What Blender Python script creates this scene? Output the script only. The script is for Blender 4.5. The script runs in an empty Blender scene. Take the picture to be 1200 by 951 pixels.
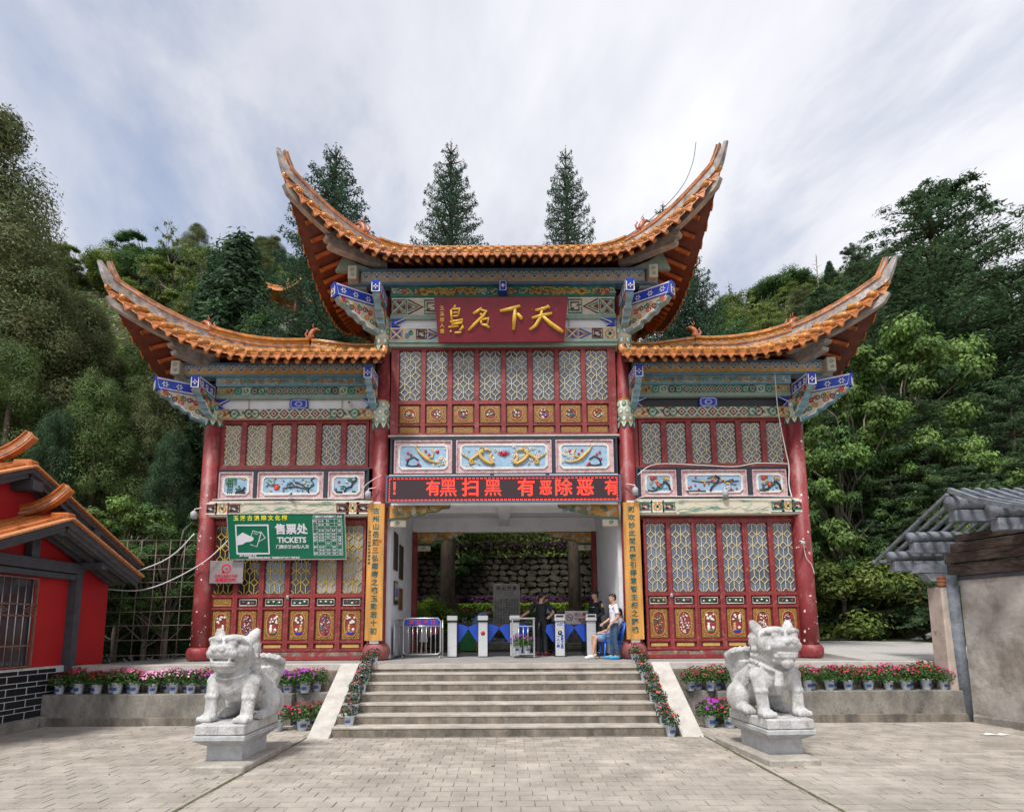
import bpy, math, random
import numpy as np
from mathutils import Vector, Matrix, noise as mnoise
R = math.radians; PI = math.pi
random.seed(7)
sc = bpy.context.scene
COL = sc.collection
# ------------------------------------------------------------------ camera, world, sun
F_PX = 700.0; PITCH = R(7.76); CX = 591.0; CY = 639.6; EYE = 1.92
cam_d = bpy.data.cameras.new('camera'); cam = bpy.data.objects.new('camera', cam_d); COL.objects.link(cam)
cam.location = (0, 0, EYE); cam.rotation_euler = (Matrix.Rotation(PI/2+PITCH, 3, 'X') @ Matrix.Rotation(R(-0.3), 3, 'Z')).to_euler()
cam_d.sensor_fit = 'HORIZONTAL'; cam_d.sensor_width = 36; cam_d.lens = 36*F_PX/1200
cam_d.shift_x = (600-CX)/1200; cam_d.shift_y = (CY-475.5)/1200
cam_d.clip_start = 0.1; cam_d.clip_end = 2000
sc.camera = cam
sc.view_settings.view_transform = 'Standard'; sc.view_settings.look = 'None'
sc.view_settings.exposure = 0.5; sc.view_settings.gamma = 1.0
SUN_EL = R(58); SUN_AZ = R(205)      # azimuth the light comes from, clockwise from +Y: behind the camera, to its left
sun_d = bpy.data.lights.new('sun', 'SUN'); sun = bpy.data.objects.new('sun', sun_d); COL.objects.link(sun)
sun_d.energy = 2.7; sun_d.angle = R(11); sun_d.color = (1.0, 0.965, 0.91)
sdir = Vector((math.sin(SUN_AZ)*math.cos(SUN_EL), math.cos(SUN_AZ)*math.cos(SUN_EL), math.sin(SUN_EL)))
sun.rotation_euler = sdir.to_track_quat('Z', 'Y').to_euler()
world = bpy.data.worlds.new('World'); sc.world = world; world.use_nodes = True
wt = world.node_tree; wn = wt.nodes; wl = wt.links; wn.clear()
wo = wn.new('ShaderNodeOutputWorld'); bg = wn.new('ShaderNodeBackground'); bg.inputs[1].default_value = 0.15
sky = wn.new('ShaderNodeTexSky'); sky.sky_type = 'NISHITA'; sky.sun_disc = False
sky.sun_elevation = SUN_EL; sky.sun_rotation = SUN_AZ
tc = wn.new('ShaderNodeTexCoord'); sep = wn.new('ShaderNodeSeparateXYZ'); wl.new(tc.outputs['Generated'], sep.inputs[0])
def wmath(op, a, b=None):
    n = wn.new('ShaderNodeMath'); n.operation = op
    for i, x in enumerate((a, b)):
        if x is None: continue
        if isinstance(x, (int, float)): n.inputs[i].default_value = x
        else: wl.new(x, n.inputs[i])
    return n.outputs[0]
zz = wmath('ADD', wmath('MAXIMUM', sep.outputs[2], 0.0), 0.5)
cmb = wn.new('ShaderNodeCombineXYZ'); wl.new(wmath('DIVIDE', sep.outputs[0], zz), cmb.inputs[0]); wl.new(wmath('DIVIDE', sep.outputs[1], zz), cmb.inputs[1])
mp = wn.new('ShaderNodeMapping'); wl.new(cmb.outputs[0], mp.inputs[0]); mp.inputs['Rotation'].default_value = (0, 0, R(-38)); mp.inputs['Scale'].default_value = (1.0, 0.62, 1); mp.inputs['Location'].default_value = (3.1, 1.7, 0)
n1 = wn.new('ShaderNodeTexNoise'); n1.inputs['Scale'].default_value = 2.8; n1.inputs['Detail'].default_value = 9; n1.inputs['Roughness'].default_value = 0.58; n1.inputs['Distortion'].default_value = 0.35
wl.new(mp.outputs[0], n1.inputs[0])
n2 = wn.new('ShaderNodeTexNoise'); n2.inputs['Scale'].default_value = 0.9; n2.inputs['Detail'].default_value = 5; wl.new(mp.outputs[0], n2.inputs[0])
cov = wn.new('ShaderNodeValToRGB'); wl.new(n1.outputs[0], cov.inputs[0])      # cloud cover: mostly closed
cov.color_ramp.elements[0].position = 0.30; cov.color_ramp.elements[0].color = (.50, .50, .50, 1)
cov.color_ramp.elements[1].position = 0.50; cov.color_ramp.elements[1].color = (1, 1, 1, 1)
ccol = wn.new('ShaderNodeValToRGB'); wl.new(wmath('ADD', wmath('MULTIPLY', n2.outputs[0], .6), wmath('MULTIPLY', n1.outputs[0], .4)), ccol.inputs[0])
ccol.color_ramp.elements[0].position = 0.40; ccol.color_ramp.elements[0].color = (2.75, 2.9, 3.4, 1)
ccol.color_ramp.elements[1].position = 0.56; ccol.color_ramp.elements[1].color = (4.75, 4.78, 5.02, 1)
mx = wn.new('ShaderNodeMixRGB'); wl.new(cov.outputs[0], mx.inputs[0]); wl.new(sky.outputs[0], mx.inputs[1]); wl.new(ccol.outputs[0], mx.inputs[2])
wl.new(mx.outputs[0], bg.inputs[0]); wl.new(bg.outputs[0], wo.inputs[0])

# ------------------------------------------------------------------ helpers
def at(px, py, Y):
    """world X, Z of a point that shows at pixel (px,py) of the 1200-wide photograph and lies at depth Y"""
    a = (px-CX)/F_PX; b = (CY-py)/F_PX
    t = Y/(math.cos(PITCH)-b*math.sin(PITCH))
    return a*t, EYE+(math.sin(PITCH)+b*math.cos(PITCH))*t

_M = {}
def mat(name, col, rough=.6, var=.12, scale=6, bump=0, bscale=40, metal=0, col2=None, c2pos=(.55, .62), c2scale=5, spec=.5, stretch=(1, 1, 1), emit=0, translucent=0, island=0, coat=0, world_co=False):
    if name in _M: return _M[name]
    m = bpy.data.materials.new(name); m.use_nodes = True; nt = m.node_tree; N = nt.nodes; L = nt.links
    b = N['Principled BSDF']; b.inputs['Roughness'].default_value = rough; b.inputs['Metallic'].default_value = metal
    b.inputs['Specular IOR Level'].default_value = spec; b.inputs['Coat Weight'].default_value = coat
    c = (*col, 1)
    if world_co:
        g = N.new('ShaderNodeNewGeometry'); co = g.outputs['Position']
    else:
        t = N.new('ShaderNodeTexCoord'); co = t.outputs['Object']
    mpn = N.new('ShaderNodeMapping'); mpn.inputs['Scale'].default_value = stretch; L.new(co, mpn.inputs[0]); co = mpn.outputs[0]
    out = None
    if var:
        n = N.new('ShaderNodeTexNoise'); n.inputs['Scale'].default_value = scale; n.inputs['Detail'].default_value = 8; n.inputs['Roughness'].default_value = .65; L.new(co, n.inputs[0])
        r = N.new('ShaderNodeValToRGB'); L.new(n.outputs[0], r.inputs[0])
        r.color_ramp.elements[0].position = .3; r.color_ramp.elements[1].position = .7
        r.color_ramp.elements[0].color = (*[x*(1-var*2) for x in col], 1); r.color_ramp.elements[1].color = (*[min(1, x*(1+var*2)) for x in col], 1)
        out = r.outputs[0]
    else:
        q = N.new('ShaderNodeRGB'); q.outputs[0].default_value = c; out = q.outputs[0]
    if col2:
        n = N.new('ShaderNodeTexNoise'); n.inputs['Scale'].default_value = c2scale; n.inputs['Detail'].default_value = 10; n.inputs['Roughness'].default_value = .7; L.new(co, n.inputs[0])
        r = N.new('ShaderNodeValToRGB'); L.new(n.outputs[0], r.inputs[0]); r.color_ramp.elements[0].position = c2pos[0]; r.color_ramp.elements[1].position = c2pos[1]
        mxx = N.new('ShaderNodeMixRGB'); L.new(r.outputs[0], mxx.inputs[0]); L.new(out, mxx.inputs[1]); mxx.inputs[2].default_value = (*col2, 1); out = mxx.outputs[0]
    if island:
        g2 = N.new('ShaderNodeNewGeometry'); hs = N.new('ShaderNodeHueSaturation')
        mr = N.new('ShaderNodeMapRange'); mr.inputs[3].default_value = 1-island; mr.inputs[4].default_value = 1+island; L.new(g2.outputs['Random Per Island'], mr.inputs[0])
        L.new(mr.outputs[0], hs.inputs['Value']); L.new(out, hs.inputs['Color']); out = hs.outputs[0]
    L.new(out, b.inputs['Base Color'])
    if bump:
        n = N.new('ShaderNodeTexNoise'); n.inputs['Scale'].default_value = bscale; n.inputs['Detail'].default_value = 8; L.new(co, n.inputs[0])
        bp = N.new('ShaderNodeBump'); bp.inputs['Strength'].default_value = bump; bp.inputs['Distance'].default_value = .02; L.new(n.outputs[0], bp.inputs['Height']); L.new(bp.outputs[0], b.inputs['Normal'])
    if emit:
        b.inputs['Emission Strength'].default_value = emit; L.new(out, b.inputs['Emission Color'])
    if translucent:
        tr = N.new('ShaderNodeBsdfTranslucent'); L.new(out, tr.inputs[0]); ms = N.new('ShaderNodeMixShader'); ms.inputs[0].default_value = translucent
        L.new(b.outputs[0], ms.inputs[1]); L.new(tr.outputs[0], ms.inputs[2]); L.new(ms.outputs[0], N['Material Output'].inputs[0])
    _M[name] = m
    return m

class MB:
    """collects shapes, then links them as ONE mesh object"""
    def __init__(s): s.v = []; s.f = []; s.m = []; s.mats = []; s.sm = []
    def mi(s, m):
        if m not in s.mats: s.mats.append(m)
        return s.mats.index(m)
    def add(s, vs, fs, m, smooth=False):
        o = len(s.v); s.v += [tuple(v) for v in vs]; k = s.mi(m)
        for f in fs: s.f.append([i+o for i in f]); s.m.append(k); s.sm.append(smooth)
    def box(s, x0, x1, y0, y1, z0, z1, m, T=None):
        vs = [(x, y, z) for z in (z0, z1) for y in (y0, y1) for x in (x0, x1)]
        if T is not None: vs = [T @ Vector(v) for v in vs]
        s.add(vs, [(0, 2, 3, 1), (4, 5, 7, 6), (0, 1, 5, 4), (2, 6, 7, 3), (0, 4, 6, 2), (1, 3, 7, 5)], m)
        return s
    def bevbox(s, x0, x1, y0, y1, z0, z1, m, b=.02, T=None):
        cx, cy, cz = (x0+x1)/2, (y0+y1)/2, (z0+z1)/2; b = min(b, (x1-x0)/2.01, (y1-y0)/2.01, (z1-z0)/2.01)
        vs = []; fs = []
        idx = {}
        for ax in range(3):
            for sx in (-1, 1):
                for sy in (-1, 1):
                    for sz in (-1, 1):
                        h = [(x1-x0)/2-b, (y1-y0)/2-b, (z1-z0)/2-b]; h[ax] += b
                        idx[(ax, sx, sy, sz)] = len(vs); vs.append((cx+sx*h[0], cy+sy*h[1], cz+sz*h[2]))
        I = idx
        for sg in (-1, 1):
            q = [I[(0, sg, -1, -1)], I[(0, sg, 1, -1)], I[(0, sg, 1, 1)], I[(0, sg, -1, 1)]]; fs.append(q if sg > 0 else q[::-1])
            q = [I[(1, -1, sg, -1)], I[(1, 1, sg, -1)], I[(1, 1, sg, 1)], I[(1, -1, sg, 1)]]; fs.append(q if sg < 0 else q[::-1])
            q = [I[(2, -1, -1, sg)], I[(2, 1, -1, sg)], I[(2, 1, 1, sg)], I[(2, -1, 1, sg)]]; fs.append(q if sg > 0 else q[::-1])
        for a in (-1, 1):
            for c in (-1, 1):
                fs.append([I[(0, a, c, -1)], I[(0, a, c, 1)], I[(1, a, c, 1)], I[(1, a, c, -1)]])
                fs.append([I[(0, a, -1, c)], I[(0, a, 1, c)], I[(2, a, 1, c)], I[(2, a, -1, c)]])
                fs.append([I[(1, -1, a, c)], I[(1, 1, a, c)], I[(2, 1, a, c)], I[(2, -1, a, c)]])
                for e in (-1, 1): fs.append([I[(0, a, c, e)], I[(1, a, c, e)], I[(2, a, c, e)]])
        if T is not None: vs = [T @ Vector(v) for v in vs]
        s.add(vs, fs, m); return s
    def tube(s, path, r, m, n=8, caps=True, smooth=True, flat=1.0, up=None):
        P = [Vector(p) for p in path]; k = len(P)
        rs = r if isinstance(r, (list, tuple)) else [r]*k
        vs = []; prev = None
        for i, p in enumerate(P):
            t = (P[min(i+1, k-1)]-P[max(i-1, 0)])
            if t.length < 1e-9: t = Vector((0, 0, 1))
            t.normalize()
            if prev is None:
                a = Vector(up) if up else (Vector((0, 0, 1)) if abs(t.z) < .9 else Vector((1, 0, 0)))
            else: a = prev
            a = (a - t*a.dot(t)); a = a.normalized() if a.length > 1e-6 else t.orthogonal().normalized()
            prev = a; b = t.cross(a)
            for j in range(n):
                w = 2*PI*j/n; vs.append(p + (a*math.cos(w) + b*math.sin(w)*flat)*rs[i])
        fs = [(i*n+j, i*n+(j+1) % n, (i+1)*n+(j+1) % n, (i+1)*n+j) for i in range(k-1) for j in range(n)]
        if caps: fs += [list(range(n))[::-1], [(k-1)*n+j for j in range(n)]]
        s.add(vs, fs, m, smooth); return s
    def lathe(s, prof, m, c=(0, 0, 0), n=24, smooth=True, sx=1, sy=1):
        vs = []; fs = []; k = len(prof)
        for r, z in prof:
            for j in range(n):
                w = 2*PI*j/n; vs.append((c[0]+r*math.cos(w)*sx, c[1]+r*math.sin(w)*sy, c[2]+z))
        fs = [(i*n+j, i*n+(j+1) % n, (i+1)*n+(j+1) % n, (i+1)*n+j) for i in range(k-1) for j in range(n)]
        fs += [list(range(n))[::-1], [(k-1)*n+j for j in range(n)]]
        s.add(vs, fs, m, smooth); return s
    def blob(s, c, r, m, seg=8, ring=6, rot=None, smooth=True):
        if isinstance(r, (int, float)): r = (r, r, r)
        vs = [(0, 0, -1)]+[(math.cos(2*PI*j/seg)*math.sin(PI*i/ring), math.sin(2*PI*j/seg)*math.sin(PI*i/ring), -math.cos(PI*i/ring)) for i in range(1, ring) for j in range(seg)]+[(0, 0, 1)]
        fs = [(0, 1+(j+1) % seg, 1+j) for j in range(seg)]
        for i in range(ring-2):
            for j in range(seg):
                a = 1+i*seg; fs.append((a+j, a+(j+1) % seg, a+seg+(j+1) % seg, a+seg+j))
        e = len(vs)-1; a = 1+(ring-2)*seg; fs += [(a+j, a+(j+1) % seg, e) for j in range(seg)]
        out = []
        for v in vs:
            p = Vector((v[0]*r[0], v[1]*r[1], v[2]*r[2]))
            if rot is not None: p = rot @ p
            out.append(p+Vector(c))
        s.add(out, fs, m, smooth); return s
    def prism(s, poly, y0, y1, m, T=None):
        """poly: list of (x,z), extruded from y0 (front) to y1"""
        n = len(poly); vs = [(x, y0, z) for x, z in poly]+[(x, y1, z) for x, z in poly]
        ar = sum(poly[i][0]*poly[(i+1) % n][1]-poly[(i+1) % n][0]*poly[i][1] for i in range(n))
        f0 = list(range(n)); f1 = [i+n for i in range(n)][::-1]; sd = [(i, i+n, (i+1) % n+n, (i+1) % n) for i in range(n)]
        fs = [f0, f1]+sd
        if ar < 0: fs = [f[::-1] for f in fs]
        if T is not None: vs = [T @ Vector(v) for v in vs]
        s.add(vs, fs, m); return s
    def ribbon(s, pts, w, y, t, m, closed=False, T=None):
        """a raised strip following (x,z) points; front face at y-t"""
        k = len(pts); L_ = []; Rr = []
        for i in range(k):
            a = pts[(i-1) % k] if closed or i > 0 else pts[i]; b = pts[(i+1) % k] if closed or i < k-1 else pts[i]
            dx, dz = b[0]-a[0], b[1]-a[1]; d = math.hypot(dx, dz) or 1; nx, nz = -dz/d*w/2, dx/d*w/2
            if (closed or 0 < i < k-1):
                e1 = (pts[i][0]-a[0], pts[i][1]-a[1]); l1 = math.hypot(*e1) or 1
                cs = max(.5, abs((e1[0]*dx+e1[1]*dz)/(l1*d))); nx /= cs; nz /= cs
            L_.append((pts[i][0]+nx, pts[i][1]+nz)); Rr.append((pts[i][0]-nx, pts[i][1]-nz))
        vs = []
        for i in range(k): vs += [(L_[i][0], y-t, L_[i][1]), (Rr[i][0], y-t, Rr[i][1]), (L_[i][0], y, L_[i][1]), (Rr[i][0], y, Rr[i][1])]
        fs = []
        for i in range(k if closed else k-1):
            a = 4*i; b = 4*((i+1) % k)
            fs += [(a, a+1, b+1, b), (a+2, a, b, b+2), (a+1, a+3, b+3, b+1)]
        if not closed: fs += [(0, 2, 3, 1), (4*k-4, 4*k-3, 4*k-1, 4*k-2)]
        if T is not None: vs = [T @ Vector(v) for v in vs]
        s.add(vs, fs, m); return s
    def mesh(s, name='mesh'):
        me = bpy.data.meshes.new(name); me.from_pydata(s.v, [], s.f)
        for m in s.mats: me.materials.append(m)
        me.polygons.foreach_set('material_index', s.m); me.polygons.foreach_set('use_smooth', s.sm); me.update()
        return me
    def build(s, name, parent=None, loc=(0, 0, 0)):
        return link(name, s.mesh(name), parent, loc)

def link(name, me, parent=None, loc=(0, 0, 0), rot=None, scale=None):
    o = bpy.data.objects.new(name, me); COL.objects.link(o)
    if parent is not None: o.parent = parent
    o.location = loc
    if rot is not None: o.rotation_euler = rot
    if scale is not None: o.scale = scale
    return o
def tag(o, label=None, cat=None, group=None, kind=None):
    if label: o['label'] = label
    if cat: o['category'] = cat
    if group: o['group'] = group
    if kind: o['kind'] = kind
    return o
def thing(name, label, cat, loc=(0, 0, 0), rz=0, group=None):
    o = bpy.data.objects.new(name, None); COL.objects.link(o); o.location = loc; o.rotation_euler = (0, 0, rz); o.empty_display_size = .2
    return tag(o, label, cat, group)
def struct(o): o['kind'] = 'structure'; return o
def kids(o, _c={}):
    return [x for x in bpy.data.objects if x.parent == o]
def dup(root, loc, rz=0, label=None, scale=None, children=None):
    """copy of a thing with its parts and sub-parts (children: optional precollected tree)"""
    r = root.copy(); COL.objects.link(r); r.location = loc; r.rotation_euler = (0, 0, rz)
    if scale: r.scale = scale
    if label: r['label'] = label
    def rec(src, dst):
        for ch in (children.get(src.name, []) if children is not None else kids(src)):
            c = ch.copy(); COL.objects.link(c); c.parent = dst; rec(ch, c)
    rec(root, r)
    return r
def tree_of(root):
    d = {}
    def rec(o): d[o.name] = kids(o); [rec(x) for x in d[o.name]]
    rec(root); return d
def text_mesh(txt, size, m, name='lettering', depth=.004, bold=0, align='CENTER', shear=0, resolution=2, spacing=1.0):
    c = bpy.data.curves.new(name, 'FONT'); c.body = txt; c.size = size; c.align_x = align; c.align_y = 'CENTER'; c.extrude = depth; c.offset = bold; c.shear = shear; c.resolution_u = resolution; c.space_line = spacing
    o = bpy.data.objects.new('tmp', c); COL.objects.link(o)
    dg = bpy.context.evaluated_depsgraph_get(); me = bpy.data.meshes.new_from_object(o.evaluated_get(dg)); me.name = name
    bpy.data.objects.remove(o); bpy.data.curves.remove(c)
    me.materials.clear(); me.materials.append(m); return me
def remesh(mb, name, voxel, m, smooth=3):
    """one continuous surface grown round the collected shapes"""
    o = mb.build('tmp_'+name); md = o.modifiers.new('r', 'REMESH'); md.mode = 'VOXEL'; md.voxel_size = voxel; md.use_smooth_shade = True
    if smooth: s2 = o.modifiers.new('s', 'SMOOTH'); s2.factor = .5; s2.iterations = smooth
    dg = bpy.context.evaluated_depsgraph_get(); me = bpy.data.meshes.new_from_object(o.evaluated_get(dg)); me.name = name
    old = o.data; bpy.data.objects.remove(o); bpy.data.meshes.remove(old)
    me.materials.clear(); me.materials.append(m)
    me.polygons.foreach_set('use_smooth', [True]*len(me.polygons)); me.polygons.foreach_set('material_index', [0]*len(me.polygons))
    return me
ORD = ['first', 'second', 'third', 'fourth', 'fifth', 'sixth', 'seventh', 'eighth', 'ninth', 'tenth', 'eleventh', 'twelfth', 'thirteenth', 'fourteenth', 'fifteenth', 'sixteenth', 'seventeenth', 'eighteenth', 'nineteenth', 'twentieth']

# ------------------------------------------------------------------ materials
M_RED = mat('red_paint', (.235, .026, .026), .55, .14, 3, .25, 30, col2=(.30, .12, .10), c2pos=(.53, .68), c2scale=7)
M_REDCOL = mat('column_red', (.25, .030, .034), .5, .16, 2.5, .3, 25, col2=(.36, .15, .14), c2pos=(.50, .68), c2scale=3.5, stretch=(1, 1, .6))
M_CHIP = mat('chipped_plaster', (.70, .62, .58), .8)
M_DRED = mat('dark_red', (.13, .016, .016), .6, .15)
M_DRUM = mat('drum_red', (.27, .085, .08), .55, .1, 4, .15)
M_GLASSW = mat('frosted_pane', (.27, .26, .245), .25, .2, 2)
M_GLASSB = mat('bluegrey_pane', (.11, .14, .19), .12, .25, 1.5, spec=.8)
M_GLASSD = mat('dark_pane', (.03, .035, .045), .08, .3, 1.2, spec=.8)
M_CREAM = mat('cream_lattice', (.68, .56, .32), .5)
M_YEL = mat('yellow_lattice', (.62, .42, .05), .5)
M_GOLD = mat('gold_carving', (.30, .14, .025), .45, .25, 30, .6, 60)
M_GOLDP = mat('pale_gold', (.52, .33, .11), .5, .12, 20)
M_BLACKF = mat('black_frame', (.022, .028, .04), .45)
M_PINK = mat('pink_frame', (.52, .30, .32), .7, .15, 8, col2=(.62, .50, .50), c2pos=(.45, .6), c2scale=12)
M_SKYB = mat('relief_blue', (.30, .46, .62), .7, .1, 10)
M_WHITE = mat('white_trim', (.74, .74, .72), .6, .06)
M_BEAD = mat('bead_cream', (.70, .62, .38), .5)
M_GREENL = mat('leaf_relief', (.05, .20, .08), .6, .2)
M_BRANCH = mat('branch_relief', (.035, .028, .035), .6)
M_FRED = mat('flower_red', (.55, .025, .03), .5)
M_FYEL = mat('flower_yellow', (.72, .42, .05), .5)
M_FWHITE = mat('flower_white', (.72, .68, .60), .6)
M_DRAGON = mat('dragon_gold', (.62, .40, .10), .45, .15, 30)
M_CLOUDW = mat('cloud_relief', (.70, .64, .54), .6)
M_PALEG = mat('pale_green', (.27, .36, .30), .65, .08, 6)
M_TEAL = mat('pale_blue_paint', (.20, .36, .44), .6, .12, 8)
M_BLUEB = mat('frieze_blue', (.14, .25, .36), .6, .1)
M_OCHRE = mat('frieze_ochre', (.66, .40, .13), .6, .1)
M_SAND = mat('frieze_sand', (.58, .46, .32), .6, .08)
M_LINE = mat('outline_white', (.80, .76, .68), .6)
M_COBALT = mat('cobalt', (.012, .05, .45), .4, .08)
M_DKRED = mat('pattern_darkred', (.16, .03, .03), .6)
M_DKGRN = mat('pattern_green', (.04, .19, .13), .6)
M_CREAMP = mat('pattern_cream', (.60, .55, .43), .65, .08)
M_MINT = mat('pattern_mint', (.25, .48, .38), .6)
M_ORANGE = mat('pattern_orange', (.55, .25, .04), .6)
M_TILE = mat('glazed_tile', (.55, .18, .03), .34, .34, 5, .3, 20, col2=(.20, .10, .055), c2pos=(.50, .66), c2scale=7, coat=.2, world_co=True)
M_TILEY = mat('glazed_tile_yellow', (.64, .28, .05), .34, .3, 5, .25, 20, col2=(.26, .16, .10), c2pos=(.50, .64), c2scale=9, coat=.25, world_co=True)
M_DRIP = mat('drip_tile_glaze', (.55, .17, .03), .3, .3, 3, .4, 90, world_co=True, coat=.2)
M_SOFFIT = mat('soffit_red', (.15, .038, .02), .6, .2, 6)
M_SOFFITO = mat('soffit_orange', (.42, .10, .02), .55, .25, 5)
M_RIDGEG = mat('ridge_grey', (.36, .32, .30), .8, .25, 5, .5, 30, col2=(.62, .60, .60), c2pos=(.52, .6), c2scale=3)
M_HIPC = mat('concrete_hip', (.40, .35, .31), .85, .2, 4, .5, 25, col2=(.55, .52, .50), c2pos=(.55, .65), c2scale=5)
M_BEAST = mat('beast_terracotta', (.42, .13, .05), .4, .2, 20)
M_WALLW = mat('white_wall', (.78, .79, .82), .8, .05, 2)
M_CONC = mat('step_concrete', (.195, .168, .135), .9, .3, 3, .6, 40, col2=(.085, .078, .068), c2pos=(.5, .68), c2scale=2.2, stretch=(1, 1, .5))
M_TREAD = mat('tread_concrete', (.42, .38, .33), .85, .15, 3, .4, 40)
M_PLAT = mat('platform_concrete', (.30, .285, .27), .7, .12, 2, .2, 30)
M_RETAIN = mat('retaining_concrete', (.22, .205, .18), .9, .3, 2.5, .8, 25, col2=(.07, .065, .06), c2pos=(.55, .72), c2scale=2.6, stretch=(1, 1, .6))
M_COPING = mat('pale_coping', (.50, .47, .43), .8, .1, 4, .3)
M_STONE = mat('lion_stone', (.52, .515, .51), .8, .16, 5, 1.0, 55, col2=(.27, .26, .24), c2pos=(.50, .70), c2scale=7, stretch=(1, 1, .45))
M_STONE2 = mat('plinth_stone', (.42, .43, .44), .75, .12, 6, .4, 50, col2=(.30, .29, .27), c2pos=(.56, .7), c2scale=4)
M_PLINTH = mat('plinth_slab', (.36, .33, .29), .85, .15, 5, .6, 30)
M_STEEL = mat('steel', (.55, .55, .56), .3, .08, 10, metal=.85)
M_BLACK = mat('black_plastic', (.015, .015, .017), .4, 0)
M_WOODB = mat('board_wood', (.55, .27, .06), .42, .22, 2.2, .15, 30, stretch=(3, 3, .35))
# ------------------------------------------------------------------ the setting
Z0 = 1.155
def sm(a, b, x):
    t = max(0, min(1, (x-a)/(b-a))); return t*t*(3-2*t)
def hill(x, y):
    """ground height behind the gate: a forested slope that wraps the yard on both sides"""
    side = sm(9.5, 15, abs(x))
    start = 26.5-8.0*side
    z = Z0+0.0
    if x > 0: z += .45*sm(15, 22, y)*sm(7.5, 9, x)
    d = y-start
    if d > 0:
        up = (.74+.16*side+.14*sm(-4, -16, x)-.24*sm(0, 9, x)*(1-sm(17, 27, x)))*d
        z += up if up < 30 else 30+(up-30)*.25
        z += min(1, d/6)*(.9*mnoise.noise(Vector((x*.11, y*.11, 3)))+.35*mnoise.noise(Vector((x*.4, y*.4, 9))))
    if y < 13.1: z = -.05
    return z
def grid(name, x0, x1, y0, y1, nx, ny, fz, m):
    xs = np.linspace(x0, x1, nx); ys = np.linspace(y0, y1, ny)
    vs = [(x, y, fz(x, y)) for y in ys for x in xs]
    fs = [(j*nx+i, j*nx+i+1, (j+1)*nx+i+1, (j+1)*nx+i) for j in range(ny-1) for i in range(nx-1)]
    b = MB(); b.add(vs, fs, m, True); return struct(b.build(name))
M_EARTH = mat('earth', (.05, .038, .024), .95, .4, 1.5, .8, 12, col2=(.035, .06, .018), c2pos=(.42, .58), c2scale=1.2)
M_FARG = mat('far_ground', (.14, .13, .11), .9, .2, .5)
b = MB(); b.add([(-600, -500, -.06), (600, -500, -.06), (600, 700, -.06), (-600, 700, -.06)], [(0, 1, 2, 3)], M_FARG); struct(b.build('ground'))
grid('hillside', -75, 75, 19.5, 120, 110, 90, hill, M_EARTH)
grid('side_bank', 9.6, 75, 13.2, 19.5, 50, 8, lambda x, y: hill(x, y) if x > 12.0 else (hill(12.01, y)*sm(10.5, 12.5, x)+(1-sm(10.5, 12.5, x))*(Z0-.02+.45*sm(15, 22, y))), M_EARTH)
grid('far_bank', -75, -9.4, 13.2, 19.5, 50, 8, lambda x, y: hill(x, y)-.25, M_EARTH)
# yard behind the gate, platform, road at the right
b = MB(); b.box(-9.35, 9.6, 13.0, 26.5, .0, Z0-.02, M_PLAT); yard = struct(b.build('platform'))
M_PALE = mat('pale_roadway', (.44, .42, .40), .85, .06, 1.5)
b = MB(); b.box(-9.3, -3.5, 12.985, 13.5, Z0-.12, Z0, M_COPING); b.box(3.5, 9.55, 12.985, 13.5, Z0-.12, Z0, M_COPING); b.box(-3.5, 3.5, 12.965, 13.3, Z0-.10, Z0-.003, M_TREAD)
b.build('coping', yard)
b = MB()
b.add([(8.05, 13.52, Z0+.004), (13, 13.52, Z0+.004), (13, 22.5, Z0+.44), (8.05, 22.5, Z0+.44), (8.05, 13.52, Z0-.1), (8.05, 22.5, Z0-.1)], [(0, 1, 2, 3), (0, 3, 5, 4)], M_PALE); struct(b.build('roadway'))
M_BRICKP = mat('brown_kerb_brick', (.20, .13, .10), .9, .2, 8, .5)
kw = thing('kerb_wall', 'low brown brick kerb wall at the back of the pale roadway right of the gate', 'wall', (0, 0, 0))
bm_ = MB(); bm_.bevbox(-.125, .125, -.1, .1, -.06, .06, M_BRICKP, .01); bme = bm_.mesh('brick')
for r_ in range(3):
    for i in range(22): link('brick', bme, kw, (7.9+i*.262+(.13 if r_ % 2 else 0), 22.4, 1.62+r_*.13))
MB().box(7.8, 13.8, 22.45, 22.6, 1.2, 2.05, M_CONC).build('backing', kw)
# paving
M_PAVE = mat('paver', (.40, .36, .31), .88, .13, 1.6, .7, 50, col2=(.27, .24, .20), c2pos=(.46, .74), c2scale=.7, island=.13, world_co=True)
M_SAND2 = mat('joint_dirt', (.17, .145, .115), .95, .2, 5)
b = MB(); b.box(-14, 14, -3, 13.0, -.055, -.0065, M_SAND2); pav = struct(b.build('pavement'))
PW, PD = .315, .205
pm = MB(); e = .002; f_ = .007
pm.add([(-PW/2+e, -PD/2+f_, -.02), (PW/2-e, -PD/2+f_, -.02), (PW/2-e, PD/2-f_, -.02), (-PW/2+e, PD/2-f_, -.02), (-PW/2+e+.003, -PD/2+f_+.004, 0), (PW/2-e-.003, -PD/2+f_+.004, 0), (PW/2-e-.003, PD/2-f_-.004, 0), (-PW/2+e+.003, PD/2-f_-.004, 0)], [(4, 5, 6, 7), (0, 1, 5, 4), (1, 2, 6, 5), (2, 3, 7, 6), (3, 0, 4, 7)], M_PAVE)
pme = pm.mesh('paver')
rng = random.Random(3); rest = MB(); cnt = 0
spots = []
for j in range(int(13.0/PD)+6):
    y = 12.95-PD/2-j*PD
    if y < 1.5: break
    off = (j % 2)*PW/2 + rng.uniform(-.01, .01)
    for i in range(-30, 31):
        x = i*PW+off
        if abs(x) > 9.5 or (abs(abs(x)-3.52) < PW/2 and False): continue
        if -9.2 < x < -3.1 and y > 12.3 or 3.1 < x and y > 12.3: continue
        if abs(x) < 3.4 and y > 11.0: continue
        spots.append((x, y))
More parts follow.
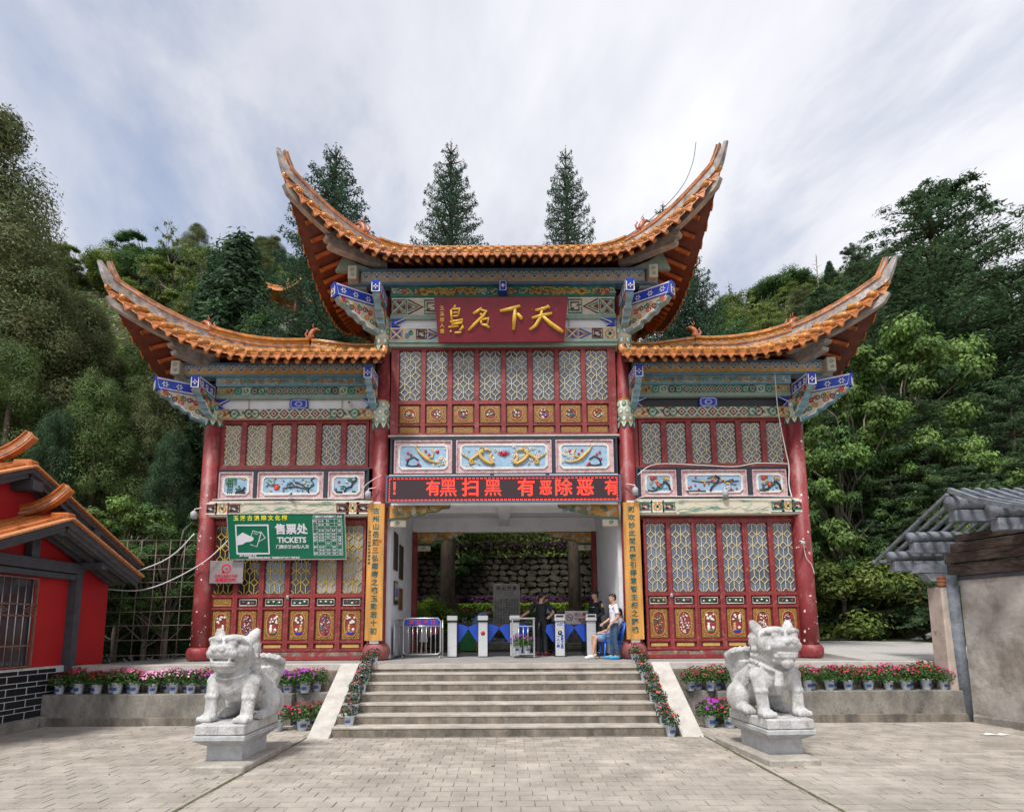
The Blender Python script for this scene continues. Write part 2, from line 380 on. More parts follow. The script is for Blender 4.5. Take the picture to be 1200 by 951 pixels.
vis = sorted([p for p in spots if p[1] > 6.55 and abs(p[0]) < p[1]*.87], key=lambda p: p[1])
near = set(vis[:300])
for (x, y) in spots:
    z = .003+rng.uniform(-.0035, .0035); tx, ty = rng.uniform(-.012, .012), rng.uniform(-.012, .012); rz = rng.uniform(-.012, .012)
    if (x, y) in near: link('paver', pme, pav, (x, y, z), (tx, ty, rz))
    else:
        T = Matrix.Translation((x, y, z)) @ Matrix.Rotation(rz, 4, 'Z') @ Matrix.Rotation(tx, 4, 'X')
        rest.add([T @ Vector(v) for v in pm.v], pm.f, M_PAVE)
tag(rest.build('pavers', pav), kind='stuff')
gr = MB()
M_MOSS = mat('joint_moss', (.10, .10, .05), .95, .4, 20)
for s in (-1, 1):
    gr.add([(s*3.52-.022, 2, .009), (s*3.52+.022, 2, .009), (s*3.52+.022, 11.0, .009), (s*3.52-.022, 11.0, .009)], [(0, 1, 2, 3)], M_MOSS)
gr.build('expansion_joint', pav)
# staircase
st = thing('staircase', 'wide flight of seven worn grey concrete steps leading up to the gate', 'staircase', (0, 11.05, 0))
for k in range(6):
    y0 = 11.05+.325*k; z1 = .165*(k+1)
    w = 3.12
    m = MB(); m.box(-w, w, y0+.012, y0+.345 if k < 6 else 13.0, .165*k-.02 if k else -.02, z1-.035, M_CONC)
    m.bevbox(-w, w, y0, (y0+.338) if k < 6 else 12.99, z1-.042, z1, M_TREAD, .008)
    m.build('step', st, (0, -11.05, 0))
for s in (-1, 1):
    m = MB(); xa, xb = s*3.12, s*3.5
    ys = [(10.86, .0), (11.0, .06), (12.99, Z0+.02), (13.2, Z0+.02), (13.2, -.02), (10.86, -.02)]
    vs = [(xa, y, z) for y, z in ys]+[(xb, y, z) for y, z in ys]; n = 6
    m.add(vs, [[0, 1, 2, 3, 4, 5] if s < 0 else [5, 4, 3, 2, 1, 0], [11, 10, 9, 8, 7, 6] if s < 0 else [6, 7, 8, 9, 10, 11]]+[(i, i+n, (i+1) % n+n, (i+1) % n) if s < 0 else (i, (i+1) % n, (i+1) % n+n, i+n) for i in range(n)], M_COPING)
    m.build('stringer', st, (0, -11.05, 0))
m = MB(); m.box(-3.12, 3.12, 12.985, 13.0, .97, Z0-.105, M_CONC); m.build('riser', st, (0, -11.05, 0))
# planter walls
for s, nm in ((-1, 'left'), (1, 'right')):
    w = thing('planter_wall', 'stained grey concrete planter wall along the foot of the platform, %s of the stairs' % nm, 'wall', (s*6.3, 12.5, 0))
    def wb(x0, x1, y0, y1, z0, z1, n, mm=M_RETAIN, w=w, s=s):
        m = MB(); a, c = sorted((s*x0, s*x1)); m.bevbox(a-s*6.3, c-s*6.3, y0-12.5, y1-12.5, z0, z1, mm, .012); m.build(n, w)
    wb(4.3, 9.4, 12.35, 12.9, -.05, .62, 'wall_block')
    wb(3.5, 4.3, 12.55, 12.9, -.05, .62, 'wall_block')
    wb(3.5, 9.4, 12.9, 13.0, .3, Z0-.13, 'back_wall', M_CONC)
    wb(4.3, 9.41, 12.335, 12.36, -.04, .17, 'skirt', M_CONC)
# ------------------------------------------------------------------ the gate
G = thing('gateway', 'two-tiered traditional Chinese gate building with red columns, orange glazed roofs and sweeping upturned eaves', 'gate', (0, 15, Z0))
def gb(b, name, parent=None):
    return b.build(name, parent or G, (0, 0, 0) if parent else (0, -15, -Z0))
def glink(name, me, parent, loc, **k): return link(name, me, parent, loc, **k)

def disc_mesh():
    b = MB(); n = 10
    b.tube([(0, .03, 0), (0, -.02, 0)], .088, M_TILEY, 10); b.tube([(0, -.02, 0), (0, -.03, 0)], [.055, .045], M_DRIP, 8)
    return b.mesh('tile_end')
def drip_mesh():
    b = MB(); p = [(-.115, .02), (-.1, -.06), (-.05, -.13), (0, -.19), (.05, -.13), (.1, -.06), (.115, .02), (.05, -.012), (-.05, -.012)]
    b.prism(p, -.012, .012, M_DRIP)
    q = [(x*.7, z*.7-.025) for x, z in p[:7]]; b.ribbon(q, .018, -.012, .01, M_TILE, closed=True)
    return b.mesh('drip_tile')
ME_DISC, ME_DRIP = disc_mesh(), drip_mesh()
_c = MB(); _c.tube([(0, 0, 0), (0, -.02, 0)], .062, M_TILEY, 9); ME_RCAP = _c.mesh('rafter_end')
_m = MB(); _m.tube([(0, .0, 0), (0, 1.0, 0)], .055, M_SOFFIT, 7); ME_RAF = _m.mesh('rafter')
_m = MB(); _m.tube([(0, .0, 0), (0, 1.0, 0)], .06, M_SOFFITO, 7); ME_RAFO = _m.mesh('rafter')

class Roof:
    def __init__(s, A, ridge, ze, zr, lifts, p=2.3):
        s.xl, s.xr, s.yf, s.yb = A; s.x0, s.x1, s.yr = ridge; s.ze, s.zr, s.L, s.p = ze, zr, lifts, p
        s.C = {'fl': (s.xl, s.yf), 'fr': (s.xr, s.yf), 'bl': (s.xl, s.yb), 'br': (s.xr, s.yb)}
    def side(s, nm):
        a, b_ = {'front': ('fl', 'fr'), 'right': ('fr', 'br'), 'back': ('br', 'bl'), 'left': ('bl', 'fl')}[nm]
        rp = lambda c: Vector((s.x0 if c[1] == 'l' else s.x1, s.yr))
        return a, b_, Vector(s.C[a]), Vector(s.C[b_]), rp(a), rp(b_)
    def shift(s, c, q):
        L, ex, ey = s.L[c]; a = max(0, 1-q)**s.p
        return Vector((ex*a*(-1 if c[1] == 'l' else 1), ey*a*(-1 if c[0] == 'f' else 1), L*a))
    def pt(s, nm, w, t, dz=0):
        """w along the eave in metres, t up the slope (absolute 0..1); returns point; t is clipped to the hips"""
        ca, cb, A, B, RA, RB = s.side(nm); e = (B-A); ln = e.length; e = e/ln; n = Vector((-e.y, e.x))
        D = (RA-A).dot(n); la = (RA-A).dot(e); lb = (B-RB).dot(e)
        sa = w/la if la > 1e-6 else 9; sb = (ln-w)/lb if lb > 1e-6 else 9
        q = min(1, sa, sb); t = t*q
        P = A+e*w+n*D*t
        sh = s.shift(ca, sa) + s.shift(cb, sb)
        z = s.ze+(s.zr-s.ze)*t*(.78+.22*t)
        return Vector((P.x+sh.x, P.y+sh.y, z+sh.z+dz)), q
    def length(s, nm): _, _, A, B, _, _ = s.side(nm); return (B-A).length
    def build(s, label, sides, tiles=True, caps=()):
        R0 = gb(MB(), 'roof'); R0['label'] = label
        sheet = MB(); out = {'front': 0, 'right': PI/2, 'back': PI, 'left': -PI/2}
        for nm in sides:
            ln = s.length(nm); N = max(8, int(ln/.135)); K = 9
            for dz, m in ((0, M_TILE), (-.11, M_SOFFIT)):
                vs = []
                for i in range(N+1):
                    for j in range(K+1): vs.append(s.pt(nm, ln*i/N, j/K, dz)[0])
                fs = []
                for i in range(N):
                    for j in range(K):
                        a = i*(K+1)+j; q = (a, a+K+1, a+K+2, a+1); fs.append(q if dz == 0 else q[::-1])
                sheet.add(vs, fs, m, True)
            vs = []
            for i in range(N+1): vs += [s.pt(nm, ln*i/N, 0, 0)[0], s.pt(nm, ln*i/N, 0, -.11)[0]]
            sheet.add(vs, [(2*i, 2*i+1, 2*i+3, 2*i+2) for i in range(N)], M_DRIP)
            n = round(ln/.272); st_ = ln/n
            for i in range(n+1):
                w = min(max(i*st_, .03), ln-.03)
                p0, q = s.pt(nm, w, 0); p1, _ = s.pt(nm, w, .05)
                d2 = Vector((p1.x-p0.x, p1.y-p0.y)); rz = math.atan2(d2.y, d2.x)-PI/2 if d2.length > 1e-5 else out[nm]
                if q > .05:
                    b = MB(); K2 = max(3, int(q*9))
                    path = [s.pt(nm, w, j/K2, .035)[0] for j in range(K2+1)]
                    b.tube(path, .082, M_TILEY if nm == 'front' else M_TILE, 7, caps=False, up=(0, 0, 1))
                    # collars where one barrel tile laps the next
                    tot = sum((path[k+1]-path[k]).length for k in range(K2)); k = 0.42
                    while k < min(tot, 1.9):
                        acc = 0
                        for a, c in zip(path, path[1:]):
                            l = (c-a).length
                            if acc+l >= k:
                                u = (k-acc)/l; pp = a.lerp(c, u); dd = (c-a)/l; b.tube([pp-dd*.02, pp+dd*.02], .092, M_RIDGEG, 7, caps=False, up=(0, 0, 1)); break
                            acc += l
                        k += .42
                    b.build('barrel_tile', R0)
                glink('tile_end', ME_DISC, R0, p0+Vector((0, 0, .035)), rot=(0, 0, out[nm]))
                # rafters below
                if .02 < w < ln-.02 and q > .14:
                    t0 = .10/max(q, .1) if q > .12 else .5
                    a, _ = s.pt(nm, w, min(.5, .09/q), -.20); c, _ = s.pt(nm, w, min(1, .62/max(q, .62)) if q > .6 else .95, -.20)
                    d = c-a
                    if d.length > .12:
                        o = glink('rafter', ME_RAF if nm in ('front', 'back') else ME_RAFO, R0, a); o.scale = (1, d.length, 1); o.rotation_euler = d.to_track_quat('Y', 'Z').to_euler()
                        glink('rafter_end', ME_RCAP, R0, a, rot=d.to_track_quat('Y', 'Z').to_euler())
                if i < n:
                    wm = (i+.5)*st_; pm_, _ = s.pt(nm, wm, 0); pn, _ = s.pt(nm, min(ln, wm+.05), 0); pq, _ = s.pt(nm, max(0, wm-.05), 0)
                    dv = pn-pq; tilt = math.atan2(dv.z, math.hypot(dv.x, dv.y))*.5
                    o = glink('drip_tile', ME_DRIP, R0, pm_+Vector((0, 0, -.01)), rot=(0, -tilt if nm == 'front' else 0, math.atan2(dv.y, dv.x)))
        # collected sheet becomes the roof's own mesh
        me = sheet.mesh('roof'); old = R0.data; R0.data = me; bpy.data.meshes.remove(old)
        return R0
    def hip(s, c, q, dz=0):
        """point on the hip line of corner c, q 0 (corner) .. 1 (ridge end); q<0 runs on into the horn"""
        P = Vector(s.C[c]); Rr = Vector((s.x0 if c[1] == 'l' else s.x1, s.yr)); qq = max(0, q)
        sh = s.shift(c, qq); p = P+(Rr-P)*qq
        v = Vector((p.x+sh.x, p.y+sh.y, s.ze+(s.zr-s.ze)*qq*(.78+.22*qq)+sh.z+dz))
        if q < 0:
            d = s.hip(c, 0)-s.hip(c, .04); d.normalize(); hz = Vector((d.x, d.y, 0)).normalized()
            k = -q; v += hz*k*.55+Vector((0, 0, 1))*(k*.95+k*k*.9)
        return v
def sweep(b, path, w, h, m, z0=0, lw=None):
    """box section (width w, height h standing on the path) along a path"""
    vs = []; k = len(path)
    for i, p in enumerate(path):
        t = path[min(i+1, k-1)]-path[max(0, i-1)]; n = Vector((-t.y, t.x, 0)); n = n.normalized() if n.length > 1e-6 else Vector((1, 0, 0))
        up = t.cross(n).normalized(); up = up if up.z > 0 else -up
        ww = w*(lw(i/(k-1)) if lw else 1); hh = h*(lw(i/(k-1)) if lw else 1)
        for sx, sz in ((-1, 0), (1, 0), (1, 1), (-1, 1)): vs.append(p+n*sx*ww/2+up*(z0+sz*hh))
    fs = [(i*4+j, (i+1)*4+j, (i+1)*4+(j+1) % 4, i*4+(j+1) % 4) for i in range(k-1) for j in range(4)]+[(0, 1, 2, 3), (4*k-1, 4*k-2, 4*k-3, 4*k-4)]
    b.add(vs, fs, m)
def beast_mesh():
    b = MB()
    b.tube([(-.05, 0, 0), (.03, 0, .08), (.0, 0, .2), (-.05, 0, .3), (-.14, 0, .36)], [.10, .12, .10, .09, .07], M_BEAST, 8)
    b.blob((-.17, 0, .37), (.09, .06, .055), M_BEAST); b.blob((-.27, 0, .35), (.05, .04, .025), M_BEAST)
    b.tube([(-.1, .03, .41), (-.04, .05, .5), (-.09, .05, .58)], [.02, .015, .008], M_BEAST, 5); b.tube([(-.1, -.03, .41), (-.02, -.05, .49), (-.05, -.05, .57)], [.02, .015, .008], M_BEAST, 5)
    b.tube([(.05, 0, .05), (.16, 0, .1), (.2, 0, .22), (.13, 0, .3), (.17, 0, .37)], [.05, .04, .035, .025, .01], M_BEAST, 6)
    for k in range(3): b.blob((.06-.02*k, 0, .14+.07*k), (.035, .015, .04), M_BEAST, 6, 4)
    b.bevbox(-.12, .12, -.06, .06, -.06, .03, M_BEAST, .01); b.tube([(-.06, .04, .0), (-.09, .05, .1), (-.04, .03, .18)], .025, M_BEAST, 5); b.tube([(-.06, -.04, .0), (-.09, -.05, .1), (-.04, -.03, .18)], .025, M_BEAST, 5)
    return b.mesh('ridge_beast')
ME_BEAST = beast_mesh()
def ridge_band(path, name='hip_ridge', deco=False, parent=None, taper=None):
    b = MB()
    if deco:
        sweep(b, path, .15, .20, M_RIDGEG, 0, taper); sweep(b, path, .20, .05, M_TILE, .12, taper)
        sweep(b, path, .13, .14, M_ORANGE, .17, taper); sweep(b, path, .22, .05, M_TILEY, .31, taper)
        for i in range(1, len(path)-1):
            b.blob(path[i]+Vector((0, -.07, .24)), (.06, .02, .035), M_GOLDP, 6, 4)
        b.tube([p+Vector((0, 0, .38)) for p in path], .055, M_TILE, 6, up=(0, 0, 1))
    else:
        sweep(b, path, .15, .2, M_RIDGEG, 0, taper); sweep(b, path, .2, .03, M_TILE, .20, taper); sweep(b, path, .11, .07, M_RIDGEG, .225, taper)
        sweep(b, path, .12, .05, M_TILE, .29, taper)
    return gb(b, name, parent)

TOP = Roof((-5.12, 5.12, 13.75, 19.1), (-2.35, 2.35, 16.4), 11.22, 12.75, {'fl': (1.62, .18, .6), 'fr': (1.75, .18, .6), 'bl': (.9, .1, .3), 'br': (.9, .1, .3)}, 2.2)
RT = TOP.build('upper roof of orange glazed tiles with four steeply upturned corners', ('front', 'left', 'right', 'back'))
def horn_path(Rf, c, q1, q0=-.5, n=22): return [Rf.hip(c, q1+(q0-q1)*i/(n-1)) for i in range(n)]
for c in ('fl', 'fr', 'bl', 'br'):
    pth = horn_path(TOP, c, .62, -.42 if c[0] == 'f' else 0, 24); ridge_band(pth, 'hip_ridge', False, RT, lambda u: 1 if u < .7 else 1-.55*(u-.7)/.3)
    ridge_band(horn_path(TOP, c, 1, .62, 8), 'hip_ridge', True, RT)
    o = glink('ridge_beast', ME_BEAST, RT, TOP.hip(c, .5)+Vector((0, 0, .3))); o.rotation_euler = (0, 0, 0 if c[1] == 'l' else PI); o.scale = (.8,)*3
ridge_band([Vector((x, 16.4, 12.74)) for x in np.linspace(-2.35, 2.35, 16)], 'main_ridge', True, RT)
for x in (-1.2, -.1, 2.2): glink('ridge_beast', ME_BEAST, RT, (x, 16.4, 12.95)).scale = (.5,)*3
WR = {}
for s_, nm in ((-1, 'left'), (1, 'right')):
    if s_ < 0: rf = Roof((-9.2, -2.88, 13.75, 19.0), (-5.55, -3.5, 16.3), 8.56, 9.82, {'fl': (1.38, .15, .62), 'fr': (0.0, 0, 0), 'bl': (.5, .1, .2), 'br': (0, 0, 0)}, 2.45)
    else: rf = Roof((2.88, 9.0, 13.75, 19.0), (3.5, 5.5, 16.3), 8.56, 9.82, {'fr': (1.38, .1, .62), 'fl': (0.0, 0, 0), 'br': (.5, .1, .2), 'bl': (0, 0, 0)}, 2.45)
    WR[s_] = rf
    r_ = rf.build('lower %s roof of orange glazed tiles with a steeply upturned outer corner' % nm, ('front', 'back', 'left' if s_ < 0 else 'right'))
    co, ci = ('fl', 'fr') if s_ < 0 else ('fr', 'fl')
    for c in (co, 'b'+co[1]):
        ridge_band(horn_path(rf, c, .42, -.42 if c == co else 0, 24), 'hip_ridge', False, r_, lambda u: 1 if u < .7 else 1-.55*(u-.7)/.3)
        ridge_band(horn_path(rf, c, 1, .42, 14), 'hip_ridge', True, r_)
        o = glink('ridge_beast', ME_BEAST, r_, rf.hip(c, .43)+Vector((0, 0, .22))); o.rotation_euler = (0, 0, 0 if s_ < 0 else PI); o.scale = (.75,)*3
    pk = Vector((s_*5.55, 16.3, 9.80))
    xs = np.linspace(5.55, 3.3, 10)
    ridge_band([Vector((s_*x, 16.3, 9.80-.16*min(1, (5.55-x)/1.2))) for x in xs], 'main_ridge', True, r_)
    o = glink('ridge_beast', ME_BEAST, r_, pk+Vector((0, 0, .38))); o.rotation_euler = (0, 0, PI if s_ < 0 else 0); o.scale = (.85,)*3
    b = MB(); pth = [rf.hip(ci, q, .08) for q in np.linspace(0, .5, 8)]; b.tube(pth, .09, M_TILE, 8, up=(0, 0, 1)); gb(b, 'hip_ridge', r_)
# curved corner beams under the tips, stepped lower beams
def corner_beams(rf, c, col):
    b = MB(); path = [rf.hip(c, q, -.42) for q in np.linspace(.46, .02, 14)]; path.append(rf.hip(c, -.02, -.30))
    sweep(b, path, .20, .26, M_HIPC, 0, lambda u: 1-.35*u); 
    cx, cy = col; t = rf.hip(c, .30, -.62); d = Vector((t.x-cx, t.y-cy, 0)); L = d.length; d.normalize()
    T = Matrix.Translation((cx, cy, t.z)) @ Matrix.Rotation(math.atan2(d.y, d.x), 4, 'Z')
    poly = [(0, -.16), (L-.02, -.12), (L+.12, -.10), (L+.16, -.02), (L+.05, .04), (L+.22, .07), (L+.26, .14), (L, .20), (0, .2)]
    b.prism(poly, -.12, .12, M_HIPC, T); gb(b, 'corner_beam')
for c, x in (('fl', -3.2), ('fr', 3.2)): corner_beams(TOP, c, (x, 15.1))
corner_beams(WR[-1], 'fl', (-7.62, 15.1)); corner_beams(WR[1], 'fr', (7.62, 15.1))

# ---------------------------------------------------------------- columns with painted capitals
def column(x, y, ztop, caps, drum=False, front=True):
    b = MB(); r = .205
    prof = [(r*1.06, Z0), (r, Z0+1.5), (r*.96, ztop)]
    b.lathe(prof, M_REDCOL, (x, y, 0), 28)
    if drum: b2 = [(.26, Z0), (.30, Z0+.03), (.335, Z0+.14), (.335, Z0+.24), (.28, Z0+.36), (.22, Z0+.40)]
    else: b2 = [(.26, Z0), (.27, Z0+.04), (.30, Z0+.14), (.29, Z0+.24), (.24, Z0+.31)]
    o = gb(b, 'column')
    d = MB(); d.lathe(b2, M_DRUM if drum else M_REDCOL, (x, y, 0), 28); gb(d, 'base_drum', o)
    if not front: return o
    for z0, z1 in caps:
        c = MB(); c.lathe([(r*1.08, z0), (r*1.08, z1)], M_CREAMP, (x, y, 0), 28)
        # lozenge cells in two rows and a pointed leaf hem
        rows = max(2, int((z1-z0)/.2))
        for i in range(rows):
            zc = z0+(i+.5)*(z1-z0)/rows; hh = (z1-z0)/rows*.36
            for k in range(9):
                a = -PI+2*PI*(k+(i % 2)*.5)/9
                for rr, mm, off in ((1, M_MINT, .012), (.62, M_WHITE, .02)):
                    poly = [(math.cos(w)*.055*rr, math.sin(w)*hh*rr) for w in np.linspace(0, 2*PI, 9)[:-1]]
                    T = Matrix.Translation((x, y, zc)) @ Matrix.Rotation(a, 4, 'Z') @ Matrix.Translation((0, -r*1.08, 0))
                    c.prism(poly, -off, 0, mm if (k+i) % 3 else (M_MINT if rr == .62 else M_DKGRN), T)
        c.lathe([(r*1.11, z1), (r*1.11, z1+.03)], M_ORANGE, (x, y, 0), 28); c.lathe([(r*1.1, z0-.005), (r*1.1, z0+.025)], M_ORANGE, (x, y, 0), 28)
        for k in range(8):
            a = 2*PI*(k+.5)/8
            T = Matrix.Translation((x, y, z0)) @ Matrix.Rotation(a, 4, 'Z') @ Matrix.Translation((0, -r*1.06, 0))
            c.prism([(-.075, 0), (-.05, -.09), (0, -.16), (.05, -.09), (.075, 0)], -.008, .03, M_DKGRN, T)
            c.prism([(-.06, 0), (-.035, -.07), (0, -.13), (.035, -.07), (.06, 0)], -.016, .02, M_WHITE, T)
            c.prism([(-.03, -.01), (-.018, -.045), (0, -.075), (.018, -.045), (.03, -.01)], -.022, .02, M_MINT, T)
        gb(c, 'capital', o)
    ch = MB(); rg = random.Random(int(x*10))
    for k in range(26 if abs(x) > 5 else 14):     # chips in the paint
        a = rg.uniform(-1.3, 1.3); z = Z0+.3+rg.random()**1.3*(5.4 if x > 5 else 4); s = rg.uniform(.006, .026)*(1.3 if x > 5 else 1)
        T = Matrix.Translation((x, y, z)) @ Matrix.Rotation(a, 4, 'Z') @ Matrix.Translation((0, -r*(1.06-.06*min(1, (z-Z0)/1.5)), 0))
        poly = [(math.cos(w)*s*rg.uniform(.5, 1.2), math.sin(w)*s*rg.uniform(.6, 1.5)) for w in np.linspace(0, 2*PI, 7)[:-1]]
        ch.prism(poly, -.004, .01, M_CHIP, T)
    tag(gb(ch, 'paint_chips', o), kind='stuff')
    return o
for x in (-7.62, 7.62): column(x, 15.1, 7.9, [(7.28, 7.75)])
for x in (-3.2, 3.2): column(x, 15.1, 10.7, [(7.18, 7.78), (9.3, 10.1)], True)
for x in (-7.62, 7.62, -3.2, 3.2): column(x, 18.9, 8.4 if abs(x) > 5 else 10.8, [], front=False)

# ---------------------------------------------------------------- carcass: walls, floors, soffits that close the building
for s in (-1, 1):
    b = MB(); b.box(*sorted((s*2.93, s*3.07)), 15.3, 19.0, Z0, 5.5, M_WALLW)
    b.box(*sorted((s*7.45, s*7.6)), 15.3, 18.9, Z0, 8.4, M_WALLW); b.box(*sorted((s*3.1, s*7.5)), 18.8, 18.95, Z0, 8.4, M_WALLW)
    b.box(*sorted((s*3.07, s*3.25)), 15.3, 18.95, 5.5, 11.1, M_DRED); gb(b, 'side_wall')
b = MB(); b.box(-3.05, 3.05, 15.2, 19.0, 5.42, 5.6, M_WALLW); b.box(-.16, .16, 15.2, 18.85, 5.12, 5.42, M_WALLW); b.box(-2.93, 2.93, 15.16, 15.4, 5.05, 5.41, M_WALLW); b.box(-2.92, 2.92, 16.9, 17.1, 5.2, 5.41, M_WALLW)
gb(b, 'passage_ceiling')
b = MB(); b.box(-2.92, 2.92, 18.85, 19.05, 4.95, 5.41, M_WALLW); b.box(-3.1, 3.1, 18.9, 19.05, 5.6, 11.0, M_DRED); gb(b, 'rear_wall')
for s in (-1, 1): b = MB(); b.box(*sorted((s*2.78, s*2.925)), 18.8, 19.1, Z0, 4.94, M_RED); gb(b, 'rear_door_post')

# ---------------------------------------------------------------- joinery
def lattice_mesh(w, h, cols, rows, m, bw=.016, t=.02):
    """diamonds in staggered columns joined by upright and level bars; origin at the centre"""
    b = MB(); cw = w/cols; rh = h/rows; r = min(cw, rh)*.36
    inside = lambda x, z: (max(-w/2, min(w/2, x)), max(-h/2, min(h/2, z)))
    n = cols*2+1
    for i in range(n):
        x = -w/2+i*cw/2
        zs = [(-h/2+(j+(.5 if i % 2 else 0))*rh) for j in range(-1, rows+2)]
        for j, z in enumerate(zs):
            if -h/2-r < z < h/2+r:
                p = [(x-r, z), (x, z+r*1.05), (x+r, z), (x, z-r*1.05)]
                if all(abs(a) <= w/2+1e-6 and abs(c) <= h/2+1e-6 for a, c in p): b.ribbon(p, bw, 0, t, m, closed=True)
                else:
                    for a, c in zip(p, p[1:]+p[:1]):
                        mx_, mz_ = (a[0]+c[0])/2, (a[1]+c[1])/2
                        if abs(mx_) < w/2 and abs(mz_) < h/2: b.ribbon([inside(*a), inside(*c)], bw, 0, t, m)
            z2 = z+rh
            a = max(-h/2, z+r*1.05); c = min(h/2, z2-r*1.05)
            if c > a+.01 and abs(x) < w/2-.01: b.ribbon([(x, a), (x, c)], bw, 0, t*.9, m)
            # level bars out to the neighbouring uprights
            if -h/2 < z < h/2:
                for sgn in (-1, 1):
                    xa, xb = x+sgn*r, x+sgn*cw/2
                    if abs(xa) <= w/2 and abs(xb) <= w/2+1e-6 and abs(xb-xa) > .01: b.ribbon([(xa, z), (xb, z)], bw*.9, 0, t*.85, m)
    return b.mesh('lattice')
def frame_bars(b, x0, x1, z0, z1, Y, w, t, m, wt=None):
    wt = wt or w
    b.box(x0, x0+w, Y-t, Y, z0, z1, m); b.box(x1-w, x1, Y-t, Y, z0, z1, m); b.box(x0+w, x1-w, Y-t, Y, z1-wt, z1, m); b.box(x0+w, x1-w, Y-t, Y, z0, z0+wt, m)
rg = random.Random(11)
def carved_panel(w, h, kind, seed):
    """gilt panel: pierced gold ground, oval recess with a vase of flowers"""
    b = MB(); q = random.Random(seed)
    b.box(-w/2, w/2, -.012, 0, -h/2, h/2, M_GOLD)
    for k in range(int(w*h*1500)):
        x, z = q.uniform(-w/2+.02, w/2-.02), q.uniform(-h/2+.02, h/2-.02)
        if (x/(w*.36))**2+(z/(h*.40))**2 > 1.05: b.blob((x, -.014, z), (q.uniform(.006, .014), .008, q.uniform(.006, .014)), M_GOLDP if q.random() < .45 else M_GOLD, 5, 4)
    ov = [(math.copysign(abs(math.cos(a))**.8, math.cos(a))*w*.36, math.copysign(abs(math.sin(a))**.8, math.sin(a))*h*.41) for a in np.linspace(0, 2*PI, 25)[:-1]]
    b.prism(ov, -.018, -.01, M_RED); b.ribbon(ov, .012, -.012, .016, M_GOLDP, closed=True)
    if kind == 'vase':
        b.lathe([(.02, -.16), (.035, -.14), (.04, -.06), (.022, -.01), (.03, .03)], M_GOLDP if seed % 2 else M_WHITE, (-.05 if seed % 3 else .05, -.02, -.02), 8, sy=.4)
        for k in range(9):
            x, z = q.uniform(-w*.22, w*.22), q.uniform(.04, h*.3); b.blob((x, -.028, z), (q.uniform(.022, .042), .014, q.uniform(.022, .04)), q.choice([M_FWHITE, M_FWHITE, M_CLOUDW, M_FWHITE]), 7, 5)
            for j in range(3): b.blob((x+q.uniform(-.04, .04), -.02, z+q.uniform(-.04, .04)), (.02, .008, .008), M_GREENL, 5, 3)
        b.blob((.06 if seed % 3 else -.06, -.025, -h*.16), (.04, .012, .035), M_FWHITE); b.blob((0, -.02, -h*.28), (w*.24, .012, .035), M_COBALT if seed % 2 else M_GREENL, 8, 5)
        for k in range(4): b.blob((q.uniform(-.1, .1), -.03, -h*.24+q.uniform(-.02, .03)), .016, q.choice([M_FYEL, M_CLOUDW, M_FRED]), 6, 4)
    else:
        pts = [(q.uniform(-.03, .03)+.04*math.sin(k), -h*.36+k*h*.09) for k in range(9)]; b.ribbon(pts, .018, -.015, .014, M_BRANCH)
        mm = {'plum': [M_FWHITE, M_FWHITE, M_CLOUDW], 'pine': [M_DKGRN, M_GREENL, M_FYEL], 'mixed': [M_FWHITE, M_COBALT, M_TEAL, M_CLOUDW, M_DKGRN]}[kind]
        for k in range(46):
            a = q.uniform(0, 2*PI); rr = q.random()**.5; x, z = math.cos(a)*rr*w*.28, math.sin(a)*rr*h*.34
            b.blob((x, -.024, z), (q.uniform(.01, .026), .01, q.uniform(.008, .022)), q.choice(mm), 6, 4)
    return b.mesh('carved_panel')
def small_panel(w, h, seed, gold=False):
    b = MB(); q = random.Random(seed)
    b.box(-w/2, w/2, -.01, 0, -h/2, h/2, M_GOLD if gold else M_BLACKF)
    b.ribbon([(-w/2+.02, -h/2+.02), (w/2-.02, -h/2+.02), (w/2-.02, h/2-.02), (-w/2+.02, h/2-.02)], .012, -.01, .008, M_GOLDP if gold else M_CLOUDW, closed=True)
    c = q.choice([(M_FWHITE, M_CLOUDW), (M_FRED, M_FWHITE), (M_FYEL, M_FYEL), (M_CLOUDW, M_FWHITE)])
    for k in range(16): b.blob((q.uniform(-w*.36, w*.36), -.018, q.uniform(-h*.24, h*.24)), (.018, .006, .01), M_GOLDP if gold else M_GREENL, 5, 4)
    if not gold:
        for k in range(3): b.blob((-w*.27+k*w*.27+q.uniform(-.02, .02), -.026, q.uniform(-.02, .02)), (.03, .014, .024), c[k % 2], 7, 5)
    return b.mesh('carved_strip')

LAT_UP_C = lattice_mesh(.56, 1.36, 2, 3, M_CREAM, .015)
LAT_UP_W = lattice_mesh(.49, 1.08, 2, 3, M_CREAM, .018)
LAT_LOW_Y = lattice_mesh(.50, 1.76, 2, 3, M_YEL, .014)
LAT_LOW_C = lattice_mesh(.50, 1.76, 2, 3, M_CREAM, .014)
def pane(parent, x, z, w, h, Y, m):
    b = MB(); b.box(x-w/2, x+w/2, Y, Y+.01, z-h/2, z+h/2, m); return gb(b, 'pane', parent)
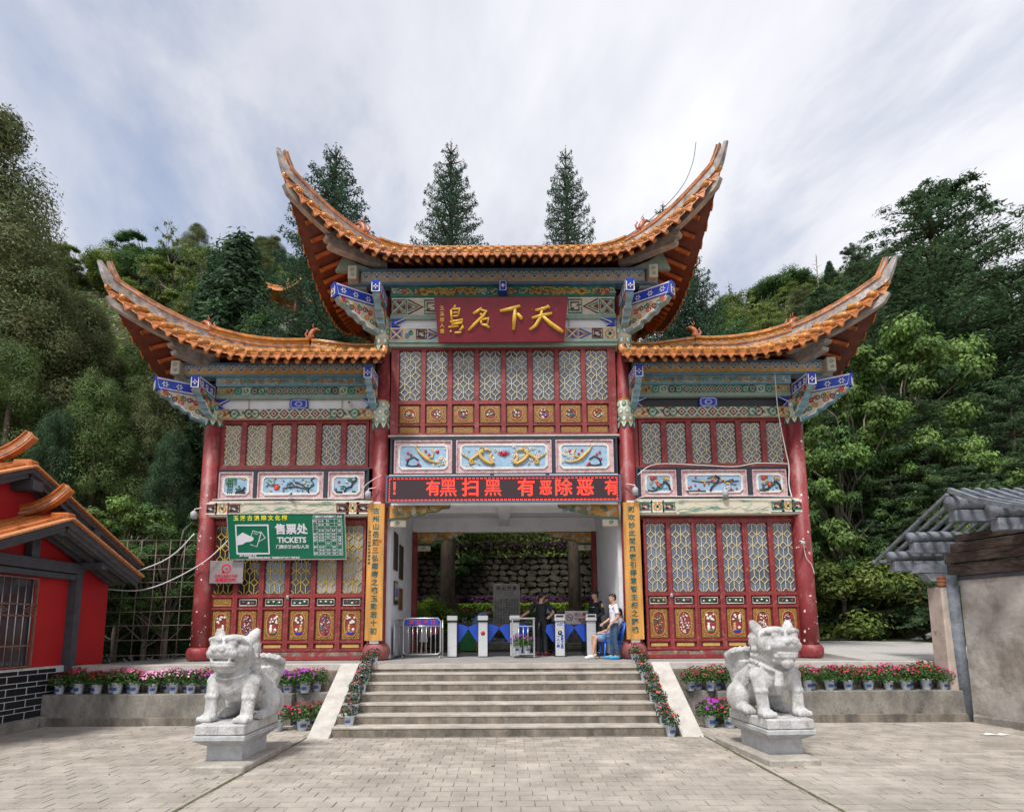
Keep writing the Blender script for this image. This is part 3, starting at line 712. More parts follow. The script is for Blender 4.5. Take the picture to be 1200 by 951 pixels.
# wings
YW = 15.2
VAR_L = ['vase', 'mixed', 'vase', 'vase', 'mixed', 'vase']; VAR_R = ['pine', 'plum', 'vase', 'vase', 'plum', 'mixed']
for s in (-1, 1):
    X0, X1 = sorted((s*7.44, s*3.40))
    cs = [s*(3.87+.655*k) for k in range(6)]; cs.sort()
    # upper window band
    for i, x in enumerate(cs):
        b = MB(); frame_bars(b, x-.3275, x+.3275, 6.06, 7.33, YW, .07, .07, M_RED); frame_bars(b, x-.262, x+.262, 6.12, 7.245, YW-.0, .018, .045, M_DRED)
        f = gb(b, 'window_panel'); 
        pm_ = (M_GLASSW if i < 4 else M_GLASSB) if s < 0 else M_GLASSB
        pane(f, x, 6.683, .51, 1.1, YW-.02, pm_); glink('lattice', LAT_UP_W, f, (x, YW-.02, 6.683))
    # doors below
    for i, x in enumerate(cs):
        b = MB(); x0, x1 = x-.326, x+.326
        frame_bars(b, x0, x1, 1.36, 4.66, YW, .058, .075, M_RED, .06)
        for za, zb in ((4.56, 4.61), (2.70, 2.79), (2.40, 2.46), (1.56, 1.63)): b.box(x0+.055, x1-.055, YW-.065, YW, za, zb, M_RED)
        frame_bars(b, x-.262, x+.262, 2.79, 4.565, YW-.01, .014, .04, M_DRED)
        b.box(x0+.05, x1-.05, YW-.02, YW, 1.40, 2.75, M_DRED)
        f = gb(b, 'door_leaf')
        if s < 0: pm_ = [M_GLASSD, M_GLASSD, M_GLASSB, M_GLASSD, M_GLASSW, M_GLASSW][i]; lm = LAT_LOW_Y
        else: pm_ = M_GLASSB; lm = LAT_LOW_C
        pane(f, x, 3.68, .53, 1.78, YW-.012, pm_); glink('lattice', lm, f, (x, YW-.014, 3.675))
        glink('carved_panel', carved_panel(.44, .72, (VAR_L if s < 0 else VAR_R)[i], i+(20 if s > 0 else 0)), f, (x, YW-.022, 2.01))
        glink('carved_strip', small_panel(.46, .19, i*3+(5 if s > 0 else 0), s < 0 and i == 0), f, (x, YW-.022, 2.58))
        g = MB(); g.bevbox(x-.215, x+.215, YW-.035, YW-.02, 1.435, 1.525, M_GOLDP, .012); gb(g, 'gilt_strip', f)
        if (s < 0 and i == 3) or (s > 0 and i == 1):
            g = MB(); g.tube([(x-.30, YW-.1, 2.75), (x-.30, YW-.1, 2.66)], .012, M_STEEL, 6); g.box(x-.33, x-.27, YW-.095, YW-.075, 2.66, 2.76, M_STEEL); gb(g, 'handle', f)
        if s > 0 and i in (0, 1):
            a = R(5 if i == 0 else -6); ctr = Vector((x1 if i == 0 else x0, YW, 0)); f.rotation_euler = (0, 0, a)
            o0 = Vector((0, -15, -Z0)); v = Matrix.Rotation(a, 3, 'Z') @ ctr; f.location = o0+ctr-v
    b = MB()
    b.box(X0, X1, YW-.02, YW+.12, 4.66, 4.74, M_RED); b.box(X0-.03, X0+.06, YW-.05, YW+.1, 1.33, 4.7, M_RED); b.box(X1-.06, X1+.03, YW-.05, YW+.1, 1.33, 4.7, M_RED)
    b.box(X0, X1, YW-.06, YW+.1, 1.335, 1.365, M_DRED)
    M_WORN = mat('worn_sill', (.22, .17, .14), .9, .3, 6, .6, 30, col2=(.26, .05, .045), c2pos=(.5, .56), c2scale=4)
    b.box(X0, X1, YW-.10, YW+.1, 1.24, 1.335, M_WORN); b.box(X0, X1, YW-.12, YW+.1, Z0, 1.24, M_RED)
    gb(b, 'door_sill')
    b = MB(); b.box(X0+.02, X1-.02, YW+.02, YW+.1, 5.9, 7.4, M_DRED) if False else None
    b.box(X0, X1, YW-.09, YW+.05, 7.33, 7.36, M_RED); b.box(X0-.02, X0+.12, YW-.05, YW+.05, 6.03, 7.34, M_RED); b.box(X1-.12, X1+.02, YW-.05, YW+.05, 6.03, 7.34, M_RED); b.box(X0, X1, YW-.09, YW+.05, 6.03, 6.062, M_RED)
    gb(b, 'window_frame')
# centre upper windows
YC = 15.0
for i in range(8):
    x = -2.45+.7*i
    b = MB(); frame_bars(b, x-.35, x+.35, 6.86, 9.24, YC, .055, .07, M_RED); 
    for za, zb in ((7.70, 7.79), (7.12, 7.16), (6.86, 6.91)): b.box(x-.30, x+.30, YC-.06, YC, za, zb, M_RED)
    frame_bars(b, x-.295, x+.295, 7.79, 9.185, YC, .016, .045, M_DRED); b.box(x-.3, x+.3, YC-.015, YC, 6.9, 7.75, M_DRED)
    f = gb(b, 'window_panel'); pane(f, x, 8.485, .575, 1.37, YC-.01, M_GLASSB); glink('lattice', LAT_UP_C, f, (x, YC-.012, 8.485))
    q = random.Random(i+40); g = MB(); g.box(-.25, .25, -.012, 0, -.23, .23, M_GOLD)
    for k in range(120):
        a, c = q.uniform(-.235, .235), q.uniform(-.215, .215)
        if a*a+c*c > .165**2: g.blob((a, -.014, c), (.012, .008, .010), M_GOLDP if q.random() < .5 else M_GOLD, 5, 4)
    ring = [(math.cos(a)*.155, math.sin(a)*.155) for a in np.linspace(0, 2*PI, 21)[:-1]]; g.prism(ring, -.018, -.008, M_RED); g.ribbon(ring, .014, -.012, .016, M_GOLDP, closed=True)
    for k in range(16):
        a = q.uniform(0, 2*PI); rr = q.random()**.5*.11; g.blob((math.cos(a)*rr, -.026, math.sin(a)*rr), (.026, .012, .022), q.choice([M_FWHITE, M_GREENL, M_FYEL if i in (0, 7) else M_FWHITE, M_GREENL, M_COBALT if i in (5, 6, 2) else M_GREENL]), 6, 4)
    glink('carved_panel', g.mesh('carved_panel'), f, (x, YC-.02, 7.43))
    g = MB(); g.box(-.25, .25, -.01, 0, -.08, .08, M_GOLD)
    for k in range(26): g.blob((q.uniform(-.23, .23), -.012, q.uniform(-.06, .06)), (.018, .006, .007), M_GOLDP, 5, 4)
    glink('carved_strip', g.mesh('carved_strip'), f, (x, YC-.02, 7.01))
b = MB(); b.box(-2.95, -2.80, YC-.05, YC+.08, 6.86, 9.24, M_RED); b.box(2.80, 2.95, YC-.05, YC+.08, 6.86, 9.24, M_RED)
b.box(-2.99, 2.99, YC-.08, YC+.08, 6.82, 6.86, M_COPING); gb(b, 'window_frame')
b = MB(); b.bevbox(-3.0, 3.0, YC-.16, YC+.2, 9.245, 9.34, M_PALEG, .01); gb(b, 'window_lintel')

# ---------------------------------------------------------------- painted relief panels
def spiral(cx, cz, r, turns=1.3, sgn=1, ph=0, n=16):
    return [(cx+sgn*math.cos(ph+2*PI*turns*i/n)*r*(1-.75*i/n), cz+math.sin(ph+2*PI*turns*i/n)*r*(1-.75*i/n)) for i in range(n+1)]
def relief(x0, x1, z0, z1, Y, subject, seed, gold_edge=False):
    q = random.Random(seed); w, h = x1-x0, z1-z0; cx, cz = (x0+x1)/2, (z0+z1)/2
    b = MB(); frame_bars(b, x0, x1, z0, z1, Y, .035, .05, M_PINK); b.box(x0, x1, Y-.012, Y, z0, z1, M_PINK)
    mgx, mgz, c = .13, .13, .07
    f = gb(b, 'relief_panel')
    a0, a1, b0, b1 = x0+mgx, x1-mgx, z0+mgz, z1-mgz
    oct_ = [(a0+c, b0), (a1-c, b0), (a1, b0+c), (a1, b1-c), (a1-c, b1), (a0+c, b1), (a0, b1-c), (a0, b0+c)]
    g = MB(); g.prism(oct_, Y-.022, Y-.008, M_SKYB); g.ribbon(oct_, .045, Y-.012, .028, M_WHITE, closed=True)
    per = []
    for (xa, za), (xb, zb) in zip(oct_, oct_[1:]+oct_[:1]):
        l = math.hypot(xb-xa, zb-za); n = max(1, int(l/.04)); per += [(xa+(xb-xa)*i/n, za+(zb-za)*i/n) for i in range(n)]
    for x, z in per: g.blob((x, Y-.042, z), .009, M_BEAD if not gold_edge else M_FYEL, 5, 4)
    gb(g, 'border', f)
    r = MB(); yy = Y-.022; W, H = a1-a0, b1-b0
    P = lambda u, v: (a0+W*u, b0+H*v)
    def bl(u, v, sx, sz, m, d=.02): x, z = P(u, v); r.blob((x, yy-.008, z), (sx, d, sz), m, 7, 5)
    def flower(u, v, s, m):
        x, z = P(u, v)
        for k in range(5): a = 2*PI*k/5+.3; r.blob((x+math.cos(a)*s*.6, yy-.015, z+math.sin(a)*s*.6), (s*.5, .014, s*.5), m, 6, 4)
        r.blob((x, yy-.028, z), s*.3, M_FYEL if m is not M_FYEL else M_FRED, 5, 4)
    def branch(pts, wd): r.tube([(P(u, v)[0], yy-.012, P(u, v)[1]) for u, v in pts], wd, M_BRANCH, 6)
    if subject == 'dragons':
        for sg in (-1, 1):
            pts = []
            for i in range(30):
                t = i/29; u = .5+sg*(.10+.36*t+.045*math.sin(t*PI*6+1)); v = .46+.31*math.sin(t*PI*3.4+2.6)*(1-.15*t); x, z = P(u, v); pts.append((x, yy-.022, z))
            r.tube(pts, [.020+.028*math.sin(PI*min(1, .15+i/29)) for i in range(30)], M_DRAGON, 8)
            for i in range(1, 29): x, y_, z = pts[i]; r.blob((x, y_-.02, z+.03), (.014, .01, .018), M_FYEL, 5, 4)
            x, z = P(.5+sg*.20, .78); r.blob((x, yy-.03, z), (.07, .03, .045), M_DRAGON); r.blob((x-sg*.08, yy-.03, z-.02), (.045, .02, .02), M_DRAGON); r.blob((x-sg*.02, yy-.05, z+.02), .012, M_FWHITE, 5, 4)
            r.tube([(x+sg*.02, yy-.03, z+.03), (x+sg*.12, yy-.03, z+.07), (x+sg*.2, yy-.03, z+.05)], [.014, .01, .004], M_DRAGON, 5)
            for u, v in ((.28, .2), (.4, .75), (.36, .25)):
                x, z = P(.5+sg*u, v)
                for k in range(3): r.tube([(x, yy-.02, z), (x+sg*(.03+.02*k), yy-.02, z-.04+.03*k)], [.01, .004], M_DRAGON, 5)
            for k in range(12):
                x, z = P(.5+sg*q.uniform(.04, .46), q.uniform(.06, .9)); r.tube([(xx, yy-.01, zz_) for xx, zz_ in spiral(x, z, .05, 1.1, sg, q.uniform(0, 6), 9)], .014, M_CLOUDW, 5)
        r.blob((P(.5, .62)[0], yy-.03, P(.5, .62)[1]), (.055, .03, .055), M_FRED)
        for k in range(11): a = 2*PI*k/11; x, z = P(.5, .62); r.tube([(x+math.cos(a)*.06, yy-.01, z+math.sin(a)*.05), (x+math.cos(a)*.17, yy-.01, z+math.sin(a)*.09)], [.014, .004], M_FRED, 5)
    elif subject in ('phoenix', 'phoenix_r'):
        fl = (lambda u: 1-u) if subject == 'phoenix_r' else (lambda u: u)
        r.tube([(P(fl(u), v)[0], yy-.02, P(fl(u), v)[1]) for u, v in ((.36, .86), (.40, .74), (.48, .58), (.56, .42), (.66, .3), (.8, .24), (.92, .28))], [.016, .03, .048, .05, .032, .02, .012], M_DRAGON, 8)
        r.tube([(P(fl(u), v)[0], yy-.02, P(fl(u), v)[1]) for u, v in ((.56, .42), (.7, .48), (.72, .68), (.68, .85))], [.03, .02, .018, .012], M_DRAGON, 7)
        bl(fl(.35), .9, .035, .025, M_DRAGON); bl(fl(.37), .97, .012, .03, M_FRED)
        for k in range(7): bl(fl(.47+.03*k), .55-.04*k+.02, .03, .014, M_FYEL, .03)
        bl(fl(.8), .72, .045, .05, M_FRED, .03)
        for k in range(14): x, z = P(fl(q.uniform(.7, .98)), q.uniform(.12, .9)); r.tube([(xx, yy-.01, zz_) for xx, zz_ in spiral(x, z, .045, 1.1, 1, q.uniform(0, 6), 9)], .014, M_CLOUDW, 5)
        branch([(fl(.16), .2), (fl(.2), .4), (fl(.3), .5), (fl(.4), .36)], .018); branch([(fl(.14), .16), (fl(.28), .1), (fl(.45), .14)], .018)
        for u, v in ((.18, .66), (.24, .58), (.16, .38), (.4, .2), (.44, .1), (.55, .75), (.62, .6)): flower(fl(u), v, .035, M_FRED)
    elif subject == 'bamboo':
        for u in (.18, .26, .34):
            branch([(u, .04), (u+.01, .96)], .006)
            for k in range(5): x, z = P(u, .04+.18*k); r.tube([(x, yy-.015, z), (x, yy-.015, z+H*.16)], .014, M_GREENL, 6)
        for k in range(26): x, z = P(q.uniform(.08, .5), q.uniform(.55, .98)); r.blob((x, yy-.02, z), (.035, .008, .01), M_GREENL, 5, 4, rot=Matrix.Rotation(q.uniform(-.9, .9), 3, 'Y'))
        branch([(.5, .06), (.6, .16), (.78, .22), (.86, .42)], .03); branch([(.62, .1), (.9, .08)], .03)
        for k in range(12): bl(q.uniform(.5, .8), q.uniform(.2, .5), .022, .014, M_GREENL)
        bl(.82, .86, .04, .02, M_FYEL); bl(.74, .9, .03, .012, M_DRAGON)
    elif subject == 'crane':
        branch([(.85, .96), (.88, .78), (.74, .6), (.7, .42), (.5, .3), (.44, .1)], .026); branch([(.1, .3), (.14, .1), (.36, .08)], .03)
        for u, v in ((.6, .78), (.72, .72), (.66, .84), (.42, .42), (.34, .3), (.8, .12)):
            for k in range(5): bl(u+q.uniform(-.05, .05), v+q.uniform(-.04, .04), .03, .013, M_GREENL)
        bl(.22, .68, .035, .035, M_FRED, .025); bl(.52, .68, .05, .022, M_FWHITE); bl(.46, .78, .012, .03, M_FWHITE); bl(.3, .48, .07, .01, M_CLOUDW)
    elif subject == 'peony_tree':
        branch([(.84, .04), (.80, .3), (.68, .36), (.58, .44), (.48, .36)], .020); branch([(.8, .3), (.7, .55), (.58, .66)], .014); branch([(.8, .22), (.92, .55), (.86, .8), (.92, .96)], .016); branch([(.48, .4), (.36, .32)], .012); branch([(.3, .5), (.16, .56), (.08, .5)], .010); branch([(.58, .44), (.52, .62), (.44, .6)], .012)
        for k in range(30): bl(q.uniform(.06, .9), q.uniform(.15, .85), .028, .014, M_GREENL)
        for k in range(16): bl(q.uniform(.06, .9), q.uniform(.2, .8), .022, .014, M_BEAD)
        flower(.26, .42, .075, M_FRED); flower(.24, .34, .05, M_FRED); flower(.22, .88, .03, M_FRED); flower(.6, .45, .03, M_FRED); bl(.75, .62, .03, .03, M_FYEL); bl(.15, .2, .04, .02, M_FYEL)
    elif subject == 'plum_birds':
        branch([(.42, .02), (.46, .3), (.54, .5), (.6, .8), (.52, .96)], .026); branch([(.5, .44), (.66, .6), (.82, .58), (.94, .64)], .012); branch([(.54, .5), (.4, .6), (.3, .55), (.1, .66)], .011); branch([(.0, .04), (.2, .05), (.34, .03)], .022); branch([(.66, .04), (.85, .06)], .016); branch([(.6, .8), (.46, .84), (.38, .78)], .012); branch([(.72, .6), (.84, .74)], .008); branch([(.7, .5), (.9, .4)], .008)
        for u, v in ((.3, .62), (.48, .74), (.74, .48), (.66, .7)): bl(u, v, .05, .03, M_FYEL); bl(u+.03, v-.08, .02, .04, M_FYEL)
        for u, v in ((.17, .82), (.4, .5), (.46, .62), (.32, .4), (.08, .3), (.22, .16), (.7, .26), (.8, .16), (.9, .2), (.6, .56), (.84, .66), (.04, .24), (.16, .38), (.52, .8)): flower(u, v, .028, M_FRED)
    else:
        branch([(.95, .1), (.9, .4), (.8, .56), (.68, .6)], .03); branch([(.05, .1), (.25, .05), (.45, .12)], .028); branch([(.4, .2), (.55, .4), (.7, .5)], .014)
        if subject == 'roses': branch([(.15, .1), (.4, .18), (.6, .34), (.75, .56)], .018)
        for k in range(24): bl(q.uniform(.2, .8), q.uniform(.05, .6), .026, .012, M_GREENL if subject != 'roses' else q.choice([M_BRANCH, M_GREENL]))
        for u, v, s, m in ((.25, .8, .06, M_FRED), (.38, .84, .04, M_FRED), (.48, .46, .05, M_FRED), (.2, .5, .04, M_FYEL), (.4, .62, .035, M_FYEL), (.78, .74, .035, M_FYEL), (.72, .82, .03, M_FYEL), (.88, .72, .03, M_FYEL), (.5, .4, .05, M_FRED)): flower(u, v, s, m)
    tag(gb(r, 'relief', f), kind='stuff')
    return f
def trio(xs, z0, z1, Y, X0, X1, subjects, seed, ge=False):
    b = MB(); b.box(X0, X1, Y-.01, Y+.08, z0-.07, z1+.07, M_BLACKF); frame_bars(b, X0, X1, z0-.07, z1+.07, Y, .05, .07, M_BLACKF, .06)
    for (a, c), (d, e_) in zip(xs, xs[1:]): b.box(c+.01, d-.01, Y-.07, Y, z0-.01, z1+.01, M_BLACKF)
    gb(b, 'panel_frame')
    for (a, c), sj in zip(xs, subjects): relief(a, c, z0, z1, Y-.01, sj, seed+int(a*7), ge)
trio([(-7.40, -6.50), (-6.39, -4.68), (-4.56, -3.62)], 5.24, 5.96, YW-.03, -7.48, -3.5, ['bamboo', 'peony_tree', 'crane'], 1)
trio([(3.55, 4.47), (4.60, 6.30), (6.44, 7.33)], 5.24, 5.96, YW-.03, 3.42, 7.43, ['peony', 'plum_birds', 'roses'], 5)
trio([(-2.82, -1.33), (-1.23, 1.23), (1.33, 2.82)], 5.84, 6.72, YC-.04, -2.92, 2.92, ['phoenix', 'dragons', 'phoenix_r'], 9, True)

# ---------------------------------------------------------------- painted beams and friezes
def hearts(b, x0, x1, z0, z1, Y, up, low):
    zm = z0+(z1-z0)*.30
    b.box(x0, x1, Y, Y+.2, z0, z1, up)
    n = max(1, round((x1-x0)/.275)); p = (x1-x0)/n
    b.prism([(x0, z0+.012)]+[(x0+p*(i/2), zm+(.09 if i % 2 == 0 else -.01)*(z1-z0)/.3) for i in range(2*n+1)]+[(x1, z0+.012)], Y-.006, Y, low)
    for i in range(n):
        c = x0+p*(i+.5); h = (z1-z0); zc = z0+h*.62
        b.prism([(c-p*.42, zc), (c-p*.2, zc-h*.2), (c, zc-h*.40), (c+p*.2, zc-h*.2), (c+p*.42, zc), (c, zc+h*.1)], Y-.010, Y-.004, up)
        for sg in (-1, 1):
            pts = spiral(c+sg*p*.22, zc+h*.02, p*.20, 1.25, -sg, PI*.1, 12)
            pts = [(c, zc-h*.38)]+[(c+sg*p*.30, zc-h*.17)]+[(c+sg*p*.45, zc)]+[(c+sg*p*(.22+.2*math.cos(t))*1.0, zc+h*.02+math.sin(t)*p*.2) for t in (.8, 1.6, 2.4)]+[(c+sg*p*.03, zc+.0*h), (c+sg*p*.10, zc-h*.12), (c+sg*p*.24, zc-h*.10), (c+sg*p*.29, zc+h*.02), (c+sg*p*.2, zc+h*.07)]
            b.ribbon(pts, .015, Y-.006, .010, M_LINE)
def scrolls(b, x0, x1, z0, z1, Y, ground, cols, seed, back=.2):
    q = random.Random(seed); b.box(x0, x1, Y, Y+back, z0, z1, ground); h = z1-z0; x = x0+.1
    while x < x1-.08:
        c = q.choice(cols); r = h*q.uniform(.22, .36); zc = z0+h*q.uniform(.42, .58)
        b.ribbon(spiral(x, zc, r, q.choice([1, 1.3]), q.choice([-1, 1]), q.uniform(0, 6), 11), .022, Y, .022, c)
        if q.random() < .5: b.blob((x+q.uniform(-.05, .05), Y-.015, zc+q.uniform(-.05, .05)), (q.uniform(.02, .05), .018, q.uniform(.012, .028)), q.choice(cols), 6, 4)
        b.ribbon([(x, zc-r*.6), (x+r*.8, zc+q.uniform(-r, r)), (x+r*1.5, zc+q.uniform(-r*.6, r*.6))], .018, Y, .016, q.choice(cols))
        x += r*q.uniform(.9, 1.3)
def diamonds(b, x0, x1, z0, z1, Y, ground, back=.2, cream_ends=True):
    b.box(x0, x1, Y, Y+back, z0, z1, ground); h = z1-z0; cx = (x0+x1)/2; W = x1-x0; n = 7; p = h*1.06
    for i in range(-n//2+1, n//2+1):
        c = cx+i*p
        for k, (s, m) in enumerate(((.47, M_DKRED), (.28, M_CREAMP), (.15, M_DKRED))):
            b.prism([(c-s*p, (z0+z1)/2), (c, (z0+z1)/2-s*h), (c+s*p, (z0+z1)/2), (c, (z0+z1)/2+s*h)], Y-.006-.005*k, Y-.001-.005*k, m)
        for sg in (-1, 1): b.prism([(c+p*.5-.07, z0+h*(.5+sg*.48)), (c+p*.5, z0+h*(.5+sg*.18)), (c+p*.5+.07, z0+h*(.5+sg*.48))], Y-.008, Y-.001, M_DKGRN)
    for sg in (-1, 1):
        e0 = cx+sg*(n/2+.1)*p; e1 = x1 if sg > 0 else x0
        L_ = abs(e1-e0); k = 0
        for u in (.06, .2, .38, .55, .72, .88):
            c = e0+sg*L_*u
            m1, m2 = [(M_DKGRN, M_CREAMP), (M_DKRED, M_MINT), (M_CREAMP, M_DKGRN), (M_DKGRN, M_MINT), (M_ORANGE, M_DKRED), (M_ORANGE, M_CREAMP)][k]; k += 1
            ring = [(c+math.cos(a)*h*.42, (z0+z1)/2+math.sin(a)*h*.44) for a in np.linspace(0, 2*PI, 13)[:-1]]
            b.ribbon(ring, .03, Y, .016, m1, closed=True)
            for s2 in (-1, 1): b.ribbon(spiral(c+s2*h*.18, (z0+z1)/2+s2*.02, h*.17, 1.1, s2, 1.0, 9), .018, Y, .02, m2)
            b.prism([(c-.035, (z0+z1)/2), (c, (z0+z1)/2-.035), (c+.035, (z0+z1)/2), (c, (z0+z1)/2+.035)], Y-.025, Y, m1)
def geo(b, x0, x1, z0, z1, Y, seq, back=.2, gold=False):
    """square blocks: x = crossed block, t = nested triangles, k = key fret, o = ring, s = scroll"""
    h = z1-z0; b.box(x0, x1, Y, Y+back, z0, z1, M_CREAMP); n = len(seq); p = (x1-x0)/n
    b.box(x0, x1, Y-.02, Y, z0, z0+.03, M_LINE); b.box(x0, x1, Y-.02, Y, z1-.03, z1, M_LINE)
    for i, ch in enumerate(seq):
        a, c = x0+i*p+.02, x0+(i+1)*p-.02; m = (a+c)/2; zc = (z0+z1)/2; lo, hi = z0+.045, z1-.045
        A, B_ = (M_ORANGE, M_COBALT) if gold else (M_DKGRN, M_DKRED)
        if ch == 'x':
            b.ribbon([(a, lo), (c, lo), (c, hi), (a, hi)], .02, Y, .018, A, closed=True)
            b.ribbon([(a, lo), (c, hi)], .045, Y, .02, A); b.ribbon([(a, hi), (c, lo)], .045, Y, .021, A); b.ribbon([(a, lo), (c, hi)], .016, Y, .028, M_LINE); b.ribbon([(a, hi), (c, lo)], .016, Y, .029, M_LINE)
            for dx, dz in ((1, 0), (-1, 0), (0, 1), (0, -1)):
                w_ = (c-a)/2; g_ = (hi-lo)/2
                if dx: b.prism([(m+dx*w_*.32, zc), (m+dx*w_*.82, zc-g_*.42), (m+dx*w_*.82, zc+g_*.42)], Y-.016, Y, B_)
                else: b.prism([(m, zc+dz*g_*.32), (m-w_*.42, zc+dz*g_*.82), (m+w_*.42, zc+dz*g_*.82)], Y-.016, Y, B_)
        elif ch in 't>':
            d = 1 if ch == 't' else -1; e0, e1 = (a, c) if d > 0 else (c, a)
            b.ribbon([(e0, lo), (e1, zc), (e0, hi)], .03, Y, .018, B_); b.ribbon([(e0, lo+.09), (e0+(e1-e0)*.66, zc), (e0, hi-.09)], .025, Y, .018, A); b.prism([(e0, zc-.07), (e0+(e1-e0)*.34, zc), (e0, zc+.07)], Y-.018, Y, B_)
        elif ch == 'k':
            for mm, s, wd in ((A if not gold else M_DKRED, .92, .024), (B_ if not gold else M_BLACKF, .55, .024)):
                w_, g_ = (c-a)/2*s, (hi-lo)/2*s
                b.ribbon([(m-w_, zc-g_*.2), (m-w_, zc+g_), (m+w_, zc+g_), (m+w_, zc+g_*.2), (m+w_*.35, zc+g_*.2)], wd, Y, .018, mm); b.ribbon([(m+w_, zc-g_*.1), (m+w_, zc-g_), (m-w_, zc-g_), (m-w_, zc-g_*.5), (m-w_*.2, zc-g_*.5)], wd, Y, .019, mm)
        elif ch == 'o':
            g_ = (hi-lo)/2*.85; ring = [(m+math.cos(t)*g_, zc+math.sin(t)*g_) for t in np.linspace(0, 2*PI, 15)[:-1]]
            b.ribbon(ring, .028, Y, .018, M_ORANGE if gold else M_DKGRN, closed=True); b.ribbon([(m, lo), (m, hi)], .03, Y, .020, M_BEAD); b.prism([(m-g_*.5, zc), (m, zc-g_*.5), (m+g_*.5, zc), (m, zc+g_*.5)], Y-.02, Y, M_DKGRN)
        else:
            for sg in (-1, 1): b.ribbon(spiral(m+sg*(c-a)*.2, zc+sg*.04, (hi-lo)*.25, 1.4, sg, 1.2, 12), .026, Y, .018, M_DKGRN if sg > 0 else M_BLUEB)

# centre upper beams
b = MB(); b.box(-4.12, 4.12, 14.80, 15.1, 10.97, 11.03, M_BLUEB); hearts(b, -3.78, 3.78, 11.03, 11.38, 14.80, M_BLUEB, M_SAND); b.box(-4.12, 4.12, 14.82, 15.1, 11.38, 11.43, M_BLUEB); gb(b, 'heart_frieze')
b = MB(); poly = [(-4.5, 11.40)]+[(x, TOP.pt('front', x+5.12, .36)[0].z-.27+ (0 if abs(x) < 3.2 else 0)) for x in np.linspace(-4.3, 4.3, 23)]+[(4.5, 11.40)]
b.prism([(p[0], max(p[1], 11.41)) for p in poly], 14.86, 14.98, M_PALEG); gb(b, 'eave_board')
b = MB(); scrolls(b, -3.0, 3.0, 10.66, 10.95, 14.88, M_DKGRN, [M_DKGRN, M_CREAMP, M_MINT, M_FRED, M_DRAGON, M_DRAGON], 4, .2)
for sg in (-1, 1):
    for k in range(30): x = sg*random.Random(k).uniform(.6, 2.2); b.ribbon(spiral(x, 10.8+.05*math.sin(k*2.1), .07, 1.2, sg, k, 9), .022, 14.87, .03, M_DRAGON)
gb(b, 'carved_beam')
b = MB(); geo(b, -2.98, 2.98, 10.14, 10.64, 14.92, 'xtkstkxkt>sk>x', .15); gb(b, 'fret_frieze')
b = MB(); b.box(-2.99, 2.99, 14.86, 15.1, 10.02, 10.14, M_PALEG); b.box(-2.99, 2.99, 14.95, 15.1, 9.80, 10.02, M_WALLW)
for x in (-1.75, 1.75): b.box(x-.02, x+.02, 14.93, 14.96, 9.8, 10.02, M_COPING)
gb(b, 'gap_infill')
b = MB(); geo(b, -2.99, 2.99, 9.42, 9.79, 14.9, 'xsktoxksoxtkosxtkosx'[:18], .2, True); b.box(-3.0, 3.0, 14.80, 15.1, 9.34, 9.42, M_PALEG); gb(b, 'fret_frieze')
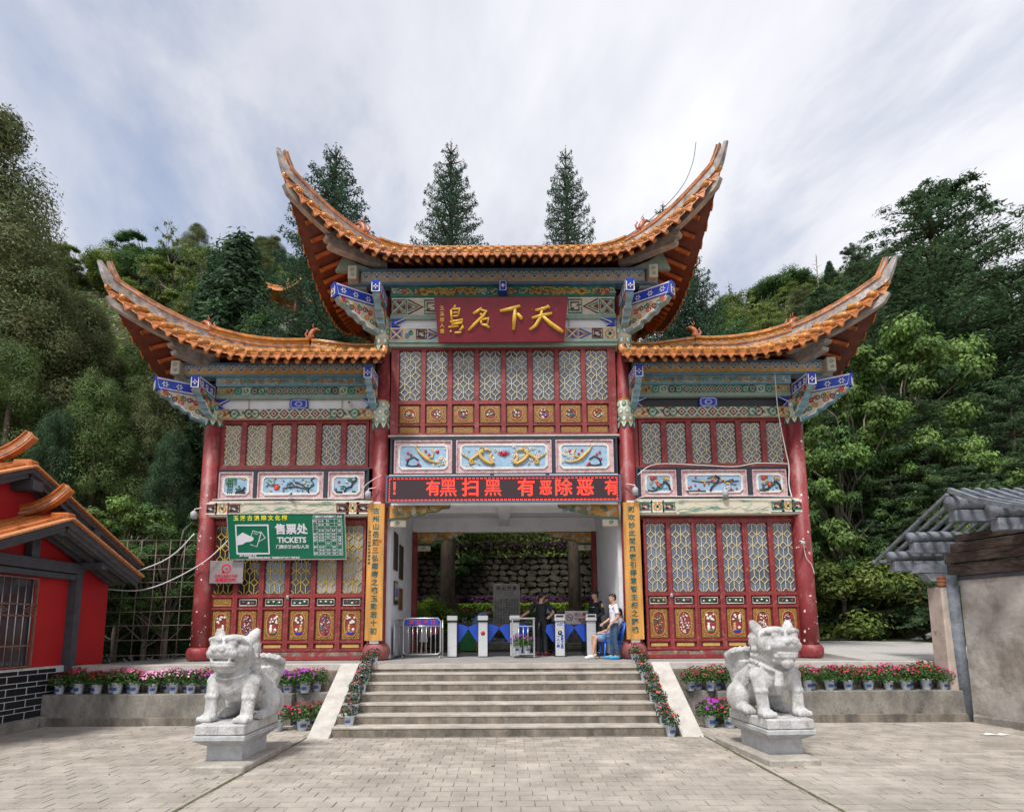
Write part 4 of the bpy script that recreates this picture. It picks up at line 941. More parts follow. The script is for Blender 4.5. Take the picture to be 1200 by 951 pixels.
# wings upper beams
for s in (-1, 1):
    def bx(b, x0, x1, *a): b.box(*sorted((s*x0, s*x1)), *a)
    b = MB(); a, c = sorted((s*3.38, s*8.32)); hearts(b, a, c, 8.46, 8.76, 14.78, M_BLUEB, M_OCHRE); b.box(a, c, 14.8, 15.1, 8.76, 8.8, M_BLUEB); b.box(a, c, 14.79, 15.1, 8.43, 8.46, M_TEAL); gb(b, 'heart_frieze')
    rf = WR[s]; b = MB(); xs_ = np.linspace(5.2, 8.2, 13); o_ = rf.xl if s < 0 else rf.xl
    tp = [(s*x, rf.pt('front', s*x-rf.xl, .36)[0].z-.30) for x in xs_]; tp = [(x, max(z, 8.81)) for x, z in tp]
    b.prism([(s*5.2, 8.80)]+tp+[(s*8.2, 8.80)], 14.86, 14.95, M_PALEG); gb(b, 'eave_board')
    a, c = sorted((s*3.42, s*7.5)); b = MB(); scrolls(b, a, c, 8.19, 8.42, 14.86, M_TEAL, [M_CREAMP, M_CREAMP, M_TEAL, M_MINT, M_ORANGE], 8, .2); gb(b, 'carved_beam')
    b = MB(); diamonds(b, a, c, 7.97, 8.18, 14.94, M_CREAMP if False else M_MINT, .15); gb(b, 'diamond_frieze')
    b = MB(); b.box(a, c, 14.90, 15.15, 7.87, 7.965, M_PALEG); gb(b, 'soffit_board')
    b = MB(); b.box(a, c, 15.05, 15.1, 7.61, 7.868, M_WALLW if s < 0 else M_BLACK)  # right wing gap is open; its darkness is painted as a black sheet
    for u in (.2, .8) if s < 0 else (): x = a+(c-a)*u; b.box(x-.02, x+.02, 15.03, 15.05, 7.61, 7.868, M_COPING)
    g = gb(b, 'gap_infill')
    b = MB(); cx = (a+c)/2-.1*s; b.prism([(cx-.24, 7.66), (cx-.18, 7.61), (cx+.18, 7.61), (cx+.24, 7.66), (cx+.24, 7.82), (cx+.18, 7.87), (cx-.18, 7.87), (cx-.24, 7.82)], 14.98, 15.05, M_COBALT)
    b.ribbon([(cx-.2, 7.67), (cx-.16, 7.635), (cx+.16, 7.635), (cx+.2, 7.67), (cx+.2, 7.81), (cx+.16, 7.845), (cx-.16, 7.845), (cx-.2, 7.81)], .012, 14.98, .008, M_LINE, closed=True)
    for k in range(8): t = 2*PI*k/8; b.blob((cx+math.cos(t)*.08, 14.975, 7.74+math.sin(t)*.055), (.028, .008, .014), M_LINE, 6, 4)
    for sg, xx in ((1, a), (-1, c)):
        b.prism([(xx, 7.61), (xx+sg*.20, 7.62), (xx+sg*.10, 7.74), (xx+sg*.32, 7.87), (xx, 7.87)], 14.97, 15.05, M_COBALT); b.ribbon([(xx+sg*.20, 7.62), (xx+sg*.06, 7.74), (xx+sg*.32, 7.87)], .014, 14.97, .008, M_LINE)
    gb(b, 'painted_block', g)
    b = MB(); diamonds(b, a-.02, c+.02, 7.355, 7.61, 14.99, M_CREAMP, .2); gb(b, 'diamond_frieze')
    # long painted beam over the doors
    a, c = sorted((s*3.35, s*7.72)); M_LAND = mat('painted_landscape', (.62, .56, .44), .7, .05, 3, col2=(.14, .26, .20), c2pos=(.50, .60), c2scale=3.2, stretch=(.7, 1, 3.2))
    b = MB(); b.bevbox(a, c, 14.93, 15.16, 4.74, 5.15, M_CREAMP, .015); b.box(a+1.1, c-1.0, 14.92, 14.93, 4.77, 5.13, M_LAND)
    for e0, e1 in ((a, a+1.1), (c-1.0, c)):
        for k in range(3):
            x = e0+.1+(e1-e0-.2)*(k+.5)/3
            if k == 1: geo(b, x-.17, x+.17, 4.80, 5.10, 14.925, 'o', .01, True)
            else: geo(b, x-.17, x+.17, 4.80, 5.10, 14.925, 'k', .01, s < 0)
    for e0, sg in ((a, 1), (c, -1)):
        for k in range(3): b.ribbon([(e0+sg*.02, 4.79+.03*k), (e0+sg*(.16-.04*k), 4.945), (e0+sg*.02, 5.10-.03*k)], .018, 14.93, .008+.002*k, [M_ORANGE, M_BLUEB, M_DKRED][k])
    for k in range(5): x = a+1.25+(c-a-2.5)*k/4; b.ribbon([(x-.22, 4.84+.04*(k % 2)), (x, 4.89+.03*(k % 2)), (x+.1, 4.87), (x+.26, 4.93)], .008, 14.92, .004, M_GREENL)
    gb(b, 'painted_beam')

# ---------------------------------------------------------------- brackets at the column heads
def bracket(cx, cy, ang, ztop, reach, sc=1.0, parent=None, block=True):
    """side profile swept: stepped cloud corbel carrying a blue block; ang 0 = straight out towards -Y"""
    T = Matrix.Translation((cx, cy, ztop)) @ Matrix.Rotation(ang, 4, 'Z') @ Matrix.Rotation(-PI/2, 4, 'Z')
    # local x = outwards, z = up, y = across
    R_ = reach; b = MB(); w = .10*sc
    prof = [(0, -.42), (R_*.22, -1.02*sc), (R_*.36, -.98*sc), (R_*.40, -.86*sc), (R_*.50, -.86*sc), (R_*.60, -.74*sc), (R_*.70, -.72*sc), (R_*.78, -.58*sc), (R_*.92, -.52*sc), (R_, -.38*sc), (0, -.30)]
    prof[0] = (0, -1.1*sc)
    b.prism(prof, -w, w, M_TEAL, T)
    edge = prof[1:-1]
    for sg in (-1, 1):
        T2 = T @ Matrix.Translation((0, sg*w, 0)) @ (Matrix.Identity(4) if sg < 0 else Matrix.Scale(-1, 4, (0, 1, 0)))
        b.prism([(x*.90+.02, z*.92+.0) for x, z in prof], -.006, 0, M_CREAMP if abs(ang) > .1 else M_MINT, T2); b.ribbon([(x*.96, z+.04) for x, z in edge], .03, 0, .012, M_LINE, T=T2)
        q = random.Random(int(cx*10+ang*7))
        for k in range(16): u = .08+.055*k; b.ribbon(spiral(R_*u, (-.40-(.50 if k % 2 else .20)*(1-u))*sc, .085*sc, 1.3, 1 if k % 2 else -1, k, 9), .028, 0, .012+.004*(k % 3), [M_ORANGE, M_DKRED, M_CREAMP, M_DKGRN, M_FRED][k % 5], T=T2)
    o = gb(b, 'bracket', parent)
    if block:
        g = MB(); bl_ = [(R_*.12, -.30), (R_*1.02, -.36*sc), (R_*1.08, -.02), (R_*.12, .02)]; w2 = .13*sc
        g.prism(bl_, -w2, w2, M_COBALT, T)
        for sg in (-1, 1):
            T2 = T @ Matrix.Translation((0, sg*w2, 0)) @ (Matrix.Identity(4) if sg < 0 else Matrix.Scale(-1, 4, (0, 1, 0)))
            g.ribbon([(R_*.16, -.27), (R_*.98, -.32*sc), (R_*1.03, -.05), (R_*.16, -.02)], .018, 0, .008, M_LINE, closed=True, T=T2)
            for u in (.35, .62, .88):
                for k in range(6): t = 2*PI*k/6; g.prism([(R_*u+math.cos(t+d)*rr, -.17+math.sin(t+d)*rr) for d, rr in ((0, .022), (.4, .05), (0, .085), (-.4, .05))], -.008, 0, M_LINE, T2)
        # front face
        F = T @ Matrix.Translation((R_*1.055, 0, -.19)) @ Matrix.Rotation(PI/2, 4, 'Z')
        g.ribbon([(-w2*.85, -.13), (w2*.85, -.13), (w2*.85, .14), (-w2*.85, .14)], .016, 0, .012, M_LINE, closed=True, T=F)
        for k in range(4): t = 2*PI*k/4; g.prism([(math.cos(t+d)*rr, math.sin(t+d)*rr) for d, rr in ((0, .015), (.45, .04), (0, .07), (-.45, .04))], -.014, 0, M_LINE, F)
        gb(g, 'blue_block', o)
    return o
for s in (-1, 1):
    bracket(s*3.2, 15.0, 0, 10.62, .95, .85); bracket(s*3.25, 15.0, s*R(52), 10.62, 1.28, .95)
    bracket(s*7.62, 15.0, 0, 8.16, .88, .8); bracket(s*7.68, 15.0, s*R(52), 8.16, 1.22, .9)
    bracket(s*3.38, 14.95, 0, 8.42, .75, .8)
    for x, z in ((3.95, 11.18), (8.42, 8.58)):
        b = MB(); b.bevbox(-.12, .12, -.2, .15, -.19, .19, M_CREAMP, .02); b.ribbon(spiral(0, .06, .06, 1.2, 1, 0, 8), .012, -.2, .006, M_GREENL); b.ribbon(spiral(0, -.08, .05, 1.2, -1, 2, 8), .012, -.2, .006, M_DKGRN)
        ob = gb(b, 'beam_end'); ob.location = (s*x, 14.75-15, z-Z0)
        b = MB(); b.box(*sorted((s*(x-.3), s*(x+.2))), 14.9, 15.1, z-.28, z+.28, M_PALEG); b.box(*sorted((s*(x-.05), s*(x+.15))), 15.1, 18.8, z-.3, z+.25, M_PALEG); gb(b, 'side_beam')
# small blue centre block on the carved beam
b = MB(); b.bevbox(-.11, .11, 14.62, 14.9, 10.66, 10.98, M_COBALT, .012); b.ribbon([(-.08, 10.69), (.08, 10.69), (.08, 10.95), (-.08, 10.95)], .014, 14.62, .008, M_LINE, closed=True); b.prism([(-.05, 10.82), (0, 10.76), (.05, 10.82), (0, 10.88)], 14.61, 14.62, M_LINE); gb(b, 'blue_block')
for sg in (-1, 1):
    b = MB(); xx = sg*2.95; b.prism([(xx, 9.80), (xx-sg*.22, 9.81), (xx-sg*.12, 9.9), (xx-sg*.36, 10.02), (xx, 10.02)], 14.84, 14.92, M_COBALT); b.ribbon([(xx-sg*.22, 9.81), (xx-sg*.08, 9.9), (xx-sg*.36, 10.02)], .014, 14.84, .008, M_LINE); gb(b, 'blue_block')
# carved corner brackets of the opening, front and rear
def sparandrel(x, s, z, Y, L_, H_, name='carved_spandrel'):
    b = MB(); p = [(0, 0), (L_, 0), (L_*.98, -H_*.18), (L_*.86, -H_*.22), (L_*.78, -H_*.42), (L_*.62, -H_*.46), (L_*.55, -H_*.62), (L_*.36, -H_*.66), (L_*.3, -H_*.82), (L_*.02, -H_*.86), (0, -H_)]
    pts = [(x-s*a, z+c) for a, c in p]; b.prism(pts, Y-.06, Y+.06, M_ORANGE); b.ribbon(pts[1:], .03, Y-.06, .02, M_DKGRN)
    q = random.Random(int(x*9+Y))
    for k in range(26):
        a = q.random()*L_*.85; c = -q.random()*H_*.72*(1-a/L_*.8); b.ribbon(spiral(x-s*(a+.03), z+c-.04, .06, 1.2, q.choice([-1, 1]), q.uniform(0, 6), 9), .018, Y-.06, .018+.004*q.random(), q.choice([M_CREAMP, M_CREAMP, M_GOLDP, M_DKGRN, M_TEAL]))
    b.bevbox(*sorted((x, x-s*.42)), Y-.05, Y+.05, z-H_-.16, z-H_+.02, M_CREAMP, .02); b.ribbon(spiral(x-s*.2, z-H_-.07, .06, 1.2, 1, 0, 8), .016, Y-.05, .012, M_DKGRN)
    gb(b, name)
for s in (-1, 1): sparandrel(s*2.93, s, 5.03, 15.08, 1.55, .40); sparandrel(s*2.78, s, 4.93, 18.95, 1.5, .42)
# ------------------------------------------------------------------ signs and fittings on the gate
def txt(s, size, m, parent, loc, rot=(PI/2, 0, 0), name='lettering', **k):
    return link(name, text_mesh(s, size, m, name, **k), parent, loc, rot)
M_SIGNR = mat('plaque_red', (.17, .004, .012), .38, .10, 3, .12, 25, col2=(.30, .07, .06), c2pos=(.64, .72), c2scale=7)
M_GLET = mat('gilt_letter', (.78, .46, .05), .35, .08, 20)
# name board, tilted forward; the four brushed characters are drawn stroke by stroke
nb = thing('name_board', 'dark red name board with four large gold brushed characters hung under the top roof', 'sign', (0, 14.60, 9.22)); nb.rotation_euler = (R(12), 0, 0)
nb.location.x = -.05
MB().prism([(-1.62, 0), (1.62, 0), (1.72, 1.13), (-1.72, 1.13)], -.05, .05, M_SIGNR).build('board', nb)
def stroke(b, pts, w):
    P = [(a, -.062-.02, c) for a, c in pts]; b.tube(P, w, M_GLET, 8, flat=.45 if False else 1)
def character(name, strokes, ox, oz, s):
    b = MB()
    for pts, w in strokes:
        k = len(pts); b.tube([(ox+a*s, -.06, oz+c*s) for a, c in pts], [w*s*(1 if 0 < i < k-1 else .7) for i in range(k)], M_GLET, 7)
    return b.build(name, nb)
W1 = .062
character('character', [([(-.30, .28), (.0, .34), (.18, .42)], W1), ([(-.42, .02), (-.1, .10), (.28, .18)], W1), ([(-.05, .38), (-.12, .05), (-.3, -.25), (-.5, -.38)], W1), ([(-.08, .12), (.2, -.15), (.5, -.36), (.66, -.46)], W1*1.25), ([(.1, .44), (.2, .36)], W1)], 1.10, .58, .74)
character('character', [([(-.42, .24), (0, .32), (.3, .42)], W1*1.2), ([(.12, .34), (.1, 0), (.06, -.42)], W1*1.3), ([(.2, .16), (.32, .02), (.36, -.06)], W1*1.2)], .27, .60, .72)
character('character', [([(-.0, .42), (-.18, .28), (-.34, .2)], W1), ([(-.04, .34), (.18, .30), (.05, .1), (-.28, -.2), (-.52, -.44)], W1), ([(-.06, .2), (.04, .12)], W1), ([(-.04, -.06), (.0, -.22)], W1), ([(-.02, -.04), (.26, .02), (.22, -.2)], W1), ([(0, -.22), (.16, -.24), (.3, -.34)], W1)], -.50, .58, .66)
character('character', [([(.0, .52), (-.06, .42)], W1*.8), ([(-.16, .36), (-.14, -.02)], W1*.9), ([(-.14, .38), (.14, .40), (.1, .18)], W1*.9), ([(-.1, .26), (.08, .28)], W1*.7), ([(-.1, .14), (.1, .16)], W1*.7), ([(-.2, -.06), (.26, .02)], W1*.9), ([(-.06, .0), (-.16, -.16), (.24, -.08), (.26, -.24), (.14, -.36)], W1*.9), ([(-.26, -.24), (.1, -.2)], W1*.8), ([(-.2, -.42), (-.16, -.36)], W1*.8), ([(-.04, -.44), (.2, -.42)], W1*.9)], -1.17, .55, .72)
txt('玉\n溪\n旅\n人\n書', .125, M_GLET, nb, (-1.52, -.056, .56), spacing=1.15)
for x in (-1.3, 1.3): MB().tube([(x, .05, 1.0), (x, .28, 1.12)], .02, M_STEEL, 6).build('hanger', nb)

# LED display
M_LEDB = mat('led_face', (.035, .016, .020), .4, .15, 60); M_LED = mat('led_red', (1, .03, .015), .4, 0, emit=1.6)
M_ALU = mat('aluminium', (.10, .14, .20), .45, 0, metal=.5)
YL = 14.70
led = thing('led_display', 'long dark LED display with scrolling red Chinese characters above the opening', 'sign', (0, YL, 5.05))
b = MB(); b.box(-2.92, 2.88, -.02, .12, 0, .64, M_LEDB); b.build('screen', led)
b = MB(); frame_bars(b, -2.97, 2.93, -.03, .67, 0, .045, .05, M_ALU); b.build('frame', led)
def led_text(s, x, z, size, name='lettering'):
    """characters broken into rows like the lamps of the display"""
    o = txt(s, size, M_LED, led, (x, -.024, z), name=name, depth=.002, bold=.0 if s == '黑' else .005); return o
for s_, x, w in (('！', -2.66, .9), ('有', -1.78, .9), ('黑', -1.40, 1), ('扫', -.84, 1), ('黑', -.28, 1), ('有', .56, 1), ('恶', 1.05, .8), ('除', 1.49, 1), ('恶', 2.04, 1), ('有', 2.70, .85)):
    o = led_text(s_, x, .32, .46*(.9 if w < 1 else 1)); o.scale = (w, 1.0, 1)
b = MB()
for k in range(58):
    x = -2.86+k*.0998
    for z in (.045, .595): b.box(x-.032, x+.032, -.026, -.02, z-.011, z+.011, M_LED)
for k in range(8):
    for x in (-2.88, 2.84): b.box(x-.011, x+.011, -.026, -.02, .08+k*.066-.016, .08+k*.066+.016, M_LED)
b.build('border_lights', led)
b = MB(); b.box(-2.9, -.35, -.01, .03, .68, .70, M_WHITE); b.box(-.25, 1.05, -.01, .03, .68, .70, M_WHITE); b.box(1.15, 2.88, -.01, .03, .68, .70, M_WHITE); b.build('cable_trunking', led)

# couplet boards on the middle columns
LC = '古州山岳蓬三弘卿啼之魂玉動若十初'; RC = '和吹妙此閒風夜引得意智主相之醉魂'
M_INK = mat('ink_green', (.025, .10, .09), .5, 0)
for s, chars, lb in ((-1, LC, 'tall yellow wooden couplet board with dark characters on the column left of the opening'), (1, RC, 'tall yellow wooden couplet board with dark characters on the column right of the opening')):
    cb = thing('couplet_board', lb, 'sign', (s*3.215-.01, 14.84, 1.62))
    b = MB(); b.prism([(-.215, 0), (.215, 0), (.205, 3.42), (-.205, 3.42)], -.035, .02, M_WOODB); b.build('board', cb)
    for k, ch in enumerate(chars): txt(ch, .17, M_INK, cb, (0, -.037, 3.22-k*.2), bold=.004)
    if s < 0: txt('\n'.join('滇池月夜聽松濤聲雨書'), .07, M_INK, cb, (-.15, -.037, 2.3), spacing=1.25); txt('印', .09, mat('seal_red', (.45, .04, .03), .5, 0), cb, (.12, -.037, 2.45))
    b = MB(); b.box(-.1, .12, .0, .05, -.07, .01, M_WHITE); b.box(-.1, .1, .0, .05, 3.4, 3.47, M_WHITE); b.build('clip', cb)
# ticket board, tilted out from the top
M_GREENS = mat('ticket_green', (.0, .15, .075), .35, .08, 2); M_LILAC = mat('print_white', (.74, .72, .78), .5, 0); M_PYEL = mat('print_yellow', (.85, .80, .04), .5, 0)
tb = thing('ticket_board', 'green ticket price board with white lettering leaning out over the left doors', 'sign', (-5.46, 14.86, 3.64)); tb.rotation_euler = (R(14), 0, 0)
TH = 1.14
b = MB(); b.box(-1.42, 1.50, 0, .03, 0, TH, M_GREENS); frame_bars(b, -1.43, 1.51, -.01, TH+.01, 0, .015, .012, M_PINK); b.build('board', tb)
Ys = -.004
b = MB(); b.ribbon([(-1.22, .15), (-.42, .15), (-.42, .86), (-1.22, .86)], .035, 0, .006, M_LILAC, closed=True)
b.prism([(-1.20, .36), (-1.20, .58), (-1.06, .68), (-.90, .60), (-.80, .56), (-.79, .50), (-.86, .45), (-.98, .44), (-1.08, .38)], -.006, 0, M_LILAC)
b.ribbon([(-.86, .56), (-.80, .72), (-.60, .66), (-.72, .32), (-.88, .38)], .014, 0, .006, M_LILAC); b.ribbon([(-.68, .44), (-.50, .54), (-.60, .70), (-.66, .68)], .014, 0, .006, M_LILAC); b.ribbon([(-.78, .66), (-.68, .63)], .01, 0, .006, M_LILAC)
b.build('pictogram', tb)
txt('玉 溪 古 滇 国 文 化 园', .135, M_PYEL, tb, (-.60, Ys, 1.03), bold=.004)
txt('售票处', .27, M_LILAC, tb, (.16, Ys, .74), bold=.008); txt('TICKETS', .19, M_LILAC, tb, (.16, Ys, .48), bold=.006)
txt('门票价格20元/人次', .10, M_LILAC, tb, (.17, Ys, .31), bold=.002); 
txt('景区咨询电话 投诉', .052, M_LILAC, tb, (-.95, Ys, .095), bold=.002); txt('营业时间以当日公告为准 团体票请到窗口办理 谢谢合作', .052, M_LILAC, tb, (-.30, Ys, .04), bold=.002)
txt('门票价格及优惠政策公示', .066, M_LILAC, tb, (1.07, Ys, 1.06), bold=.002)
b = MB(); X0, X1, A0, A1 = .70, 1.42, .10, 1.0
b.ribbon([(X0, A0), (X1, A0), (X1, A1), (X0, A1)], .008, 0, .004, M_LILAC, closed=True)
for z in (.90, .82, .76, .66, .58, .50, .44, .34, .26, .18): b.box(X0, X1, -.004, 0, z-.003, z+.003, M_LILAC)
for x in (.80, 1.0, 1.14, 1.28): b.box(x-.003, x+.003, -.004, 0, A0 if x != 1.14 else .3, .82, M_LILAC); 
for x in (.80, 1.05, 1.24): b.box(x-.003, x+.003, -.004, 0, .82, A1, M_LILAC)
b.build('price_table', tb)
rg = random.Random(5)
for r_, z in enumerate((.95, .86, .71, .62, .54, .47, .39, .30, .22, .14)):
    for x0, t_ in ((.75, '票种'), (.90, '成人票'), (1.07, '半价'), (1.21, '免费'), (1.35, '儿童')):
        if rg.random() < .85: txt(t_, .045, M_LILAC, tb, (x0, Ys, z), bold=.001, name='print')
b = MB(); b.tube([(-1.3, .03, .05), (-1.3, .06, .05)], .01, M_STEEL, 6)
for x in (-1.2, 1.3): b.tube([(x, .03, TH-.1), (x, .34, TH-.2)], .014, M_STEEL, 6)
b.build('bracket_arm', tb)
# volunteer station plaque
pq = thing('wall_plaque', 'small brushed steel plaque with a red round emblem beside the left outer column', 'sign', (-6.99, 14.97, 3.05))
M_BRUSH = mat('brushed_steel', (.42, .38, .38), .35, .08, 3, metal=.6, stretch=(1, 1, 20)); M_CRIM = mat('crimson_print', (.50, .01, .04), .5, 0)
b = MB(); b.bevbox(-.42, .42, -.02, .03, 0, .57, M_BRUSH, .01); b.build('plate', pq)
b = MB(); ring = [(math.cos(a)*.105, .37+math.sin(a)*.10) for a in np.linspace(0, 2*PI, 25)[:-1]]; b.ribbon(ring, .032, -.02, .004, M_CRIM, closed=True)
b.prism([(-.11, .25), (-.03, .27), (-.09, .33)], -.024, -.02, M_CRIM); b.prism([(-.055, .38), (.0, .345), (.06, .40), (.0, .39)], -.024, -.02, M_CRIM); b.prism([(.0, .345), (.03, .31), (.045, .35)], -.024, -.02, M_CRIM); b.prism([(-.03, .34), (-.045, .31), (.0, .325)], -.024, -.02, M_CRIM); b.build('emblem', pq)
txt('玉溪古滇国文化园', .072, M_CRIM, pq, (0, -.022, .185), bold=.001); txt('志愿服务站', .105, M_CRIM, pq, (0, -.022, .085), bold=.004, spacing=1)
# lamps and cameras
M_GREYP = mat('grey_fitting', (.40, .41, .44), .5, 0)
def lamp_can(x, y, z, lb, side=1):
    t = thing('wall_lamp', lb, 'lamp', (x, y, z)); b = MB(); b.lathe([(.075, -.16), (.078, 0), (.06, .02), (.03, .05)], M_GREYP, (0, 0, 0), 14); b.build('shade', t)
    b = MB(); b.tube([(0, 0, .04), (0, .03, .1), (side*.18, .12, .16), (side*.22, .18, .15)], .012, M_WHITE, 6); b.build('arm', t)
lamp_can(-3.42, 14.7, 5.3, 'small grey can lamp on the column at the left end of the LED display', 1)
lamp_can(3.30, 14.7, 5.36, 'small grey can lamp on the column at the right end of the LED display', -1)
lamp_can(-7.83, 14.82, 4.83, 'small grey can lamp on the left outer column', 1)
lamp_can(5.62, 14.86, 5.32, 'small white can fitting on the relief panels of the right wing', 1)
def camera(x, y, z, rz, lb):
    t = thing('security_camera', lb, 'camera', (x, y, z), rz); b = MB(); b.bevbox(-.035, .035, -.12, .08, -.03, .04, M_WHITE, .012); b.build('body', t)
    b = MB(); b.tube([(0, -.12, 0), (0, -.135, 0)], .026, M_BLACK, 10); b.build('lens', t); b = MB(); b.tube([(0, .02, -.03), (0, .08, -.1), (0, .16, -.1)], .014, M_WHITE, 6); b.build('mount', t)
camera(7.45, 14.78, 3.98, R(-50), 'white bullet security camera on the right outer column')
camera(-5.45, 14.85, 5.30, R(40), 'small white security camera under the left relief panels')
camera(-5.0+1.0, 14.95, 7.72, 0, 'small dark camera box in the gap board under the left roof')
for x, lb in ((-2.05, 'small dark dome camera under the passage ceiling, left one'), (1.6, 'small dark dome camera under the passage ceiling, right one')):
    t = thing('dome_camera', lb, 'camera', (x, 15.5, 5.02)); b = MB(); b.lathe([(.06, -.0), (.06, -.05), (.045, -.1), (.0, -.12)][::-1], M_GREYP, (0, 0, 0), 12); b.build('dome', t); MB().tube([(0, 0, 0), (0, .05, .06)], .012, M_WHITE, 6).build('mount', t)
# cables
def cable(pts, r, m, lb):
    c = MB(); P = [Vector(p) for p in pts]; path = []
    for i in range(len(P)-1):
        p0, p1, p2, p3 = P[max(0, i-1)], P[i], P[i+1], P[min(len(P)-1, i+2)]
        for k in range(6):
            t = k/6; path.append(.5*((2*p1)+(-p0+p2)*t+(2*p0-5*p1+4*p2-p3)*t*t+(-p0+3*p1-3*p2+p3)*t**3))
    path.append(P[-1]); c.tube(path, r, m, 5); o = c.build('cable'); tag(o, lb, 'cable'); return o
cable([(7.02, 14.72, 8.4), (7.08, 14.8, 7.4), (7.25, 14.9, 6.4), (7.33, 14.95, 6.0), (7.30, 14.95, 5.5), (7.33, 14.9, 5.15)], .014, M_WHITE, 'white cable hanging down beside the right outer column')
cable([(3.2, 14.72, 5.02), (3.6, 14.85, 5.2), (4.6, 14.85, 5.19), (6, 14.85, 5.2), (7.3, 14.85, 5.17)], .011, M_WHITE, 'white cable along the top of the right painted beam')
cable([(3.4, 14.82, 5.75), (3.9, 14.95, 6.06), (5, 14.93, 6.03), (5.9, 14.93, 5.98), (6.5, 14.93, 6.07), (7.3, 14.93, 6.05)], .010, M_WHITE, 'white cable draped over the frame of the right relief panels')
cable([(-7.4, 14.85, 5.17), (-6, 14.85, 5.19), (-4.6, 14.85, 5.18), (-3.7, 14.85, 5.2), (-3.5, 14.75, 5.5), (-3.1, 14.7, 5.75)], .011, M_WHITE, 'white cable along the top of the left painted beam')
cable([(-7.8, 14.85, 4.3), (-8.6, 14.9, 3.6), (-10.4, 15, 3.1), (-12.5, 15.2, 3.0)], .016, M_WHITE, 'white cable sagging from the left outer column towards the mesh fence')
cable([(-6.9, 14.9, 4.2), (-7.6, 14.8, 3.5), (-9.0, 14.9, 2.9), (-10.5, 15, 3.0)], .014, M_WHITE, 'second lower white cable sagging away to the left of the gate')
cable([(7.5, 14.84, 3.9), (7.55, 14.84, 3.6), (7.66, 14.84, 3.45), (7.72, 14.84, 3.2)], .008, M_WHITE, 'short loose white wire below the camera on the right outer column')
cable([(at(px_, py_, 13.7)[0], 13.7, at(px_, py_, 13.7)[1]) for px_, py_ in ((818, 168), (814, 192), (802, 219), (778, 246), (745, 272), (722, 284), (700, 291))], .009, M_BLACK, 'thin dark lightning wire curving over the right end of the top roof')
cable([(at(px_, py_, 13.6)[0], 13.6, at(px_, py_, 13.6)[1]) for px_, py_ in ((342, 188), (348, 207), (365, 232))], .007, M_BLACK, 'thin dark wire at the left tip of the top roof')
# pictures on the passage walls
M_FRAMED = mat('frame_dark', (.05, .035, .025), .5, .1); M_POSTER = mat('poster', (.45, .38, .34), .6, .2, 8)
for k, (y, z, w, h, m, lb) in enumerate(((15.9, 3.95, .5, 1.0, M_FRAMED, 'dark wooden notice board on the left passage wall, nearest the yard'), (16.75, 3.75, .55, .95, M_FRAMED, 'second dark wooden notice board on the left passage wall'), (16.0, 2.85, .5, .62, M_POSTER, 'framed pale poster low on the left passage wall'), (16.75, 2.72, .5, .6, mat('brown_board', (.20, .08, .02), .5, .15), 'plain brown board low on the left passage wall'))):
    t = thing('wall_board', lb, 'board', (-2.92, y, z)); b = MB(); b.box(0, .03, -w/2, w/2, -h/2, h/2, M_FRAMED if k == 2 else m); b.build('panel', t)
    if k == 2:
        b = MB(); b.box(.03, .036, -w/2+.04, w/2-.04, -h/2+.12, h/2-.04, M_POSTER); [b.box(.036, .04, -.17+.12*i, -.10+.12*i, -.1, .12, M_COBALT) for i in range(3)]; b.build('print', t)
